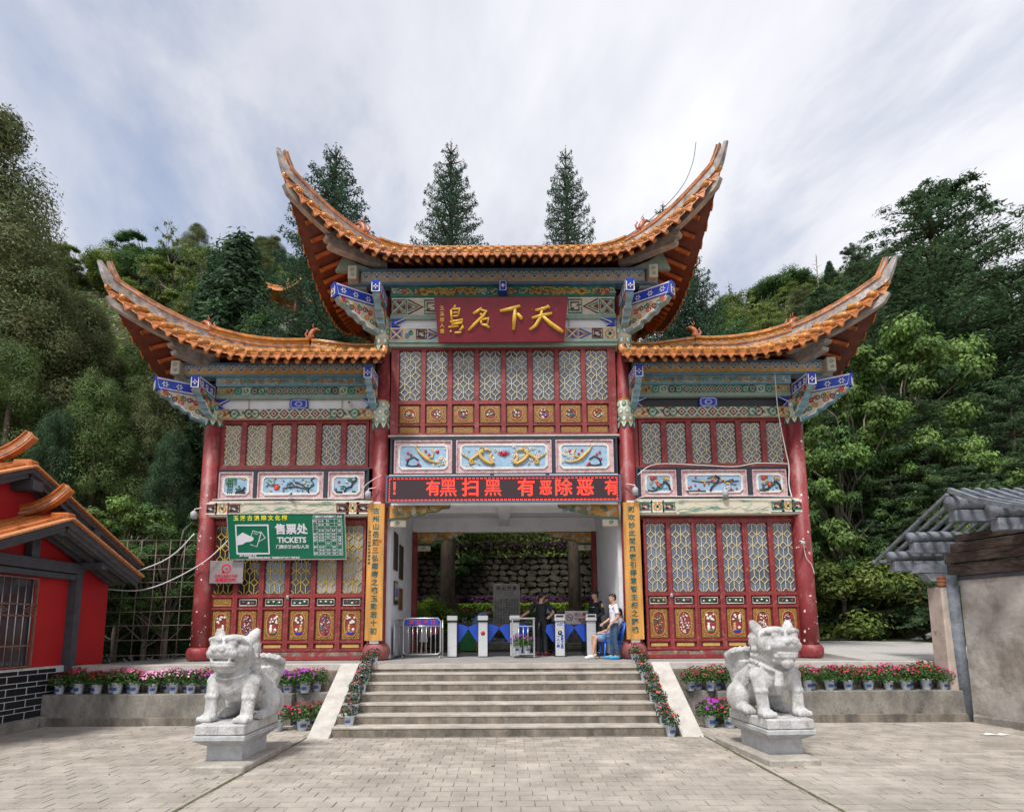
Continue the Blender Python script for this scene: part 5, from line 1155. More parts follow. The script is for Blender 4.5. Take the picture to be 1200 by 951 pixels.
# ------------------------------------------------------------------ stone lions
def lion_mesh(open_mouth):
    """seated temple lion facing -Y; z=0 at the paws. Built from many masses and grown into one carved surface"""
    b = MB(); m = M_STONE; V = Vector
    def el(c, r, rot=None): b.blob(c, r, m, 20, 14, rot)
    def tu(p, r, n=14): b.tube(p, r, m, n)
    rx = lambda a: Matrix.Rotation(R(a), 3, 'X'); ry = lambda a: Matrix.Rotation(R(a), 3, 'Y'); rz = lambda a: Matrix.Rotation(R(a), 3, 'Z')
    # trunk: chest high in front, rump low behind
    tu([(0, .62, .20), (0, .50, .27), (0, .28, .36), (0, .06, .47), (0, -.08, .54)], [.17, .22, .215, .205, .17], 22)
    el((0, -.06, .44), (.20, .17, .20)); el((0, -.12, .50), (.15, .12, .17)); el((0, -.02, .33), (.16, .15, .12))
    # front legs
    for s in (-1, 1):
        tu([(s*.155, -.04, .48), (s*.19, -.08, .36), (s*.20, -.12, .24), (s*.195, -.14, .12), (s*.195, -.15, .05)], [.115, .088, .068, .064, .07])
        el((s*.195, -.19, .045), (.082, .105, .055))
        for k in range(4): el((s*.195+(k-1.5)*.038, -.275, .035), (.024, .035, .034))
        el((s*.20, -.13, .27), (.075, .07, .05)); el((s*.21, -.06, .43), (.08, .085, .08))
        for k in range(3): tu([(s*.25, -.02+.03*k, .47-.05*k), (s*.27, .03+.03*k, .42-.05*k), (s*.24, .06+.02*k, .38-.05*k)], [.028, .02, .01], 8)
        # haunch and hind foot
        el((s*.19, .44, .18), (.12, .19, .17), rx(-18)); el((s*.21, .28, .06), (.075, .15, .06)); el((s*.21, .17, .045), (.07, .07, .045))
        for k in range(3): el((s*.21+(k-1)*.04, .115, .035), (.022, .03, .03))
    # tail: fanned plume rising behind
    tu([(0, .66, .16), (0, .76, .28), (0, .78, .44), (0, .72, .60)], [.09, .10, .13, .12])
    for k in range(7):
        a = -60+20*k; s_ = math.sin(R(a)); tu([(s_*.04, .74, .34), (s_*.14, .75, .50), (s_*.20, .68, .60+.06*math.cos(R(a))), (s_*.19, .58, .66+.05*math.cos(R(a)))], [.05, .06, .055, .035], 10)
    # neck and mane
    el((0, -.10, .66), (.20, .17, .17)); el((0, .02, .62), (.18, .16, .17))
    # head, slightly raised
    hz = .775
    el((0, -.17, hz), (.232, .195, .172)); el((0, -.10, hz+.10), (.18, .15, .09)); el((0, -.20, hz+.115), (.175, .09, .045))
    b.bevbox(-.168, .168, -.41, -.15, hz-.078, hz+.045, m, .045)                 # muzzle
    el((0, -.385, hz-.005), (.125, .06, .055)); el((0, -.42, hz+.035), (.085, .04, .035))      # nose
    for s in (-1, 1):
        el((s*.045, -.445, hz+.02), (.028, .02, .022)); el((s*.085, -.35, hz+.035), (.06, .06, .035))
        el((s*.095, -.32, hz+.085), (.052, .045, .046)); tu([(s*.02, -.335, hz+.125), (s*.09, -.345, hz+.145), (s*.165, -.28, hz+.135), (s*.20, -.2, hz+.09)], [.024, .03, .026, .018], 10)
        tu([(s*.12, -.38, hz-.02), (s*.165, -.30, hz-.05), (s*.175, -.2, hz-.07)], [.022, .026, .03], 10)   # lip
        # ear
        tu([(s*.15, -.08, hz+.10), (s*.195, -.04, hz+.19), (s*.215, -.01, hz+.25)], [.065, .058, .026], 12); el((s*.19, -.02, hz+.03), (.06, .08, .12))
        for k in range(4): el((s*.20, -.06+.03*k, hz-.06-.06*k), (.055, .05, .04))
    jz = hz-.135 if open_mouth else hz-.118
    b.bevbox(-.135, .135, -.37, -.14, jz-.045, jz+.015, m, .035); el((0, -.36, jz-.01), (.115, .04, .03))
    el((0, -.26, jz-.055), (.13, .10, .05)); tu([(-.13, -.3, jz+.015), (-.1, -.375, jz+.02), (0, -.395, jz+.022), (.1, -.375, jz+.02), (.13, -.3, jz+.015)], .016, 8)
    if open_mouth:
        for s in (-1, 1): tu([(s*.1, -.37, hz-.07), (s*.1, -.375, hz-.10)], [.02, .012], 8)
    else: el((0, -.34, jz-.08), (.075, .05, .06))
    # bell cord and ribbon on the chest
    tu([(-.19, -.08, .56), (-.13, -.22, .50), (0, -.27, .47), (.13, -.22, .50), (.19, -.08, .56)], .02, 8)
    tu([(-.05, -.25, .47), (-.07, -.26, .34), (-.05, -.22, .24)], [.045, .05, .02], 8) if not open_mouth else None
    return remesh(b, 'lion', .0105, M_STONE, 2)
def curls(parent, ox=0):
    """mane curls and fur lines cut as ridges over the neck, shoulders and tail"""
    b = MB()
    for s in (-1, 1):
        for k in range(6):
            z = .86-.07*k; y = .0+.03*math.sin(k); 
            b.tube([(s*(.225-.01*k)+s*.0, y-.05, z), (s*(.235-.01*k), y, z-.02), (s*(.22-.01*k), y+.05, z-.01), (s*(.215-.01*k), y+.03, z+.02)], [.012, .016, .012, .006], M_STONE, 6)
    for a in range(-3, 4):
        s_ = math.sin(R(a*20)); b.tube([(s_*.06, .82, .3), (s_*.17, .80, .5), (s_*.23, .70, .64)], [.006, .010, .006], M_STONE, 5)
    tag(b.build('mane_curls', parent), kind='stuff')
def plinth(root, s):
    """low base slab, waist block and a two-course top; local z=0 on the ground, waist front at y=-.38"""
    for nm, (w, y0, y1, z0, z1), m, bv in (('base_slab', (.37, -.75, 1.08, -.02, .095), M_PLINTH, .02), ('waist_block', (.25, -.38, .50, .09, .36), M_STONE2, .008), ('top_slab', (.36, -.58, .70, .385, .46), M_STONE2, .012), ('top_course', (.345, -.57, .68, .465, .605), M_STONE, .015)):
        b = MB(); ox = -s*.07 if nm == 'base_slab' else 0; b.bevbox(-w+ox, w+ox, y0, y1, z0, z1, m, bv)
        if nm == 'top_slab':
            vs = [(-.26, -.39, .30), (.26, -.39, .30), (.26, .51, .30), (-.26, .51, .30), (-.355, -.575, .39), (.355, -.575, .39), (.355, .695, .39), (-.355, .695, .39)]
            b.add(vs, [(0, 1, 5, 4), (1, 2, 6, 5), (2, 3, 7, 6), (3, 0, 4, 7), (3, 2, 1, 0)], M_STONE2)
        b.build(nm, root)
    return root
for s, om, lb in ((-1, True, 'white stone guardian lion with open jaws on the plinth left of the stairs'), (1, False, 'white stone guardian lion with closed mouth and stained chin right of the stairs')):
    bx, by = (-3.95, 9.08) if s < 0 else (4.03, 9.33)
    pl = thing('plinth', 'pale stone plinth on a low slab, carrying the %s lion' % ('left' if s < 0 else 'right'), 'pedestal', (bx, by, 0)); plinth(pl, s)
    if s > 0: pl.rotation_euler = (0, 0, R(4))
    ln = thing('stone_lion', lb, 'statue', (bx+.01, by-.12, .60)); ln.scale = (1.50, 1.04, 1.29 if s < 0 else 1.37); ln.rotation_euler = (0, 0, R(-12) if s < 0 else R(13))
    link('body', lion_mesh(om), ln, (0, 0, 0)); curls(ln)
# ------------------------------------------------------------------ potted flowers
M_LEAF = mat('petunia_leaf', (.055, .13, .022), .55, .25, 8, island=.35, translucent=.25)
M_LEAFD = mat('dark_leaf', (.022, .062, .018), .4, .25, 8, island=.3, translucent=.15)
FC = {'magenta': (.62, .02, .16), 'violet': (.36, .03, .40), 'pink': (.80, .32, .52), 'red': (.62, .02, .03), 'scarlet': (.85, .06, .02), 'crimson': (.40, .01, .06)}
MF = {k: mat('petal_'+k, v, .6, .15, 20, island=.25, translucent=.2) for k, v in FC.items()}
M_POT = mat('pot_white', (.55, .60, .66), .35, .05, 6); M_POTB = mat('pot_print', (.04, .09, .28), .5, 0); M_SOIL = mat('soil', (.03, .02, .012), .95)
def rand_quads(q, n, cen, rad, size, up=.5, surf=.75, asp=.6):
    """n small leaf quads (rhombs) in an ellipsoid shell; returns verts (4n,3)"""
    d = q.normal(size=(n, 3)); d /= np.linalg.norm(d, axis=1)[:, None]
    r = surf+(1-surf)*q.random(n); r = np.where(q.random(n) < .25, q.random(n), r)
    c = cen+d*r[:, None]*rad
    nr = d*.8+q.normal(size=(n, 3))*.55+np.array([0, 0, up]); nr /= np.linalg.norm(nr, axis=1)[:, None]
    t = np.cross(nr, q.normal(size=(n, 3))); t /= np.linalg.norm(t, axis=1)[:, None]; u = np.cross(nr, t)
    s = size*(.6+.8*q.random(n))[:, None]
    return np.stack([c-t*s, c-u*s*asp, c+t*s, c+u*s*asp], 1).reshape(-1, 3)
def quads_mesh(name, verts, mats_, midx=None):
    n = len(verts)//4; me = bpy.data.meshes.new(name); me.vertices.add(len(verts)); me.vertices.foreach_set('co', np.ascontiguousarray(verts, dtype=np.float32).ravel())
    me.loops.add(n*4); me.loops.foreach_set('vertex_index', np.arange(n*4, dtype=np.int32)); me.polygons.add(n)
    me.polygons.foreach_set('loop_start', np.arange(0, n*4, 4, dtype=np.int32)); me.polygons.foreach_set('loop_total', np.full(n, 4, dtype=np.int32))
    for m in mats_: me.materials.append(m)
    if midx is not None: me.polygons.foreach_set('material_index', np.asarray(midx, dtype=np.int32))
    me.update(calc_edges=True); return me
def pot_parts():
    b = MB(); b.lathe([(.068, 0), (.072, .01), (.095, .17), (.104, .175), (.104, .195), (.092, .195)], M_POT, n=18)
    for k in range(3): b.prism([(-.05+.033*k, .06), (-.025+.033*k, .065), (-.02+.033*k, .12), (-.045+.033*k, .115)], -.094, -.08, M_POTB)
    b.tube([(-.02, -.093, .09), (.03, -.095, .11)], .006, M_POTB, 5)
    b.lathe([(.09, .18), (.0, .185)], M_SOIL, n=12); return b.mesh('pot')
ME_POT = pot_parts()
def flower_head(q, c, s, nrm):
    vs = []
    nrm = np.array(nrm)/np.linalg.norm(nrm); t = np.cross(nrm, [.3, .5, .8]); t /= np.linalg.norm(t); u = np.cross(nrm, t)
    for k in range(5):
        a = 2*PI*k/5; d = t*math.cos(a)+u*math.sin(a); e = -t*math.sin(a)+u*math.cos(a)
        vs += [c, c+d*s*.7-e*s*.5+nrm*s*.15, c+d*s*1.1+nrm*s*.1, c+d*s*.7+e*s*.5+nrm*s*.15]
    return vs
def petunia(seed, col, h=.20, w=.22, nl=420, nf=34, tall=False):
    q = np.random.default_rng(seed)
    leaf = [rand_quads(q, nl, np.array([0, 0, .30]), np.array([w, w, h*.75]), .022, .7)]
    leaf.append(rand_quads(q, nl//4, np.array([0, -.02, .22]), np.array([w*1.05, w, .08]), .022, .5))
    fol = quads_mesh('foliage', np.concatenate(leaf), [M_LEAFD if tall else M_LEAF])
    vs = []
    for k in range(nf):
        a = q.uniform(0, 2*PI); el = q.uniform(.05, 1.35); d = np.array([math.cos(a)*math.cos(el), math.sin(a)*math.cos(el), math.sin(el)])
        c = np.array([0, 0, .30])+d*np.array([w, w, h*.8])*1.04; vs += flower_head(q, c, q.uniform(.016, .026), d+np.array([0, -.3, .2]))
    fl = quads_mesh('flowers', np.array(vs), [MF[col]])
    return fol, fl
KINDS = {}
for i, (k, col, kw) in enumerate((('magenta', 'magenta', {}), ('magenta2', 'magenta', {'nf': 26}), ('red', 'red', {}), ('crimson', 'crimson', {'nf': 30}), ('violet', 'violet', {'nf': 48}), ('pink', 'pink', {'nf': 60}), ('stairred', 'scarlet', {'nf': 12, 'w': .17, 'tall': True, 'nl': 260}), ('stairmag', 'magenta', {'nf': 8, 'w': .17, 'tall': True, 'nl': 260}))):
    KINDS[k] = petunia(100+i, col, **kw)
def pot(x, y, z, kind, label, group, sc=1.0, q=random.Random(77)):
    t = thing('potted_plant', label, 'potted plant', (x, y, z), q.uniform(-.6, .6)*0, group); sv = q.uniform(.90, 1.12); t.scale = (sc*q.uniform(.95, 1.08), sc*q.uniform(.95, 1.08), sc*sv); t.location.x += q.uniform(-.035, .035); t.location.y += q.uniform(-.02, .02)
    link('pot', ME_POT, t, rot=(0, 0, q.uniform(-.5, .5))); r = q.uniform(0, 6)
    tag(link('foliage', KINDS[kind][0], t, rot=(0, 0, r)), kind='stuff'); tag(link('blossom', KINDS[kind][1], t, rot=(0, 0, r)), kind='stuff'); return t
CN = {'magenta': 'magenta', 'magenta2': 'sparse magenta', 'red': 'bright red', 'crimson': 'deep crimson', 'violet': 'violet', 'pink': 'pale pink', 'stairred': 'scarlet', 'stairmag': 'purple-pink'}
rp = random.Random(21)
# left planter wall, counted from the red house; front row and a row behind it
seqL = ['crimson', 'magenta', 'red', 'magenta2', 'magenta', 'pink', 'pink', 'pink', 'violet', 'magenta', 'violet', 'magenta', 'violet', 'violet']
for i in range(14):
    pot(-9.1+i*.385, 12.52, .62, seqL[i], '%s petunias, %s from the left in the left wall front row' % (CN[seqL[i]], ORD[i]), 'potted petunias on the planter walls', rp.uniform(.92, 1.05))
    k = seqL[(i+2) % 14]; pot(-8.95+i*.385, 12.76, .62, k, '%s petunias, %s from the left in the left wall back row' % (CN[k], ORD[i]), 'potted petunias on the planter walls', rp.uniform(1.0, 1.15))
seqR = ['crimson', 'red', 'magenta', 'crimson', 'magenta2', 'magenta', 'magenta', 'magenta2', 'red', 'magenta', 'magenta2', 'magenta', 'red', 'magenta']
for i in range(14):
    pot(3.82+i*.40, 12.52, .62, seqR[i], '%s petunias, %s from the stairs in the right wall front row' % (CN[seqR[i]], ORD[i]), 'potted petunias on the planter walls', rp.uniform(.92, 1.05))
    k = seqR[(i+3) % 14]; pot(4.0+i*.40, 12.76, .62, k, '%s petunias, %s from the stairs in the right wall back row' % (CN[k], ORD[i]), 'potted petunias on the planter walls', rp.uniform(1.0, 1.15))
# on the ground beside the stringers
for i, (x, y, k) in enumerate(((-4.32, 11.75, 'magenta2'), (-3.88, 11.75, 'magenta'), (-4.1, 12.1, 'crimson'), (-3.75, 12.15, 'crimson'))):
    pot(x, y, .005, k, '%s petunias on the ground left of the stairs, %s pot from the lion' % (CN[k], ORD[i]), 'petunia pots on the ground beside the stairs', 1.12)
for i, (x, y, k) in enumerate(((3.95, 11.85, 'violet'), (4.30, 11.8, 'magenta'), (4.62, 11.85, 'magenta2'), (4.15, 12.2, 'crimson'), (4.5, 12.2, 'magenta'))):
    pot(x, y, .005, k, '%s petunias on the ground right of the stairs, %s pot from the stringer' % (CN[k], ORD[i]), 'petunia pots on the ground beside the stairs', 1.12)
for k in range(7):
    if k >= 1: 
        y = 11.05+.325*(k-1)+.17+(.325 if k == 6 else 0)*0; z = .165*k
        pot(-2.88, y, z, 'stairmag', 'dark-leaved %s flowers in a pot, left end of the %s step up' % (CN['stairmag'], ORD[k-1]), 'flower pots lining the stairs', .92)
    if k >= 1: pot(2.90, 11.05+.325*(k-1)+.15, .165*k, 'stairred', 'dark-leaved %s flowers in a pot, right end of the %s step up' % (CN['stairred'], ORD[k-1]), 'flower pots lining the stairs', .92)
pot(2.93, 10.92, .005, 'stairred', 'pot of scarlet flowers on the paving at the right foot of the stairs', 'flower pots lining the stairs', .95)
pot(-2.80, 13.12, Z0, 'stairmag', 'pot of purple-pink flowers on the platform at the left stair head', 'flower pots lining the stairs', .92)
pot(2.85, 13.12, Z0, 'stairred', 'pot of scarlet flowers on the platform at the right stair head', 'flower pots lining the stairs', .92)

M_PAPER = mat('litter_white', (.8, .8, .78), .7, 0)
for x, y, lb in ((8.55, 10.9, 'scrap of white litter lying on the paving near the shed'), (8.75, 10.85, 'smaller scrap of white litter beside the first near the shed')):
    b = MB(); b.add([(-.09, -.05, .012), (.08, -.06, .02), (.10, .04, .012), (.0, .07, .03), (-.1, .03, .014)], [(0, 1, 2, 3, 4)], M_PAPER); o = b.build('litter', None, (x, y, 0)); tag(o, lb, 'litter')
bg_ = thing('bag', 'small dark blue bag standing behind the front legs of the right lion', 'bag', (4.28, 9.75, .605)); b = MB(); b.bevbox(-.06, .06, -.03, .03, 0, .13, M_COBALT, .012); b.build('pouch', bg_); b = MB(); b.tube([(-.04, 0, .13), (0, 0, .19), (.04, 0, .13)], .006, M_BLACK, 5); b.build('handle', bg_)
q = np.random.default_rng(8); n = 260; P = np.stack([q.uniform(-8, 8, n), 12.2-5.5*q.random(n)**1.6, np.full(n, .012)], 1); P = P[(np.abs(P[:, 0]) > 3.6) | (P[:, 1] < 10.9)]; n = len(P)
a = q.random(n)*6.3; t = np.stack([np.cos(a), np.sin(a), .15*q.normal(size=n)], 1)*(.012+.02*q.random(n))[:, None]; u = np.stack([-np.sin(a), np.cos(a), .2*q.normal(size=n)], 1)*(.008+.01*q.random(n))[:, None]
o = link('fallen_leaves', quads_mesh('fallen_leaves', np.stack([P-t, P-u, P+t, P+u], 1).reshape(-1, 3), [mat('dry_leaf', (.16, .09, .04), .8, .3, 4, island=.4)])); tag(o, 'tiny dry leaves and crumbs scattered over the paving', 'leaf litter', kind='stuff')
# ------------------------------------------------------------------ people
M_SKIN = mat('skin', (.54, .31, .21), .55, .06, 10); M_HAIR = mat('hair_black', (.012, .010, .010), .45, .1)
M_UNI = mat('uniform_black', (.012, .014, .020), .7, .15, 8); M_JEAN = mat('denim', (.035, .075, .14), .8, .25, 8); M_TEE = mat('tee_white', (.72, .72, .78), .8, .03)
M_SHORT = mat('pale_denim', (.22, .34, .52), .8, .15, 8); M_SHOEW = mat('shoe_white', (.70, .70, .70), .5, 0); M_SHOEB = mat('shoe_blue', (.03, .32, .62), .5, 0); M_SHOED = mat('shoe_dark', (.02, .018, .018), .4, 0)
M_LBLUE = mat('shirt_light_blue', (.22, .36, .58), .8, .1); M_PINKC = mat('dress_pink', (.60, .22, .34), .8, .1); M_GREYT = mat('tee_grey', (.42, .42, .46), .8, .2, 30)
def V3(t): return Vector(t)
def hand(b, wrist, d, curl, H, s, m, palm_n):
    """palm, four unequal fingers bent towards palm_n, thumb off the side; d = forearm direction"""
    d = V3(d).normalized(); n = V3(palm_n); n = (n-d*n.dot(d)).normalized(); side = d.cross(n)*s
    w = V3(wrist); u = H*.01
    pc = w+d*u*2.6; 
    b.tube([w, w+d*u*1.5, w+d*u*4.6], [u*1.5, u*2.0, u*1.9], m, 8, flat=.6)
    for k, ln in enumerate((3.6, 4.2, 3.9, 3.0)):
        base = w+d*u*4.4+side*u*(1.35-.9*k); c1 = curl; p1 = base+(d*math.cos(c1)+n*math.sin(c1))*u*ln*.5; c2 = curl*2; p2 = p1+(d*math.cos(c2)+n*math.sin(c2))*u*ln*.32; c3 = curl*2.7; p3 = p2+(d*math.cos(c3)+n*math.sin(c3))*u*ln*.25
        b.tube([base-d*u, base, p1, p2, p3], [u*.55, u*.52, u*.5, u*.46, u*.36], m, 6)
    tb_ = w+d*u*1.6+side*u*1.5; b.tube([tb_-side*u*.6, tb_+side*u*.7+d*u*1.0, tb_+side*u*1.1+d*u*2.2+n*u*.8, tb_+side*u*.8+d*u*3.2+n*u*1.2], [u*.7, u*.65, u*.55, u*.42], m, 6)
def person(label, loc, rz, H, P, top, bottom, shoes, hair='short', sleeve=.45, cap=None, slim=1.0, group=None, voxel=.0085):
    """P: joints in units of the height, person facing -Y. top/bottom/shoes: materials. bottom = (material, kind)"""
    J = {'pelvis': (0, 0, .525), 'waist': (0, 0, .60), 'chest': (0, .0, .72), 'neck': (0, .005, .825), 'head': (0, -.012, .925), 'look': (0, -1, 0),
         'shL': (.108, 0, .80), 'elL': (.135, .015, .63), 'wrL': (.135, -.03, .485), 'shR': (-.108, 0, .80), 'elR': (-.135, .015, .63), 'wrR': (-.135, -.03, .485),
         'hipL': (.052, 0, .51), 'knL': (.056, -.01, .285), 'anL': (.056, .012, .045), 'toL': (.062, -.085, .018), 'hipR': (-.052, 0, .51), 'knR': (-.056, -.01, .285), 'anR': (-.056, .012, .045), 'toR': (-.062, -.085, .018)}
    J.update(P); K = {k: V3(v)*H if k != 'look' else V3(v).normalized() for k, v in J.items()}
    root = thing('person', label, 'person', loc, rz, group); m = M_SKIN; u = H/100
    b = MB(); wd = slim
    b.tube([K['pelvis']-V3((0, 0, 2*u)), K['pelvis'], K['waist'], K['chest'], K['chest'].lerp(K['neck'], .55)], [7.4*u*wd, 8.2*u*wd, 7*u*wd, 8.6*u*wd, 6.5*u*wd], m, 14, flat=.72, up=(1, 0, 0))
    b.tube([K['chest'].lerp(K['neck'], .6), K['neck'], K['neck'].lerp(K['head'], .6)], [4.2*u, 3.2*u, 3.1*u], m, 12)
    L = K['look']; q = L.to_track_quat('-Y', 'Z').to_matrix()
    hd = K['head']; hs = 1.0 if H > 1.4 else 1.12
    def hp(x, y, z): return hd+q @ (V3((x, y, z))*u*hs)
    b.blob(hp(0, .6, .8), (4.4*u*hs, 5.4*u*hs, 5.4*u*hs), m, 16, 12, q); b.blob(hp(0, -1.2, -2.6), (3.5*u*hs, 3.6*u*hs, 3.6*u*hs), m, 14, 10, q)
    b.tube([hp(0, -4.4, 1.0), hp(0, -5.5, -.7), hp(0, -4.8, -1.1)], [.6*u, .85*u, .7*u], m, 8); b.blob(hp(0, -4.4, -3.0), (1.5*u, .7*u, .7*u), m, 8, 6, q); b.blob(hp(0, -3.8, -5.2), (1.5*u, 1.1*u, 1.0*u), m, 8, 6, q)
    for s in (-1, 1): b.blob(hp(s*4.5, .5, -.6), (.6*u, 1.2*u, 1.9*u), m, 8, 6, q)
    for s, S in ((1, 'L'), (-1, 'R')):
        b.tube([K['chest'].lerp(K['sh'+S], .6), K['sh'+S], K['sh'+S].lerp(K['el'+S], .35), K['el'+S], K['el'+S].lerp(K['wr'+S], .35), K['wr'+S]], [3.4*u, 3.3*u*wd, 2.9*u*wd, 2.25*u, 2.3*u, 1.55*u], m, 10)
        d = K['wr'+S]-K['el'+S]; hand(b, K['wr'+S], P.get('hd'+S, d), P.get('curl', .35), H, s, m, P.get('pn'+S, (-s, 0, 0)))
        b.tube([K['pelvis'].lerp(K['hip'+S], .6), K['hip'+S], K['hip'+S].lerp(K['kn'+S], .4), K['kn'+S], K['kn'+S].lerp(K['an'+S], .3), K['an'+S]], [5*u, 5.4*u*wd, 4.8*u*wd, 3.2*u, 3.3*u, 2.1*u], m, 12)
        b.tube([K['an'+S], K['an'+S].lerp(K['to'+S], .5), K['to'+S]], [2.2*u, 2.0*u, 1.5*u], m, 8)
    link('body', remesh(b, 'body', voxel, M_SKIN, 1), root)
    # clothing
    b = MB(); g = 1.15
    b.tube([K['pelvis']-V3((0, 0, 1.5*u)), K['pelvis'].lerp(K['waist'], .4), K['waist'], K['chest'], K['chest'].lerp(K['neck'], .5), K['chest'].lerp(K['neck'], .85)], [9.2*u*wd, 9.0*u*wd, 8.3*u*wd, 9.7*u*wd, 8.0*u*wd, 3.9*u], top, 16, flat=.76, up=(1, 0, 0))
    for S in 'LR':
        a, e, w = K['sh'+S], K['el'+S], K['wr'+S]
        pts = [K['chest'].lerp(a, .5), a, a.lerp(e, .5)]; rs = [4.4*u, 4.4*u*wd, 4.0*u*wd]
        if sleeve >= 1: pts += [e, e.lerp(w, .5), e.lerp(w, .93)]; rs += [3.4*u, 3.1*u, 2.7*u]
        else: pts += [a.lerp(e, .5+sleeve*.5)]; rs += [3.8*u]
        b.tube(pts, rs, top, 12)
    link('jacket' if sleeve >= 1 else 'shirt', remesh(b, 'shirt', voxel, top, 2), root)
    bm, kind = bottom; b = MB()
    if kind == 'skirt':
        b.tube([K['waist'], K['pelvis'], V3((0, 0, K['knL'].z+2*u))], [7.8*u, 9*u, 13*u], bm, 18, flat=.8, up=(1, 0, 0))
    else:
        b.tube([K['waist']-V3((0, 0, 2*u)), K['pelvis'], K['pelvis']-V3((0, 0, 2.5*u))], [7.9*u*wd, 8.9*u*wd, 8*u*wd], bm, 16, flat=.76, up=(1, 0, 0))
        for S in 'LR':
            h, k, a = K['hip'+S], K['kn'+S], K['an'+S]; pts = [K['pelvis'].lerp(h, .6), h, h.lerp(k, .45)]; rs = [5.6*u, 6.0*u*wd, 5.5*u*wd]
            if kind == 'long': pts += [k, k.lerp(a, .45), k.lerp(a, .95)]; rs += [4.1*u, 3.9*u, 3.5*u]
            else: pts += [h.lerp(k, .9)]; rs += [5.2*u*wd]
            b.tube(pts, rs, bm, 12)
    link({'long': 'trousers', 'short': 'shorts', 'skirt': 'skirt'}[kind], remesh(b, 'trousers', voxel, bm, 2), root)
    for S in 'LR':
        b = MB(); a, t = K['an'+S], K['to'+S]; d = (t-a); dh = V3((d.x, d.y, 0)).normalized(); heel = a-dh*1.6*u; heel.z = max(1.2*u, a.z-3*u)
        b.tube([heel, a+dh*1.5*u-V3((0, 0, 2.0*u)), t+dh*1.5*u-V3((0, 0, .1*u)), t+dh*3.6*u], [2.6*u, 2.9*u, 2.4*u, 1.5*u], shoes, 12, flat=1.0); b.tube([a, a-V3((0, 0, 2*u))], [2.7*u, 2.9*u], shoes, 10)
        link('shoe', remesh(b, 'shoe', .007, shoes, 1), root)
    # face, hair
    b = MB()
    for s in (-1, 1): b.blob(hp(s*1.75, -4.25, .35), (.75*u, .35*u, .38*u), M_HAIR, 8, 5, q); b.blob(hp(s*1.8, -4.5, 1.5), (1.1*u, .3*u, .22*u), M_HAIR, 8, 4, q)
    b.blob(hp(0, -4.85, -2.95), (1.1*u, .3*u, .28*u), mat('lip', (.35, .10, .08), .5, 0), 8, 4, q); b.build('face_features', root)
    b = MB(); b.blob(hp(0, 1.2, 2.3), (4.9*u*hs, 5.3*u*hs, 4.6*u*hs), M_HAIR, 14, 10, q); b.blob(hp(0, 3.2, -.4), (4.3*u*hs, 3.2*u*hs, 4.2*u*hs), M_HAIR, 12, 8, q); b.blob(hp(0, -2.6, 4.1), (3.7*u*hs, 2.4*u*hs, 1.7*u*hs), M_HAIR, 12, 8, q)
    for s in (-1, 1): b.blob(hp(s*3.9, 1.0, 1.4), (1.1*u, 2.6*u, 3.0*u), M_HAIR, 8, 6, q)
    if hair == 'long': b.tube([hp(0, 3.5, 1), hp(0, 5, -4), hp(0, 5.5, -10)], [4*u, 3.4*u, 2*u], M_HAIR, 10)
    link('hair', remesh(b, 'hair', .009, M_HAIR, 1), root)
    if cap:
        b = MB(); b.blob(hp(0, .8, 3.7), (5.5*u, 6.1*u, 3.3*u), cap, 16, 10, q); b.tube([hp(-3.4, -4.3, 3.0), hp(0, -7.4, 2.2), hp(3.4, -4.3, 3.0)], [.7*u, .8*u, .7*u], cap, 6); b.blob(hp(0, -5.2, 2.7), (4.0*u, 2.8*u, .5*u), cap, 12, 6, q)
        b.blob(hp(0, -5.6, 4.2), (1.0*u, .5*u, .9*u), M_STEEL, 8, 5, q); b.build('cap', root)
    return root, hp, K, u
# security guard leaning on the rack, back three-quarters to the camera, face turned away to the right
g1, hp, K, u = person('security guard in black uniform, seen from behind, leaning one hand on the steel rack', (1.02, 16.75, Z0), R(150), 1.77,
    {'elR': (-.235, -.06, .665), 'wrR': (-.20, .10, .60), 'elR': (-.20, -.03, .66), 'elL': (.22, .04, .67), 'wrL': (.31, .13, .59), 'hdL': (.5, .3, -.6), 'head': (-.005, -.022, .925), 'look': (-.3, -1, -.05), 'toR': (-.09, -.08, .018), 'anR': (-.075, .02, .045), 'toL': (.075, -.085, .018), 'pelvis': (-.012, .0, .525)}, M_UNI, (M_UNI, 'long'), mat('shoe_darkred', (.16, .01, .02), .5, 0), sleeve=.55)
b = MB(); b.tube([K['pelvis']+V3((-8.4*u, 0, 3*u)), K['pelvis']+V3((0, -6.6*u, 3*u)), K['pelvis']+V3((8.4*u, 0, 3*u)), K['pelvis']+V3((0, 6.8*u, 3*u)), K['pelvis']+V3((-8.4*u, 0, 3*u))], .018, M_BLACK, 6); b.build('belt', g1)
b = MB(); p = K['shL'].lerp(K['elL'], .4); b.blob(p+V3((.045, .01, 0)), (.025, .035, .04), mat('armband_red', (.6, .02, .02), .6, 0)); b.build('armband', g1)
b = MB(); b.bevbox(-.03, .03, .09, .13, .80, .95, M_BLACK, .01); b.tube([(0, .115, .93), (.01, .14, .80), (.02, .13, .72)], .008, M_STEEL, 5); b.build('radio', g1)
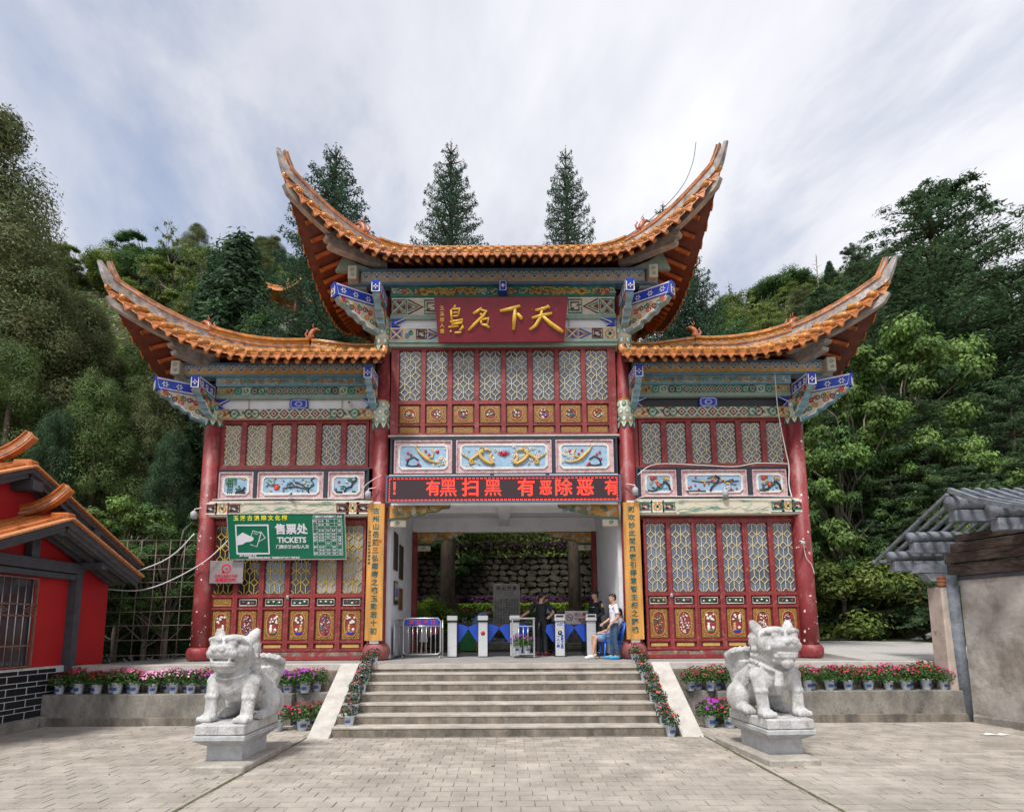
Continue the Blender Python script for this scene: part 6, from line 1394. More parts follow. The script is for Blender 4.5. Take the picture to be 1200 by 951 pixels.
# second guard with cap, looking left
g2, hp, K, u = person('security guard in black uniform and peaked cap standing at the right turnstile', (2.52, 16.6, Z0), R(-62), 1.78,
    {'elL': (.14, .03, .64), 'wrL': (.09, -.12, .55), 'elR': (-.15, .0, .64), 'wrR': (-.06, -.13, .56), 'look': (-.25, -1, -.1)}, M_UNI, (M_UNI, 'long'), M_SHOED, sleeve=1, cap=M_UNI)
b = MB(); p = K['shL'].lerp(K['elL'], .3); b.bevbox(p.x+.06, p.x+.075, p.y-.035, p.y+.035, p.z-.04, p.z+.045, M_FYEL, .004); b.box(p.x+.05, p.x+.07, p.y-.03, p.y+.03, p.z+.05, p.z+.065, M_WHITE); b.build('arm_badge', g2)
b = MB(); c = K['chest']; b.box(c.x+.03, c.x+.10, c.y-.135, c.y-.12, c.z+.02, c.z+.04, M_WHITE); b.box(c.x-.10, c.x-.04, c.y-.135, c.y-.12, c.z+.02, c.z+.05, M_STEEL); b.build('chest_badge', g2)
# boy
by_, hp, K, u = person('boy in a white printed T-shirt, jeans and blue sneakers standing by the blue chair', (2.68, 14.80, Z0), R(-82), 1.60,
    {'elL': (.13, .02, .625), 'wrL': (.10, -.10, .50), 'hdL': (0, -.5, -1), 'elR': (-.13, .02, .63), 'wrR': (-.07, -.15, .53), 'anL': (.055, .03, .045), 'toL': (.06, -.065, .018), 'anR': (-.055, -.02, .045), 'toR': (-.06, -.11, .018), 'look': (.1, -1, -.05)}, M_TEE, (M_JEAN, 'long'), M_SHOEB, sleeve=.35, slim=.86)
b = MB(); q_ = random.Random(4)
for k in range(26):
    z = q_.uniform(.88, 1.24); a = q_.uniform(-1.2, 1.4); b.blob((math.sin(a)*.128, -math.cos(a)*.098, z), (.007, .007, .007), M_COBALT if k % 2 else M_BLACK, 5, 4)
tag(b.build('shirt_print', by_), kind='stuff')
# seated person on blue chair
sp, hp, K, u = person('seated person in pale blue shorts and white sneakers leaning back on the blue plastic chair', (2.66, 15.22, Z0-.02), R(-84), 1.68,
    {'pelvis': (0, .02, .30), 'waist': (0, .06, .37), 'chest': (0, .11, .49), 'neck': (0, .14, .59), 'head': (0, .135, .685), 'shL': (.105, .13, .565), 'shR': (-.105, .13, .565), 'elL': (.13, .03, .43), 'wrL': (.09, -.10, .375), 'elR': (-.13, .03, .43), 'wrR': (-.08, -.12, .39), 'hipL': (.055, .0, .30), 'hipR': (-.055, .0, .30), 'knL': (.08, -.245, .315), 'knR': (-.08, -.25, .325), 'anL': (.085, -.30, .06), 'toL': (.09, -.385, .022), 'anR': (-.07, -.22, .07), 'toR': (-.08, -.30, .03), 'look': (0, -1, -.25)}, M_GREYT, (M_SHORT, 'short'), M_SHOEW, sleeve=.4)
b = MB(); b.bevbox(-.14, .16, -.36, -.12, .62, .645, mat('paper_bag', (.55, .52, .50), .7, .1), .01); b.build('paper', sp)
M_BCH = mat('chair_blue', (.03, .17, .78), .35, .05)
ch = thing('plastic_chair', 'bright blue plastic armchair at the head of the stairs by the right column', 'chair', (2.66, 15.22, Z0), R(-84))
b = MB(); b.bevbox(-.22, .22, -.22, .20, .40, .43, M_BCH, .012); b.build('seat', ch)
for x in (-1, 1):
    for y in (-1, 1): b = MB(); b.tube([(x*.19, y*.18, .41), (x*.235, y*.23+(.03 if y > 0 else 0), 0)], [.026, .018], M_BCH, 6); b.build('leg', ch)
    b = MB(); b.tube([(x*.22, -.2, .40), (x*.245, -.19, .60), (x*.25, .0, .63), (x*.235, .24, .62)], [.018, .02, .024, .018], M_BCH, 6); b.build('armrest', ch)
b = MB()
for k in range(7): x = -.18+.06*k; b.tube([(x, .2, .42), (x*1.08, .27, .65), (x*1.05, .32, .86)], .014, M_BCH, 6)
b.tube([(-.22, .2, .42), (-.24, .28, .65), (-.21, .33, .88), (0, .34, .92), (.21, .33, .88), (.24, .28, .65), (.22, .2, .42)], .022, M_BCH, 6); b.build('backrest', ch)
# people beyond the turnstiles
p3, hp, K, u = person('person in dark clothes behind the leaning guard, holding up a small blue sign', (1.28, 18.3, Z0), R(10), 1.70, {'elR': (-.16, -.04, .66), 'wrR': (-.06, -.16, .72), 'elL': (.16, -.04, .66), 'wrL': (.05, -.16, .71)}, M_UNI, (M_UNI, 'long'), M_SHOED, sleeve=1, hair='long')
b = MB(); b.bevbox(-.13, .13, -.33, -.31, 1.16, 1.40, mat('blue_sign', (.05, .22, .55), .4, .05), .006); b.build('sign', p3)
p4, hp, K, u = person('person in a light blue shirt bending forward beyond the turnstiles', (-.98, 20.6, Z0), R(100), 1.70, {'pelvis': (0, .03, .52), 'waist': (0, .0, .59), 'chest': (0, -.10, .68), 'neck': (0, -.19, .735), 'head': (0, -.265, .78), 'look': (0, -1, -.9), 'shL': (.105, -.155, .72), 'shR': (-.105, -.155, .72), 'elL': (.12, -.18, .56), 'wrL': (.1, -.24, .44), 'elR': (-.12, -.18, .56), 'wrR': (-.1, -.24, .44)}, M_LBLUE, (M_LBLUE, 'long'), M_SHOED)
p5, hp, K, u = person('child in a white dress walking beyond the blue-topped barrier', (-2.50, 18.6, Z0), R(170), 1.12, {'anL': (.05, .08, .06), 'knL': (.05, -.01, .28)}, M_TEE, (M_TEE, 'skirt'), M_SHOEW, hair='long')
p6, hp, K, u = person('child in a pink top and dark trousers walking beyond the blue-topped barrier', (-2.17, 18.7, Z0), R(175), 1.10, {'anR': (-.05, .08, .06)}, M_PINKC, (M_UNI, 'long'), M_SHOED, hair='long')

# ------------------------------------------------------------------ gates, turnstiles, rack
M_TSW = mat('turnstile_white', (.62, .63, .64), .3, .04, metal=.2); M_TSB = mat('turnstile_dark', (.02, .022, .026), .25, 0); M_FLAP = mat('flap_blue', (.01, .10, .72), .35, .04, coat=.3)
YT = 16.3
def flap(parent, x, s):
    b = MB(); p = [(0, -.02), (s*.20, .0), (s*.27, .06), (s*.12, .26) if False else (s*.30, .02)]
    p = [(0, 0), (s*.04, -.0), (s*.29, .37), (s*.26, .42), (s*.14, .47), (0, .49)]
    b.prism([(x+a, .38+c) for a, c in p], .32, .345, M_FLAP); b.build('flap', parent)
def turnstile(x, label, flaps, front, top='box', sc=1.0):
    t = thing('turnstile', label, 'turnstile', (x, YT, Z0), 0, 'turnstiles across the passage')
    b = MB(); b.bevbox(-.125, .125, 0, .06, 0, .92, M_TSW, .01); b.build('front_panel', t)
    b = MB(); b.bevbox(-.135, .135, .06, 1.15, .02, .93, M_TSB, .02); b.build('cabinet', t)
    b = MB()
    if top == 'box': b.bevbox(-.14, .14, -.06, .12, .96, 1.09, M_TSW, .015); b.box(-.12, .12, -.02, .1, .92, .96, M_BLACK)
    else: b.bevbox(-.15, .15, -.05, .12, .93, 1.02, M_TSW, .02); b.bevbox(-.14, .14, -.03, .12, 1.02, 1.12, M_TSW, .01); b.box(-.10, .10, -.036, -.028, 1.04, 1.09, M_BLACK)
    b.build('reader_head', t)
    for s in flaps: flap(t, s*.137, s)
    if front == 'red': b = MB(); b.tube([(0, -.002, .62), (0, -.012, .62)], .06, M_FRED, 8); b.build('stop_light', t)
    if front == 'text':
        b = MB(); b.tube([(0, -.002, .62), (0, -.01, .62)], .06, M_BLACK, 12); b.tube([(0, -.01, .62), (0, -.016, .62)], .03, M_TEAL, 10); b.build('scanner', t)
        for k, c in enumerate('一人一票'): txt(c, .085, M_COBALT, t, (-.05, -.003, .52-k*.085), bold=.003)
        for k, c in enumerate('请刷卡过闸'): txt(c, .075, M_COBALT, t, (.055, -.003, .53-k*.075), bold=.002)
        txt('入口', .08, M_COBALT, t, (0, -.003, .84), bold=.002); 
    return t
turnstile(-1.42, 'white-fronted turnstile beside the steel barrier, leftmost of the row', (1,), '')
turnstile(-.59, 'turnstile with a red octagonal stop light left of the steel rack', (-1, 1), 'red')
turnstile(.27, 'turnstile hidden behind the steel rack with flower pots', (-1, 1), '')
turnstile(1.49, 'turnstile with blue Chinese instructions down its white front', (-1, 1), 'text', 'head')
turnstile(2.34, 'turnstile in front of the capped guard, rightmost of the row', (-1,), '', 'head')
bar = thing('crowd_barrier', 'steel tube crowd barrier with a blue banner and red characters', 'barrier', (-2.19, 15.95, Z0))
b = MB(); r = .03; pth = [(-.50+.1, 0, .08), (-.49, 0, .12), (-.49, 0, .94), (-.42, 0, 1.02), (.42, 0, 1.02), (.49, 0, .94), (.49, 0, .14), (.42, 0, .08), (-.40, 0, .08)]; b.tube(pth, .022, M_STEEL, 8); b.build('frame', bar)
for k in range(7): b = MB(); b.tube([(-.36+k*.12, 0, .08), (-.36+k*.12, 0, .82)], .010, M_STEEL, 6); b.build('upright', bar)
b = MB(); b.tube([(-.49, 0, .82), (.49, 0, .82)], .014, M_STEEL, 6); b.build('mid_rail', bar)
b = MB(); b.bevbox(-.45, .45, -.02, .01, .84, .985, M_COBALT, .01); b.build('banner', bar)
for k, c in enumerate('景区出口'): txt(c, .12, M_FRED, bar, (-.27+k*.19, -.023, .91), bold=.004)
for s in (-1, 1): b = MB(); b.tube([(s*.49, -.2, .01), (s*.49, 0, .05), (s*.49, .2, .01)], .018, M_STEEL, 6); b.build('foot', bar)
po = thing('steel_post', 'slim steel post between the crowd barrier and the first turnstile', 'post', (-1.66, 16.1, Z0)); b = MB(); b.tube([(0, 0, 0), (0, 0, .98)], .022, M_STEEL, 8); b.build('tube', po); b = MB(); b.lathe([(.05, 0), (.05, .02), (.03, .03)], M_STEEL, n=12); b.build('foot_plate', po)
rk = thing('steel_rack', 'stainless steel open rack with flower pots inside, in front of the turnstiles', 'rack', (.48, 15.85, Z0))
for x in (-.28, .28):
    for y in (-.18, .18): b = MB(); b.bevbox(x-.02, x+.02, y-.02, y+.02, 0, .98, M_STEEL, .006); b.build('leg', rk)
b = MB(); b.bevbox(-.31, .31, -.21, .21, .98, 1.02, M_STEEL, .01); b.build('top', rk)
for y in (-.18, .18):
    for z in (.08, .80): b = MB(); b.box(-.26, .26, y-.012, y+.012, z-.012, z+.012, M_STEEL); b.build('cross_rail', rk)
b = MB(); b.box(-.27, .27, -.165, .165, .09, .10, M_STEEL); b.build('shelf', rk)
for k in range(3): b = MB(); b.tube([(-.12+.12*k, -.18, .08), (-.12+.12*k, -.18, .80)], .008, M_STEEL, 6); b.build('bar', rk)
pot(.38, 15.83, Z0+.10, 'violet', 'violet petunias in a white pot inside the steel rack, left of two', 'pots in the steel rack', 1.05); pot(.60, 15.83, Z0+.10, 'violet', 'violet petunias in a white pot inside the steel rack, right of two', 'pots in the steel rack', 1.05)
for s, lb in ((-1, 'steel railing with pale panels along the left passage wall'), (1, 'steel railing along the right passage wall behind the seated person')):
    t = thing('railing', lb, 'railing', (s*2.84, 15.5, Z0))
    for k in range(3): b = MB(); b.tube([(0, k*.75, 0), (0, k*.75, .98)], .022, M_STEEL, 8); b.build('post', t)
    b = MB(); b.tube([(0, 0, .98), (0, 1.5, .98)], .022, M_STEEL, 8); b.tube([(0, 0, .80), (0, 1.5, .80)], .014, M_STEEL, 8); b.build('rail', t)
    for k in range(2): b = MB(); b.box(-.01, .01, .04+k*.75, .71+k*.75, .06, .79, M_GREYP); b.build('panel', t)
# no smoking sign
ns = thing('notice_sign', 'white notice board with a red prohibition symbol and red characters', 'sign', (2.12, 17.6, Z0))
b = MB(); b.bevbox(-.36, .40, -.015, .015, .85, 1.24, M_WHITE, .006); b.build('board', ns); b = MB(); [b.tube([(x, .01, 0), (x, .01, 1.2)], .014, M_STEEL, 6) for x in (-.3, .34)]; b.build('stand', ns)
b = MB(); ring = [(-.22+math.cos(a)*.09, 1.05+math.sin(a)*.09) for a in np.linspace(0, 2*PI, 21)[:-1]]; b.ribbon(ring, .022, -.015, .004, M_CRIM, closed=True); b.ribbon([(-.28, 1.11), (-.16, .99)], .02, -.015, .004, M_CRIM); b.box(-.27, -.17, -.018, -.015, 1.04, 1.06, M_BLACK); b.build('symbol', ns)
txt('进入景区', .115, M_CRIM, ns, (.14, -.018, 1.13), bold=.002); txt('严禁烟火', .115, M_CRIM, ns, (.14, -.018, .97), bold=.002)

# ------------------------------------------------------------------ garden seen through the passage
M_STELE = mat('stele_stone', (.48, .46, .43), .8, .15, 5, .4, 30)
sl = thing('stone_stele', 'grey inscribed stone stele standing in the garden behind the gate', 'stele', (.07, 22, Z0))
b = MB(); b.bevbox(-.49, .49, -.09, .09, .25, 2.36, M_STELE, .015); b.build('slab', sl); b = MB(); b.bevbox(-.62, .62, -.22, .22, 0, .25, M_STELE, .03); b.build('base', sl)
for k, c in enumerate('孤山風景'): txt(c, .15, M_BLACK, sl, (-.3+k*.2, -.093, 2.18), bold=.004)
body = '孤山位於撫仙湖中形如明珠島上林木蔥鬱古有樓臺亭閣歷代文人多有題詠今修葺一新以饗遊人爲記'
for c_ in range(9): txt('\n'.join((body*2)[c_*5:c_*5+14]), .088, M_BLACK, sl, (.4-c_*.10, -.092, 1.16), spacing=1.05, name='inscription').__setitem__('kind', 'stuff')
M_RSTONE = mat('retaining_stone', (.050, .041, .030), .95, .35, 3, .8, 12, col2=(.07, .06, .05), c2pos=(.5, .65), c2scale=3, world_co=True)
rw = thing('stone_retaining_wall', 'dark rough stone retaining wall across the garden behind the gate', 'wall', (0, 26.2, Z0))
MB().box(-9, 9, .02, .4, 0, 4.4, M_EARTH).build('earth_core', rw)
sbm = []
for v in range(4):
    q = random.Random(v); b = MB(); vs = [Vector((math.cos(a)*(.5+.08*q.uniform(-1, 1)), 0, math.sin(a)*(.5+.08*q.uniform(-1, 1)))) for a in np.linspace(0, 2*PI, 9)[:-1]]
    n = len(vs); pts = [v_+Vector((0, .1, 0)) for v_ in vs]+[v_*.82+Vector((0, -.10+q.uniform(-.03, .03), 0)) for v_ in vs]
    b.add(pts, [(i, (i+1) % n, n+(i+1) % n, n+i) for i in range(n)]+[[n+i for i in range(n)]], M_RSTONE); sbm.append(b.mesh('stone'))
q = random.Random(9); cnt = 0
for j in range(12):
    x = -4.7+q.uniform(0, .3)
    while x < 4.7:
        w = q.uniform(.32, .58); 
        if cnt < 270: o = link('stone', sbm[q.randrange(4)], rw, (x+w/2, 0, 1.35+j*.255+q.uniform(-.03, .03)), (0, q.uniform(-.25, .25), 0), (w*1.14, 1, q.uniform(.27, .36))); cnt += 1
        x += w
M_MOUND = M_EARTH
# ------------------------------------------------------------------ red house on the left
M_REDW = mat('red_render', (.42, .008, .012), .6, .06, 2); M_GREYW = mat('grey_timber', (.055, .062, .075), .6, .15, 6); M_BRKB = mat('black_brick', (.014, .014, .017), .35, .2, 12)
M_JNT = mat('white_joint', (.50, .54, .56), .8); M_UNDER = mat('roof_boards', (.16, .145, .135), .8, .25, 3, stretch=(1, 4, 1)); M_TORG = mat('house_tile', (.50, .145, .03), .36, .3, 5, .4, 25, col2=(.22, .09, .04), c2pos=(.52, .68), coat=.15, world_co=True); M_TPAL = mat('verge_tile', (.60, .25, .10), .42, .2, 8, .4, 30, col2=(.30, .15, .08), c2pos=(.55, .68))
hs = thing('red_house', 'small red-walled house with orange tiled gables and a black brick base at the left edge', 'house', (-9.4, 11.7, 0))
HL = (9.4, -11.7, 0)
def hb(b, name, parent=None): return b.build(name, parent or hs, (0, 0, 0) if parent else HL)
b = MB(); b.box(-13.5, -9.42, 8.6, 14.2, .0, 3.3, M_REDW); hb(b, 'wall')
b = MB(); b.prism([(9.2, 3.3), (14.2, 3.3), (11.7, 4.0)], 0, .5, M_REDW, Matrix.Translation((-9.42, 0, 0)) @ Matrix.Rotation(PI/2, 4, 'Z')); b.prism([(8.2, 3.3), (14.4, 3.3), (14.4, 3.62), (11.4, 4.92), (8.2, 3.55)], 0, .5, M_REDW, Matrix.Translation((-9.62, 0, 0)) @ Matrix.Rotation(PI/2, 4, 'Z')); hb(b, 'gable_wall')
b = MB(); b.bevbox(-9.75, -9.22, 8.5, 12.7, -.04, .20, M_RETAIN, .02); hb(b, 'base_course')
bk = MB(); bk.box(-9.44, -9.354, 8.6, 12.92, .2, 1.18, M_JNT); bkw = hb(bk, 'brick_base')
q = random.Random(2); bm1 = MB(); bm1.bevbox(-.03, .0, -.235, .235, -.0645, .0645, M_BRKB, .006); me1 = bm1.mesh('brick'); bm2 = MB(); bm2.bevbox(-.03, .0, -.235, .235, -.0385, .0385, M_BRKB, .006); me2 = bm2.mesh('brick')
z = .2; r_ = 0
while z < 1.12:
    big = r_ % 2 == 0; h = .136 if big else .084; y = 12.92-(.0 if big else .25)
    while y > 9.4:
        link('brick', me1 if big else me2, bkw, (-9.345, y-.24, z+h/2+.004)); y -= .495
    z += h+.008; r_ += 1
for y in (12.98,): b = MB(); b.box(-9.45, -9.24, y-.09, y+.09, .6, 3.2, M_GREYW); hb(b, 'post')
b = MB(); b.box(-9.42, -9.36, 8.6, 10.0, 1.2, 3.1, M_REDW); hb(b, 'wall_panel')
# barred window
wn_ = MB(); wn_.box(-9.43, -9.405, 9.2, 11.95, 1.22, 2.95, M_GLASSD); w_ = hb(wn_, 'window')
b = MB(); M_RUST = mat('rusty_frame', (.20, .10, .07), .7, .2, 10)
for z in (1.22, 2.93, 1.62, 2.2, 2.42): b.box(-9.36, -9.33, 9.2, 11.95, z-.015, z+.015, M_RUST)
for y in (9.2, 11.95): b.box(-9.36, -9.33, y-.02, y+.02, 1.2, 2.95, M_RUST)
hb(b, 'grille_frame', w_)
for k in range(15): b = MB(); y = 9.35+k*.178; b.tube([(-9.345, y, 1.22), (-9.345, y, 2.93)], .010, M_STEEL, 6); hb(b, 'grille_bar', w_)
b = MB()
for k in range(4): y = 9.7+k*.7; b.ribbon([(-.16, 0), (0, .07), (.16, 0), (0, -.07)], .015, 0, .01, M_RUST, closed=True, T=Matrix.Translation((-9.33, y, 2.31)) @ Matrix.Rotation(PI/2, 4, 'Z')); b.ribbon([(-.08, 0), (0, .035), (.08, 0), (0, -.035)], .012, 0, .01, M_RUST, closed=True, T=Matrix.Translation((-9.33, y, 2.31)) @ Matrix.Rotation(PI/2, 4, 'Z'))
hb(b, 'grille_lozenges', w_)
for (x0, x1, y0, y1, z0, z1) in ((-9.42, -9.22, 8.6, 13.1, 3.12, 3.34), (-9.36, -9.26, 8.6, 13.1, 2.98, 3.10), (-9.40, -9.24, 11.6, 11.8, 3.34, 3.95), (-10.5, -8.75, 12.95, 13.12, 3.22, 3.38), (-10.5, -8.75, 11.6, 11.8, 3.78, 3.95), (-10.5, -9.15, 11.35, 11.6, 4.62, 4.82), (-10.5, -9.15, 13.2, 13.4, 3.98, 4.14)):
    b = MB(); b.bevbox(x0, x1, y0, y1, z0, z1, M_GREYW, .01); hb(b, 'beam')
def gable(bf, xe, xb, ya, za, ends, mt, mv, horn, lab=None):
    """gable roof, ridge along X at (ya, za); ends = [(y, z), ...] of the two eaves; the verge at xe faces the yard"""
    o = MB(); R0 = None; sg = 1 if xe > xb else -1
    for (ye, ze) in ends:
        for dz, m in ((0, mt), (-.10, M_UNDER)):
            vs = [(xe, ya, za+dz), (xb, ya, za+dz), (xb, ye, ze+dz), (xe, ye, ze+dz)]; o.add(vs, [(0, 1, 2, 3)], m)
        o.add([(xe, ya, za), (xe, ye, ze), (xe, ye, ze-.1), (xe, ya, za-.1)], [(0, 1, 2, 3)], M_GREYW)
    R0 = bf(o, 'roof')
    for (ye, ze) in ends:
        dy, dz = ye-ya, ze-za; L = math.hypot(dy, dz); n = int(L/.26)
        x = xe-sg*.14
        while (x-xb)*sg > 0:
            b = MB(); b.tube([(x, ya+dy*t, za+dz*t+.05) for t in (0, .25, .5, .75, 1)], .072, mt, 7); bf(b, 'barrel_tile', R0)
            x -= sg*.26
        x = xe-sg*.10
        while (x-xb)*sg > 0:
            b = MB(); b.bevbox(-.03, .03, -L/2+.05, L/2-.02, -.05, .05, M_GREYW, .005, T=Matrix.Translation((x, (ya+ye)/2, (za+ze)/2-.16)) @ Matrix.Rotation(math.atan2(dz, dy) if dy > 0 else math.atan2(-dz, -dy), 4, 'X')); bf(b, 'rafter', R0); x -= sg*.28
            if abs(x-xe) > 1.6: break
        vt = MB(); vt.bevbox(-.10, .10, -L/n/2+.006, L/n/2-.006, -.02, .025, mv, .008); vme = vt.mesh('verge_tile')
        for k in range(n):
            t = (k+.5)/n; link('verge_tile', vme, R0, (xe-sg*.02, ya+dy*t, za+dz*t+.03), (math.atan2(dz, dy) if dy > 0 else math.atan2(-dz, -dy), 0, 0))
    b = MB(); P = [Vector((xb, ya, za+.06)), *[Vector((xe-sg*(1.3-1.28*t), ya, za+.06+.52*t**2.6)) for t in np.linspace(0, 1, 12)]] if horn else [Vector((xb, ya, za+.05)), Vector((xe, ya, za+.05))]
    sweep(b, P, .15, .11, mt, 0); sweep(b, P, .10, .09, mv, .105); sweep(b, P, .16, .03, mt, .19); sweep(b, P, .17, .02, M_RIDGEG, .05); b.bevbox(min(xe-sg*.35, xe+sg*.02), max(xe-sg*.35, xe+sg*.02), ya-.12, ya+.12, za-.02, za+.14, mt, .03)
    bf(b, 'ridge', R0); return R0
gable(hb, -8.62, -10.0, 11.7, 4.08, [(14.15, 3.12), (9.2, 3.12)], M_TORG, M_TPAL, True)
gable(hb, -9.22, -13.6, 11.4, 5.08, [(15.1, 3.50), (8.0, 3.6)], M_TORG, M_TPAL, True)
# ------------------------------------------------------------------ shed on the right
M_PLST = mat('old_plaster', (.43, .40, .365), .9, .16, 1.3, .9, 9, col2=(.24, .205, .17), c2pos=(.46, .66), c2scale=1.6); M_DKW = mat('weathered_plank', (.055, .036, .028), .75, .45, 3, .5, 12, stretch=(6, .6, 6), col2=(.12, .10, .09), c2pos=(.55, .7), c2scale=2)
M_GRW = mat('grey_log', (.16, .18, .21), .6, .25, 5, .3, 20, col2=(.30, .31, .33), c2pos=(.55, .7), c2scale=4); M_BRKO = mat('exposed_brick', (.34, .13, .06), .85, .2, 10, .5); M_PIER = mat('pale_pier', (.46, .38, .33), .9, .12, 4, .5, col2=(.28, .14, .09), c2pos=(.6, .66), c2scale=3)
sh = thing('timber_shed', 'weathered shed with plastered side wall, dark planks and an open grey rafter roof at right', 'shed', (9.5, 11.0, 0))
SHR = Matrix.Translation((9.42, 12.4, 0)) @ Matrix.Rotation(R(14), 4, 'Z') @ Matrix.Translation((-9.5, -12.4, 0))
def sb(b, name, parent=None):
    if name in ('plaster_wall', 'wall_foot', 'plank'): b.v = [tuple(SHR @ Vector(v)) for v in b.v]
    return b.build(name, parent or sh, (0, 0, 0) if parent else (-9.5, -11.0, 0))
b = MB(); n_ = 26; vs = []; 
for i in range(n_+1):
    for j in range(12): y = 7.0+5.35*i/n_; z = -.05+3.05*j/11; vs.append((9.47+.03*mnoise.noise(Vector((y*1.7, z*1.7, 1)))+.015*mnoise.noise(Vector((y*6, z*6, 2))), y, z))
b.add(vs, [(i*12+j, i*12+j+1, (i+1)*12+j+1, (i+1)*12+j) for i in range(n_) for j in range(11)], M_PLST, True); b.box(9.55, 9.8, 7, 12.35, -.05, 3.0, M_PLST); b.box(9.55, 13.5, 12.2, 12.34, -.05, 3.0, M_PLST); sb(b, 'plaster_wall')
b = MB(); b.bevbox(9.36, 9.5, 7, 12.3, -.04, .16, M_RETAIN, .03); sb(b, 'wall_foot')
for k, (z0, z1, x) in enumerate(((2.92, 3.17, 9.40), (3.175, 3.40, 9.37), (3.405, 3.60, 9.40), (3.61, 3.78, 9.44))):
    b = MB(); b.bevbox(x, 9.62, 7.2, 12.62-.1*k, z0+.02*(k % 2), z1, M_DKW, .012); sb(b, 'plank')
b = MB(); b.bevbox(9.42, 9.6, 7.1, 12.5, 2.84, 2.92, M_GREYW, .01); sb(b, 'plank')
b = MB(); b.tube([(9.34, 12.45, -.03), (9.30, 12.42, 1.4), (9.27, 12.38, 2.95)], [.125, .12, .11], M_GRW, 12); sb(b, 'post')
b = MB(); b.bevbox(9.06, 9.25, 12.4, 12.85, -.03, 2.72, M_PIER, .03); pr = sb(b, 'brick_pier')
for k in range(3):
    for j in range(2): b = MB(); b.bevbox(9.05+.1*j, 9.145+.1*j, 12.38, 12.5, 2.73+k*.075, 2.795+k*.075, M_BRKO, .008); sb(b, 'brick', pr)
b = MB(); b.prism([(8.70, 3.02), (9.45, 3.0), (9.45, 3.18), (8.8, 3.2)], 12.5, 12.75, M_GRW); b.prism([(8.95, 2.84), (9.45, 2.84), (9.45, 3.0), (8.8, 3.0)], 12.5, 12.72, M_GRW); sb(b, 'corbel')
za, ya = 4.42, 11.55
for (y, z, x0, x1, r) in ((11.55, 4.30, 8.75, 13, .14), (12.75, 3.80, 8.72, 10.0, .11), (13.45, 3.47, 8.72, 9.9, .11), (10.75, 4.0, 8.9, 13, .14), (9.6, 3.5, 8.9, 13, .13)):
    b = MB(); b.tube([(x0, y, z), ((x0+x1)/2, y, z+.02), (x1, y, z)], r, M_GRW, 14); lg = sb(b, 'purlin')
    b = MB(); b.bevbox(x0+.05, x1, y-.10, y+.10, z-r-.24, z-r-.01, M_GRW, .012); sb(b, 'tie_beam')
for k in range(16):
    x = 8.78+k*.26; b = MB(); 
    b.bevbox(x-.035, x+.035, -1.32, 1.32, -.035, .035, M_GRW, .006, T=Matrix.Translation((0, (11.55+14.05)/2, (4.5+3.42)/2)) @ Matrix.Rotation(math.atan2(3.42-4.5, 2.5), 4, 'X') ); sb(b, 'rafter')
    b = MB(); pts = [Vector((x, 11.55-.0, 4.52)), Vector((x, 10.9, 4.18)), Vector((x, 10.2, 3.92)), Vector((x, 9.4, 3.70)), Vector((x, 8.2, 3.45))]; sweep(b, pts, .075, .09, M_GRW, 0); sb(b, 'rafter')
b = MB(); b.bevbox(8.7, 9.1, 14.0, 14.08, 3.38, 3.45, M_GRW, .01); sb(b, 'eave_batten')
# shrubs' mesh fence on the left
M_REBAR = mat('rusty_bar', (.17, .13, .11), .75, .2, 10)
fn = thing('mesh_fence', 'rusty square mesh fence standing between the red house and the gate', 'fence', (-10.2, 15.1, Z0)); fn.rotation_euler = (R(-2), 0, 0)
q = random.Random(6)
for k in range(16): x = -3.2+k*.37; b = MB(); b.tube([(x+q.uniform(-.03, .03), 0, 0), (x+q.uniform(-.03, .03), q.uniform(-.03, .03), 1.6), (x+.02, 0, 3.05)], .012, M_REBAR, 5); b.build('upright', fn)
for k in range(9): z = .12+k*.36; b = MB(); b.tube([(-3.3, 0, z), (-1, q.uniform(-.03, .03), z+q.uniform(-.04, .04)), (2.5, 0, z+.03)], .011, M_REBAR, 5); b.build('cross_wire', fn)
# ------------------------------------------------------------------ vegetation
def leafmat(name, c, c2, isl=.45, tr=.35, sc_=.55): return mat(name, c, .65, .30, sc_, island=isl, translucent=tr, col2=c2, c2pos=(.48, .66), c2scale=.9, spec=.25)
ML_CYP = leafmat('cypress_foliage', (.125, .160, .062), (.175, .150, .075)); ML_CYP2 = leafmat('cypress_foliage_green', (.115, .180, .056), (.165, .215, .075)); ML_JUN = leafmat('juniper_foliage', (.052, .105, .048), (.07, .12, .056))
ML_CED = leafmat('cedar_foliage', (.070, .130, .060), (.105, .165, .072)); ML_BRD = leafmat('broad_foliage', (.155, .26, .065), (.21, .29, .10), tr=.35); ML_ARA = leafmat('araucaria_foliage', (.045, .108, .062), (.075, .125, .07))
ML_SCR = leafmat('scrub_foliage', (.165, .235, .052), (.23, .235, .085), tr=.3); ML_DRK = leafmat('dark_broadleaf', (.075, .150, .044), (.11, .19, .055)); ML_YEL = leafmat('hedge_foliage', (.17, .28, .03), (.24, .33, .04), tr=.3); ML_PUR = leafmat('purple_foliage', (.09, .035, .085), (.15, .06, .12), tr=.3)
M_BARK = mat('bark', (.10, .075, .055), .9, .3, 6, .7, 20, stretch=(1, 1, .4)); M_TWIG = mat('grey_twig', (.20, .17, .13), .9, .2, 6)
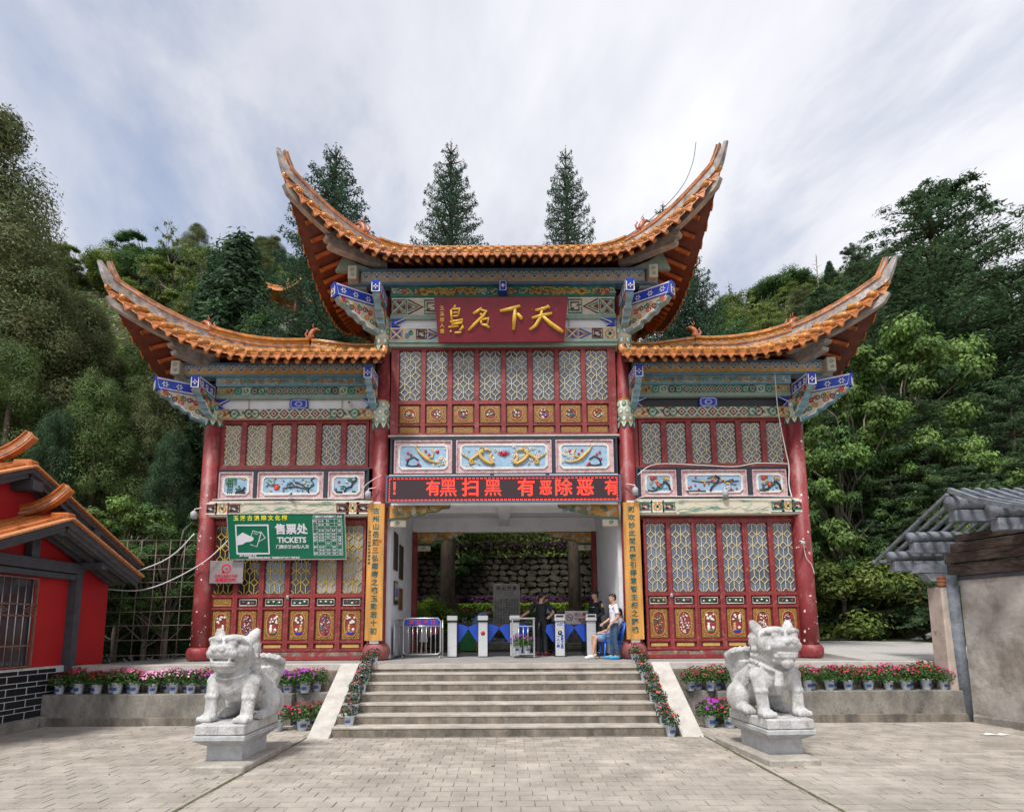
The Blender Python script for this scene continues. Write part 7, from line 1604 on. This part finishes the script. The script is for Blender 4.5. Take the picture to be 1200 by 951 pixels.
def cloud(q, C, Rr, n, size, asp=.45, up=.4, surf=.55):
    """leaves for many clumps at once; C (k,3) centres, Rr (k,3) radii"""
    k = len(C); idx = q.integers(0, k, n); d = q.normal(size=(n, 3)); d /= np.linalg.norm(d, axis=1)[:, None]
    r = surf+(1-surf)*q.random(n); r *= 1+.25*q.normal(size=n)*.5
    c = C[idx]+d*r[:, None]*Rr[idx]
    nr = d*1.25+q.normal(size=(n, 3))*.38+np.array([0, 0, up]); nr /= np.linalg.norm(nr, axis=1)[:, None]
    t = d*1.0+q.normal(size=(n, 3))*.7+np.array([0, 0, -.15]); t -= nr*(t*nr).sum(1)[:, None]; t /= np.linalg.norm(t, axis=1)[:, None]; u = np.cross(nr, t)
    s = size*(.55+.9*q.random(n))[:, None]
    return np.stack([c-t*s, c-u*s*asp, c+t*s, c+u*s*asp], 1).reshape(-1, 3)
def proto(kind, seed):
    q = np.random.default_rng(seed); tk = MB(); L = []
    if kind == 'cypress':
        H = 12.; n = 150; h = H*(.03+.95*q.random(n)**1.05); env = 3.4*(1-(h/H))**.62*(.75+.25*np.minimum(1, h/2)); a = q.random(n)*2*PI; rr = env*(.45+.5*q.random(n)**.5)
        C = np.stack([np.cos(a)*rr, np.sin(a)*rr, h], 1); s = .45+.75*q.random(n)*(1-h/H*.5); Rr = np.stack([s, s, s*1.05], 1)
        L.append(cloud(q, C, Rr*.86, 115000, .047, .32, .35, .66)); tk.tube([(0, 0, -1), (0, 0, H*.3), (.1, 0, H*.7), (0, 0, H*.97)], [.32, .24, .12, .03], M_BARK, 8)
        for i in range(30): p = C[i]; tk.tube([(0, 0, max(.3, p[2]-.8)), tuple(p*[.5, .5, 1]-[0, 0, .3]), tuple(p)], [.07, .045, .015], M_BARK, 4)
        m = ML_CYP
    elif kind == 'juniper':
        H = 9.; n = 120; h = H*(.02+.97*q.random(n)); env = 2.1*(1-(h/H))**.95; a = q.random(n)*2*PI; rr = env*(.5+.5*q.random(n)**.5)
        C = np.stack([np.cos(a)*rr, np.sin(a)*rr, h], 1); s = .25+.4*q.random(n)*(1-h/H*.6); Rr = np.stack([s*.8, s*.8, s*1.5], 1)
        L.append(cloud(q, C, Rr, 42000, .058, .35, .3)); tk.tube([(0, 0, -.8), (0, 0, H*.5), (0, 0, H*.97)], [.2, .12, .02], M_BARK, 7); m = ML_JUN
    elif kind == 'cedar':
        H = 16.; C = []; Rr = []
        for z in np.arange(.8, H*.985, .34):
            f = 1-z/H; nb = 8 if f > .3 else 6
            for k in range(nb):
                a = q.uniform(0, 2*PI); ln = (5.4*f**.72+.3)*q.uniform(.6, 1.08); st = max(3, int(ln/.5))
                tip = None
                for j in range(1, st+1):
                    t = j/st; x = ln*t; zz_ = z+.10*x-.055*x*x*(1.0 if f > .2 else .4)+q.normal()*.05; w = .16+.34*math.sin(PI*min(1, t*.8+.12))*min(1, ln/2)
                    off = q.normal()*.18*ln*.25; C.append((math.cos(a)*x-math.sin(a)*off, math.sin(a)*x+math.cos(a)*off, zz_)); Rr.append((w*1.1, w*1.1, w*.42))
                if ln > 1.2: tk.tube([(0, 0, z-.1), (math.cos(a)*ln*.5, math.sin(a)*ln*.5, z+.05*ln-.055*(ln*.5)**2), (math.cos(a)*ln*.9, math.sin(a)*ln*.9, z+.09*ln-.055*(ln*.9)**2)], [.05, .03, .008], M_BARK, 4)
        L.append(cloud(q, np.array(C), np.array(Rr), 110000, .075, .26, .8, .3)); tk.tube([(0, 0, -1), (.05, 0, H*.4), (0, 0, H*.98)], [.38, .22, .02], M_BARK, 8); m = ML_CED
    elif kind == 'araucaria':
        H = 22.; C = []; Rr = []
        for z in np.arange(9.0, H-.3, .50):
            f = (H-z)/13.; nb = 7 if f > .15 else 5; ph = q.uniform(0, 6)
            for k in range(nb):
                a = ph+2*PI*k/nb+q.normal()*.12; ln = (2.9*f**.72+.12)*q.uniform(.82, 1.08); st = max(3, int(ln/.16))
                P0 = [(0, 0, z)]
                for j in range(1, st+1):
                    t = j/st; x = ln*t; zz_ = z+.06*x+.26*ln*t*t; P0.append((math.cos(a)*x, math.sin(a)*x, zz_))
                    if t > .18:
                        w = .10+.07*math.sin(PI*t); C.append(P0[-1]); Rr.append((w, w, w))
                        if f > .08:
                            for s in (-1, 1): o = .30*(1-t*.55)*min(1, ln/1.6)*s; C.append((P0[-1][0]-math.sin(a)*o, P0[-1][1]+math.cos(a)*o, zz_+.07)); Rr.append((w*.8, w*.8, w*.9))
                tk.tube([P0[0], P0[len(P0)//2], P0[-1]], [.045, .03, .01], M_BARK, 4)
        C.append((0, 0, H-.1)); Rr.append((.08, .08, .35))
        L.append(cloud(q, np.array(C), np.array(Rr)*1.15, 60000, .055, .34, .5, .6)); tk.tube([(0, 0, -1), (0, 0, 6), (.05, 0, 14), (0, 0, H)], [.36, .30, .18, .03], M_BARK, 10); m = ML_ARA
    elif kind == 'broadtall':
        H = 15.; n = 120; h = H*(.35+.62*q.random(n)); env = 3.3*np.sqrt(np.maximum(0.05, 1-((h/H-.64)/.38)**2)); a = q.random(n)*2*PI; rr = env*(.35+.65*q.random(n)**.6)
        C = np.stack([np.cos(a)*rr, np.sin(a)*rr, h], 1); s = .32+.45*q.random(n); Rr = np.stack([s*1.15, s*1.15, s*.62], 1)
        L.append(cloud(q, C, Rr, 56000, .066, .5, .7, .4)); tk.tube([(0, 0, -.6), (.1, 0, 3), (.0, .2, 7), (0, 0, 12)], [.24, .2, .14, .03], M_BARK, 7)
        for i in range(40): p = C[i]; tk.tube([(0, 0, p[2]*.6), tuple(p*[.5, .5, 1]-[0, 0, .9]), tuple(p)], [.07, .045, .01], M_TWIG, 4)
        m = ML_BRD
    elif kind in ('broadleaf', 'darkleaf'):
        H = 7.; n = 46; h = H*(.28+.66*q.random(n)); env = 2.7*np.sqrt(np.maximum(0.05, 1-((h/H-.58)/.46)**2)); a = q.random(n)*2*PI; rr = env*(.35+.6*q.random(n)**.6)
        C = np.stack([np.cos(a)*rr, np.sin(a)*rr, h], 1); s = .28+.40*q.random(n); Rr = np.stack([s*1.2, s*1.2, s*.55], 1)
        L.append(cloud(q, C, Rr, 30000, .066, .55, .8, .3)); tk.tube([(0, 0, -.6), (.1, 0, 1.2), (.0, .1, 2.6), (0, 0, 4.5)], [.16, .12, .09, .03], M_TWIG if kind == 'broadleaf' else M_BARK, 7)
        for i in range(26): p = C[i]; tk.tube([(0, 0, min(2.6, p[2]*.45)), tuple(p*[.45, .45, 1]-[0, 0, .7]), tuple(p)], [.055, .035, .008], M_TWIG if kind == 'broadleaf' else M_BARK, 4)
        m = ML_BRD if kind == 'broadleaf' else ML_DRK
    elif kind == 'bush':
        H = 2.6; n = 26; a = q.random(n)*2*PI; rr = 1.3*q.random(n)**.5; h = .2+(H-.5)*np.sqrt(np.maximum(0, 1-(rr/1.6)**2))*q.random(n)**.5
        C = np.stack([np.cos(a)*rr, np.sin(a)*rr, h], 1); s = .32+.3*q.random(n); Rr = np.stack([s, s, s*.85], 1)
        L.append(cloud(q, C, Rr, 20000, .045, .5, .6, .45))
        for i in range(7): p = C[i]; tk.tube([(0, 0, -.3), tuple(p*[.6, .6, .6]), tuple(p)], [.04, .025, .008], M_BARK, 4)
        m = ML_SCR
    elif kind == 'bare':
        H = 8.
        def br(p, d, ln, r, dep):
            p2 = p+d*ln; mid = p+d*ln*.5+Vector(q.normal(size=3)*ln*.05); tk.tube([p, mid, p2], [r, r*.8, r*.6], M_TWIG, 5 if dep < 3 else 3)
            if dep >= 5: return
            for k in range(3 if dep < 4 else 2):
                nd = (d+Vector(q.normal(size=3)*.42)+Vector((0, 0, .12))).normalized(); br(p2 if k else p+d*ln*.7, nd, ln*q.uniform(.55, .8), r*.55, dep+1)
                if dep >= 3: C_.append(tuple(p2))
        C_ = []; br(Vector((0, 0, -.5)), Vector((.05, 0, 1)), 2.8, .14, 0); C = np.array(C_)
        L.append(cloud(q, C, np.full((len(C), 3), .22), 2600, .07, .5, .6, .2)); m = ML_SCR
    V = np.concatenate(L); return H, quads_mesh('crown', V, [m]), tk.mesh('trunk')
PT = {}
def gp(kind, v=0):
    if (kind, v) not in PT: PT[(kind, v)] = proto(kind, hash_(kind)+v*17)
    return PT[(kind, v)]
def hash_(s): return sum(ord(c)*(i+3) for i, c in enumerate(s)) % 9973
_alt = {}
def recol(me, m):
    k = (me.name, m.name)
    if k not in _alt: c = me.copy(); c.materials.clear(); c.materials.append(m); _alt[k] = c
    return _alt[k]
def crown(me, t, m=None):
    o = tag(link('crown', me, t), kind='stuff')
    if m: o.material_slots[0].link = 'OBJECT'; o.material_slots[0].material = m
    return o
tq = random.Random(99)
def plant(kind, v, px, py, Y, label, cat='tree', name=None, group=None, wide=1.0, m=None, base=None, rz=None):
    """stand a tree at depth Y under picture column px with its top at picture height py"""
    H, cr, tr = gp(kind, v); X, Zt = at(px, py, Y); zb = hill(X, Y) if base is None else base
    s = max(.25, (Zt-zb)/H); t = thing(name or {'cypress': 'cypress_tree', 'juniper': 'juniper_tree', 'cedar': 'cedar_tree', 'araucaria': 'araucaria_tree', 'broadleaf': 'broadleaf_tree', 'broadtall': 'broadleaf_tree', 'darkleaf': 'broadleaf_tree', 'bush': 'bush', 'bare': 'bare_tree'}[kind], label, cat, (X, Y, zb), tq.uniform(0, 6.28) if rz is None else rz, group)
    t.scale = (s*wide, s*wide, s)
    crown(cr, t, m); link('trunk' if kind != 'bush' else 'stem', tr, t); return t
# tall araucarias behind the gate
plant('araucaria', 0, 531, 168, 24.0, 'tall slender araucaria rising behind the left half of the top roof', rz=.3, base=Z0, wide=.92)
plant('araucaria', 1, 665, 174, 24.0, 'tall slender araucaria rising behind the right half of the top roof', rz=1.3, base=Z0, wide=.78)
plant('araucaria', 2, 396, 172, 22.0, 'dense tall araucaria rising behind the left tip of the top roof', rz=2.0, wide=1.25)
plant('araucaria', 1, 779, 240, 26.0, 'araucaria whose top just clears the right curve of the top roof', rz=4.0)
plant('araucaria', 0, 812, 300, 25.0, 'dark conifer filling the gap between the top roof and the right wing roof', rz=4.0, wide=1.2)
# left slope
for i, (px, py, Y, w, m, lb) in enumerate((
    (-8, 128, 21, 1.1, None, 'towering dark evergreen at the left edge of the view'), (48, 300, 20.5, 1.0, None, 'brownish-green evergreen below the towering one at the left edge'), (-60, 330, 19, 1.1, ML_CYP2, 'green evergreen behind the red house roof, leftmost in view'),
    (105, 345, 23, .95, None, 'dark evergreen on the slope right of the towering one'), (22, 400, 18.3, .9, ML_CYP2, 'fluffy green evergreen directly above the red house'), (120, 430, 19, .85, ML_CYP2, 'fluffy mid-green evergreen between the red house and the gate'),
    (190, 440, 20.5, .8, None, 'dark evergreen tucked beneath the left wing roof'), (165, 395, 24, .95, ML_CYP2, 'evergreen partly behind the tip of the left wing roof'), (70, 480, 17.8, .75, ML_JUN, 'dark shaded evergreen low behind the red house'), (205, 500, 18.5, .7, ML_JUN, 'dark low evergreen close behind the left outer column'), (250, 400, 23, .8, ML_JUN, 'dark evergreen hidden mostly behind the left wing'))):
    plant('cypress', i % 2, px, py, Y, lb, wide=w, m=m)
plant('juniper', 0, 285, 284, 24, 'conical dark juniper above the left wing roof', wide=1.3); plant('juniper', 1, 258, 300, 24.5, 'second conical juniper just left of the taller one', wide=1.2); plant('juniper', 0, 305, 345, 23.5, 'smaller juniper right of the conical one above the left roof', wide=.8)
plant('bare', 0, 212, 262, 38, 'half-bare twiggy tree on the skyline above the left wing roof'); plant('bare', 1, 240, 280, 37, 'second half-bare tree on the skyline, right of the taller one'); plant('broadtall', 0, 341, 308, 36, 'open-crowned light green tree left of the top roof', wide=.7)
plant('broadtall', 1, 420, 360, 28, 'dark leafy tree under the left curve of the top roof', wide=1.0, m=ML_DRK); plant('broadtall', 1, 345, 378, 24, 'dark tree behind the join of the left wing and the centre', m=ML_DRK)
for i, (px, py, Y) in enumerate(((150, 575, 16.6), (205, 585, 16.4), (178, 620, 16.2), (120, 600, 17))): plant('broadleaf', i % 2, px, py, Y, ['bright leafy tree behind the mesh fence, second from the red house', 'bright leafy tree behind the mesh fence nearest the gate', 'low leafy tree at the middle of the mesh fence', 'leafy tree behind the mesh fence nearest the red house'][i], base=Z0-.2, wide=.8, m=ML_DRK if i != 0 else None)
# right slope
plant('cedar', 0, 1088, 222, 25, 'large spreading cedar towering over the right wing', wide=1.75, rz=1); plant('cedar', 1, 1195, 315, 24, 'cedar at the right edge of the view', rz=3, wide=1.5); plant('cedar', 0, 1003, 284, 33, 'slim-topped cedar on the skyline behind the right wing tip', rz=5, wide=.9); plant('cedar', 1, 966, 335, 29, 'dark cedar just left of the right wing tip', rz=2, wide=1.4); plant('cedar', 0, 1080, 470, 19.5, 'dark low cedar filling the slope right of the gate', rz=4, wide=1.2); plant('cedar', 0, 1010, 520, 21, 'dark drooping cedar beside the right outer column', rz=0, wide=1.1); plant('cedar', 0, 1180, 440, 19, 'dark cedar above the timber shed', rz=2.4, wide=1.2)
for i, (px, py, Y, w) in enumerate(((1045, 385, 21.5, .8), (1000, 440, 21, .7), (1090, 500, 20, .75), (975, 500, 20.5, .6), (1140, 580, 18.5, .7), (1172, 540, 19, .7))):
    plant('broadleaf', i % 2, px, py, Y, ['bright green broadleaf tree standing in front of the large cedar, tallest of the light ones', 'light green broadleaf tree below the right wing tip', 'light green broadleaf tree with pale bare limbs, midway down the slope', 'light green broadleaf tree beside the right outer column', 'light green broadleaf tree behind the shed rafters', 'light green tree right of the bare-limbed one'][i], wide=w, m=[None, None, None, ML_DRK, None, None][i])
for i, (px, py, Y) in enumerate(((842, 368, 33), (868, 366, 34), (900, 362, 36), (930, 370, 37), (820, 375, 30), (880, 390, 29), (915, 392, 28))): plant('broadtall', i % 2, px, py, Y, 'rounded leafy tree, %s from the left among those above the right wing roof' % ORD[[1, 2, 4, 5, 0, 3, 6][i]], m=[ML_DRK, ML_SCR, ML_SCR, ML_BRD, ML_DRK, ML_DRK, ML_SCR][i], wide=.9)
plant('bare', 0, 868, 330, 35, 'half-bare yellow-green tree above the right wing roof'); plant('bare', 1, 905, 335, 36, 'twiggy tree on the skyline right of the half-bare one')
dp = thing('dead_tree', 'bare dead trunk standing on the skyline left of the right wing tip', 'tree', (at(957, 300, 33)[0], 33, hill(at(957, 300, 33)[0], 33))); zt = at(957, 300, 33)[1]-dp.location.z; b = MB(); b.tube([(0, 0, 0), (0, 0, zt*.6), (.05, 0, zt)], [.10, .07, .02], M_TWIG, 6); b.build('trunk', dp)
b = MB()
for k in range(16): z = zt*(.72+.26*k/16); a = k*2.4; b.tube([(0, 0, z), (math.cos(a)*(.7-.03*k), math.sin(a)*(.7-.03*k), z+.15)], [.02, .006], M_TWIG, 3)
tag(b.build('branches', dp), kind='stuff')
for i, (px, py, Y) in enumerate(((975, 640, 23), (1010, 600, 23.4), (1040, 650, 23), (1070, 610, 23.6), (1100, 660, 22.8), (995, 690, 22.9), (1055, 695, 22.8), (1025, 690, 22.8), (1085, 700, 22.7), (960, 600, 23.5), (1130, 640, 21), (1150, 600, 19.5), (965, 700, 22.9))):
    plant('bush', i % 2, px, py, Y+1.3, '%s shrub from the left along the foot of the slope beyond the pale roadway' % ORD[[1, 4, 6, 8, 10, 3, 7, 5, 9, 0, 11, 12, 2][i]], 'shrub', 'bush', 'shrubs along the right roadway', 1.25, m=[ML_CYP2, ML_DRK, None, ML_CYP2, ML_DRK][i % 5])
# the wooded slopes between the named trees
q = random.Random(31)
for side, lb in ((-1, 'evergreen on the wooded slope left of the gate'), (1, 'evergreen on the wooded slope right of the gate')):
    for k in range(70):
        x = side*q.uniform(10.5, 40); y = q.uniform(21, 58); 
        if abs(x) > y*.98+3: continue
        if 0 < x/y < .52: continue
        kd = q.choice(['cypress', 'cypress', 'juniper', 'darkleaf'] if side < 0 else ['cedar', 'darkleaf', 'cypress', 'juniper']); H, cr, tr = gp(kd, 0 if kd == 'cedar' else q.randrange(2))
        hgt = q.uniform(2.8, 5.0)*(1.3 if kd == 'cedar' else 1); s = hgt/H; t = thing({'cypress': 'cypress_tree', 'juniper': 'juniper_tree', 'cedar': 'cedar_tree', 'darkleaf': 'broadleaf_tree'}[kd], (lb if kd != 'darkleaf' else lb.replace('evergreen', 'leafy tree')), 'tree', (x, y, hill(x, y)), q.uniform(0, 6), lb.replace('evergreen', 'trees').replace(' on', ' covering')); t.scale = (s*1.5, s*1.5, s)
        crown(cr, t, None if kd != 'darkleaf' else q.choice([ML_DRK, ML_SCR])); link('trunk', tr, t)
    for k in range(95):
        x = side*q.uniform(9.5, 42); y = q.uniform(21, 58)
        if abs(x) > y*.98+3: continue
        H, cr, tr = gp('bush', q.randrange(2)); s = q.uniform(.7, 1.5); t = thing('bush', 'scrub bush on the slope %s of the gate' % ('left' if side < 0 else 'right'), 'shrub', (x, y, hill(x, y)), q.uniform(0, 6), 'scrub on the %s slope' % ('left' if side < 0 else 'right')); t.scale = (s*1.3, s*1.3, s)
        crown(cr, t, q.choice([ML_SCR, ML_SCR, ML_DRK, ML_CYP2])); link('stem', tr, t)
for k in range(16):      # behind the middle, above the stone wall and over the garden
    x = -9+k*1.25; y = q.uniform(27.5, 31); H, cr, tr = gp('darkleaf', k % 2); s = q.uniform(.6, .9); t = thing('broadleaf_tree', 'dark leafy tree overhanging the stone retaining wall behind the gate', 'tree', (x, y, hill(x, y)-1.2), q.uniform(0, 6), 'trees above the garden retaining wall'); t.scale = (s*1.3, s*1.3, s)
    crown(cr, t, ML_DRK); link('trunk', tr, t)
# ground cover
def carpet(name, fx, n, size, m, asp=.45, seed=1, lift=.12, up=1.0):
    qq = np.random.default_rng(seed); P = np.array([fx(qq) for _ in range(n)])
    nr = qq.normal(size=(n, 3))*.6+np.array([0, -.4, up]); nr /= np.linalg.norm(nr, axis=1)[:, None]; t = np.cross(nr, qq.normal(size=(n, 3))); t /= np.linalg.norm(t, axis=1)[:, None]; u = np.cross(nr, t); s = size*(.5+qq.random(n))[:, None]
    V = np.stack([P-t*s, P-u*s*asp, P+t*s, P+u*s*asp], 1).reshape(-1, 3); o = link(name, quads_mesh(name, V, [m])); return tag(o, kind='stuff')
def on_hill(x0, x1, y0, y1, both=True):
    def f(qq):
        x = qq.uniform(x0, x1)*(qq.choice([-1, 1]) if both else 1); y = qq.uniform(y0, y1); return (x, y, hill(x, y)+qq.random()**2*.5)
    return f
o = carpet('undergrowth', on_hill(9.8, 40, 19.6, 60), 60000, .16, ML_SCR, seed=5); tag(o, 'low green scrub and grass covering the hillside', 'undergrowth')
o = carpet('grass', on_hill(-10, 10, 26.8, 40, False), 16000, .14, ML_DRK, seed=6); tag(o, 'dark ground cover on the slope above the stone retaining wall', 'ground cover')
def slab(x0, x1, y0, y1, z0, z1, hang=0): return lambda qq: (qq.uniform(x0, x1), qq.uniform(y0, y1)-0, qq.uniform(z0, z1))
o = carpet('hedge', slab(-5, 5, 24.2, 25.0, 1.8, 2.9), 16000, .07, ML_YEL, .55, 7, up=.6); tag(o, 'clipped yellow-green hedge in front of the stone retaining wall', 'hedge')
o = carpet('purple_plants', slab(-5.2, 5.2, 25.9, 26.6, 5.35, 5.68), 3500, .07, ML_PUR, .5, 8); tag(o, 'purple trailing plants along the top of the stone retaining wall', 'plants')
o = carpet('purple_shrubs', slab(-5, 5, 25.3, 25.9, 2.7, 3.25), 5000, .07, ML_PUR, .5, 9); tag(o, 'dark purple shrubs between the hedge and the stone wall', 'plants')
o = carpet('creeper', slab(-5, 5, 25.95, 26.4, 5.0, 7.2), 13000, .09, ML_SCR, .35, 10, up=.2); tag(o, 'green creepers hanging over the top of the stone retaining wall', 'creeper')
plant('bush', 0, 492, 690, 22.5, 'rounded yellow-green bush inside the garden at the left of the passage view', 'shrub', 'bush', m=ML_YEL, base=Z0, wide=1.1)
# low stage and pots round the stele
stg = thing('garden_ledge', 'low stepped concrete ledge round the stone stele behind the turnstiles', 'ledge', (0, 22.6, Z0)); b = MB(); b.bevbox(-4.5, 4.5, .4, 1.2, 0, .95, M_RETAIN, .02); b.build('upper_step', stg); b = MB(); b.bevbox(-2.0, 4.5, -1.4, -.9, 0, .22, M_RETAIN, .02); b.build('lower_step', stg)
for i in range(16): pot(-2.6+i*.34, 23.25, Z0+.95, ['crimson', 'magenta', 'violet'][i % 3], '%s flowers, %s pot from the left on the upper garden ledge' % (['crimson', 'magenta', 'violet'][i % 3], ORD[i]), 'pots on the garden ledges', 1.1)
for i in range(12): pot(-1.8+i*.36, 21.4, Z0+.22, ['crimson', 'red', 'crimson'][i % 3], '%s flowers, %s pot from the left on the lower garden ledge' % (['crimson', 'red', 'crimson'][i % 3], ORD[i]), 'pots on the garden ledges', 1.1)
gb_ = thing('garden_box', 'green box with orange sides standing beyond the turnstiles', 'box', (-1.25, 20.2, Z0)); b = MB(); b.bevbox(-.3, .3, -.25, .25, 0, .62, mat('box_green', (.02, .22, .05), .5, .1), .02); b.build('body', gb_); b = MB(); b.bevbox(-.34, -.30, -.26, .26, 0, .7, M_ORANGE, .01); b.bevbox(.30, .34, -.26, .26, 0, .7, M_ORANGE, .01); b.build('side_board', gb_)
# far pavilion roof on the hill
pv = thing('hill_pavilion', 'distant pavilion with an orange upswept roof showing on the hill left of the top roof', 'pavilion', (at(338, 350, 31)[0], 31, at(338, 352, 31)[1]-1.0)); pv.scale = (.34, .34, .42)
pr_ = Roof((-3.2, 3.2, -3.2, 3.2), (-.05, .05, 0), 2.4, 4.6, {c: (1.5, .5, .5) for c in ('fl', 'fr', 'bl', 'br')}, 2.2)
b = MB()
for nm in ('front', 'left', 'right', 'back'):
    N, K = 14, 6; ln = pr_.length(nm); vs = [pr_.pt(nm, ln*i/N, j/K)[0] for i in range(N+1) for j in range(K+1)]; b.add(vs, [(i*(K+1)+j, (i+1)*(K+1)+j, (i+1)*(K+1)+j+1, i*(K+1)+j+1) for i in range(N) for j in range(K)], M_TILE, True)
b.build('roof', pv)
for c in ('fl', 'fr', 'bl', 'br'): b = MB(); sweep(b, [pr_.hip(c, q_) for q_ in np.linspace(1, -.35, 14)], .2, .25, M_TILEY); b.build('ridge', pv)
for x in (-2.2, 2.2):
    for y in (-2.2, 2.2): b = MB(); b.tube([(x, y, -1), (x, y, 2.6)], .18, M_RED, 8); b.build('column', pv)
b = MB(); b.box(-2.7, 2.7, -2.7, 2.7, -38, -1, M_RETAIN); b.build('base', pv)
b = MB(); b.lathe([(.25, 4.5), (.35, 4.8), (.12, 5.1), (.05, 5.6)], M_TILEY, n=10); b.build('finial', pv)

# the scattered slope plants are told apart by how high on the slope they stand and their order along it
ORD2 = ORD+['twenty-first', 'twenty-second', 'twenty-third', 'twenty-fourth', 'twenty-fifth', 'twenty-sixth', 'twenty-seventh', 'twenty-eighth']
def sort_out(groups, short):
    L = [o for o in bpy.data.objects if o.parent is None and o.get('group') in groups]
    by = {}
    for o in L: by.setdefault(o['label'], []).append(o)
    for lb, os_ in by.items():
        os_.sort(key=lambda o: (o.location.z-EYE)/o.location.y); n = len(os_); bands = ['at the foot', 'low down', 'midway up', 'high up'] if n > 20 else ['low down', 'high up'] if n > 8 else ['']
        k = math.ceil(n/len(bands))
        for bi, bn in enumerate(bands):
            row = sorted(os_[bi*k:(bi+1)*k], key=lambda o: o.location.x/o.location.y)
            for j, o in enumerate(row): o['label'] = (short(lb)+(', '+bn if bn else '')+', %s from the left' % ORD2[j])
sort_out(['scrub on the left slope', 'scrub on the right slope', 'trees covering the wooded slope left of the gate', 'trees covering the wooded slope right of the gate'], lambda s_: s_.replace(' on the wooded slope', ' on the slope'))
sort_out(['trees above the garden retaining wall'], lambda s_: 'dark leafy tree overhanging the stone retaining wall')
print('OBJECTS', len(bpy.data.objects), 'TRIS', sum(len(m.polygons) for m in bpy.data.meshes))
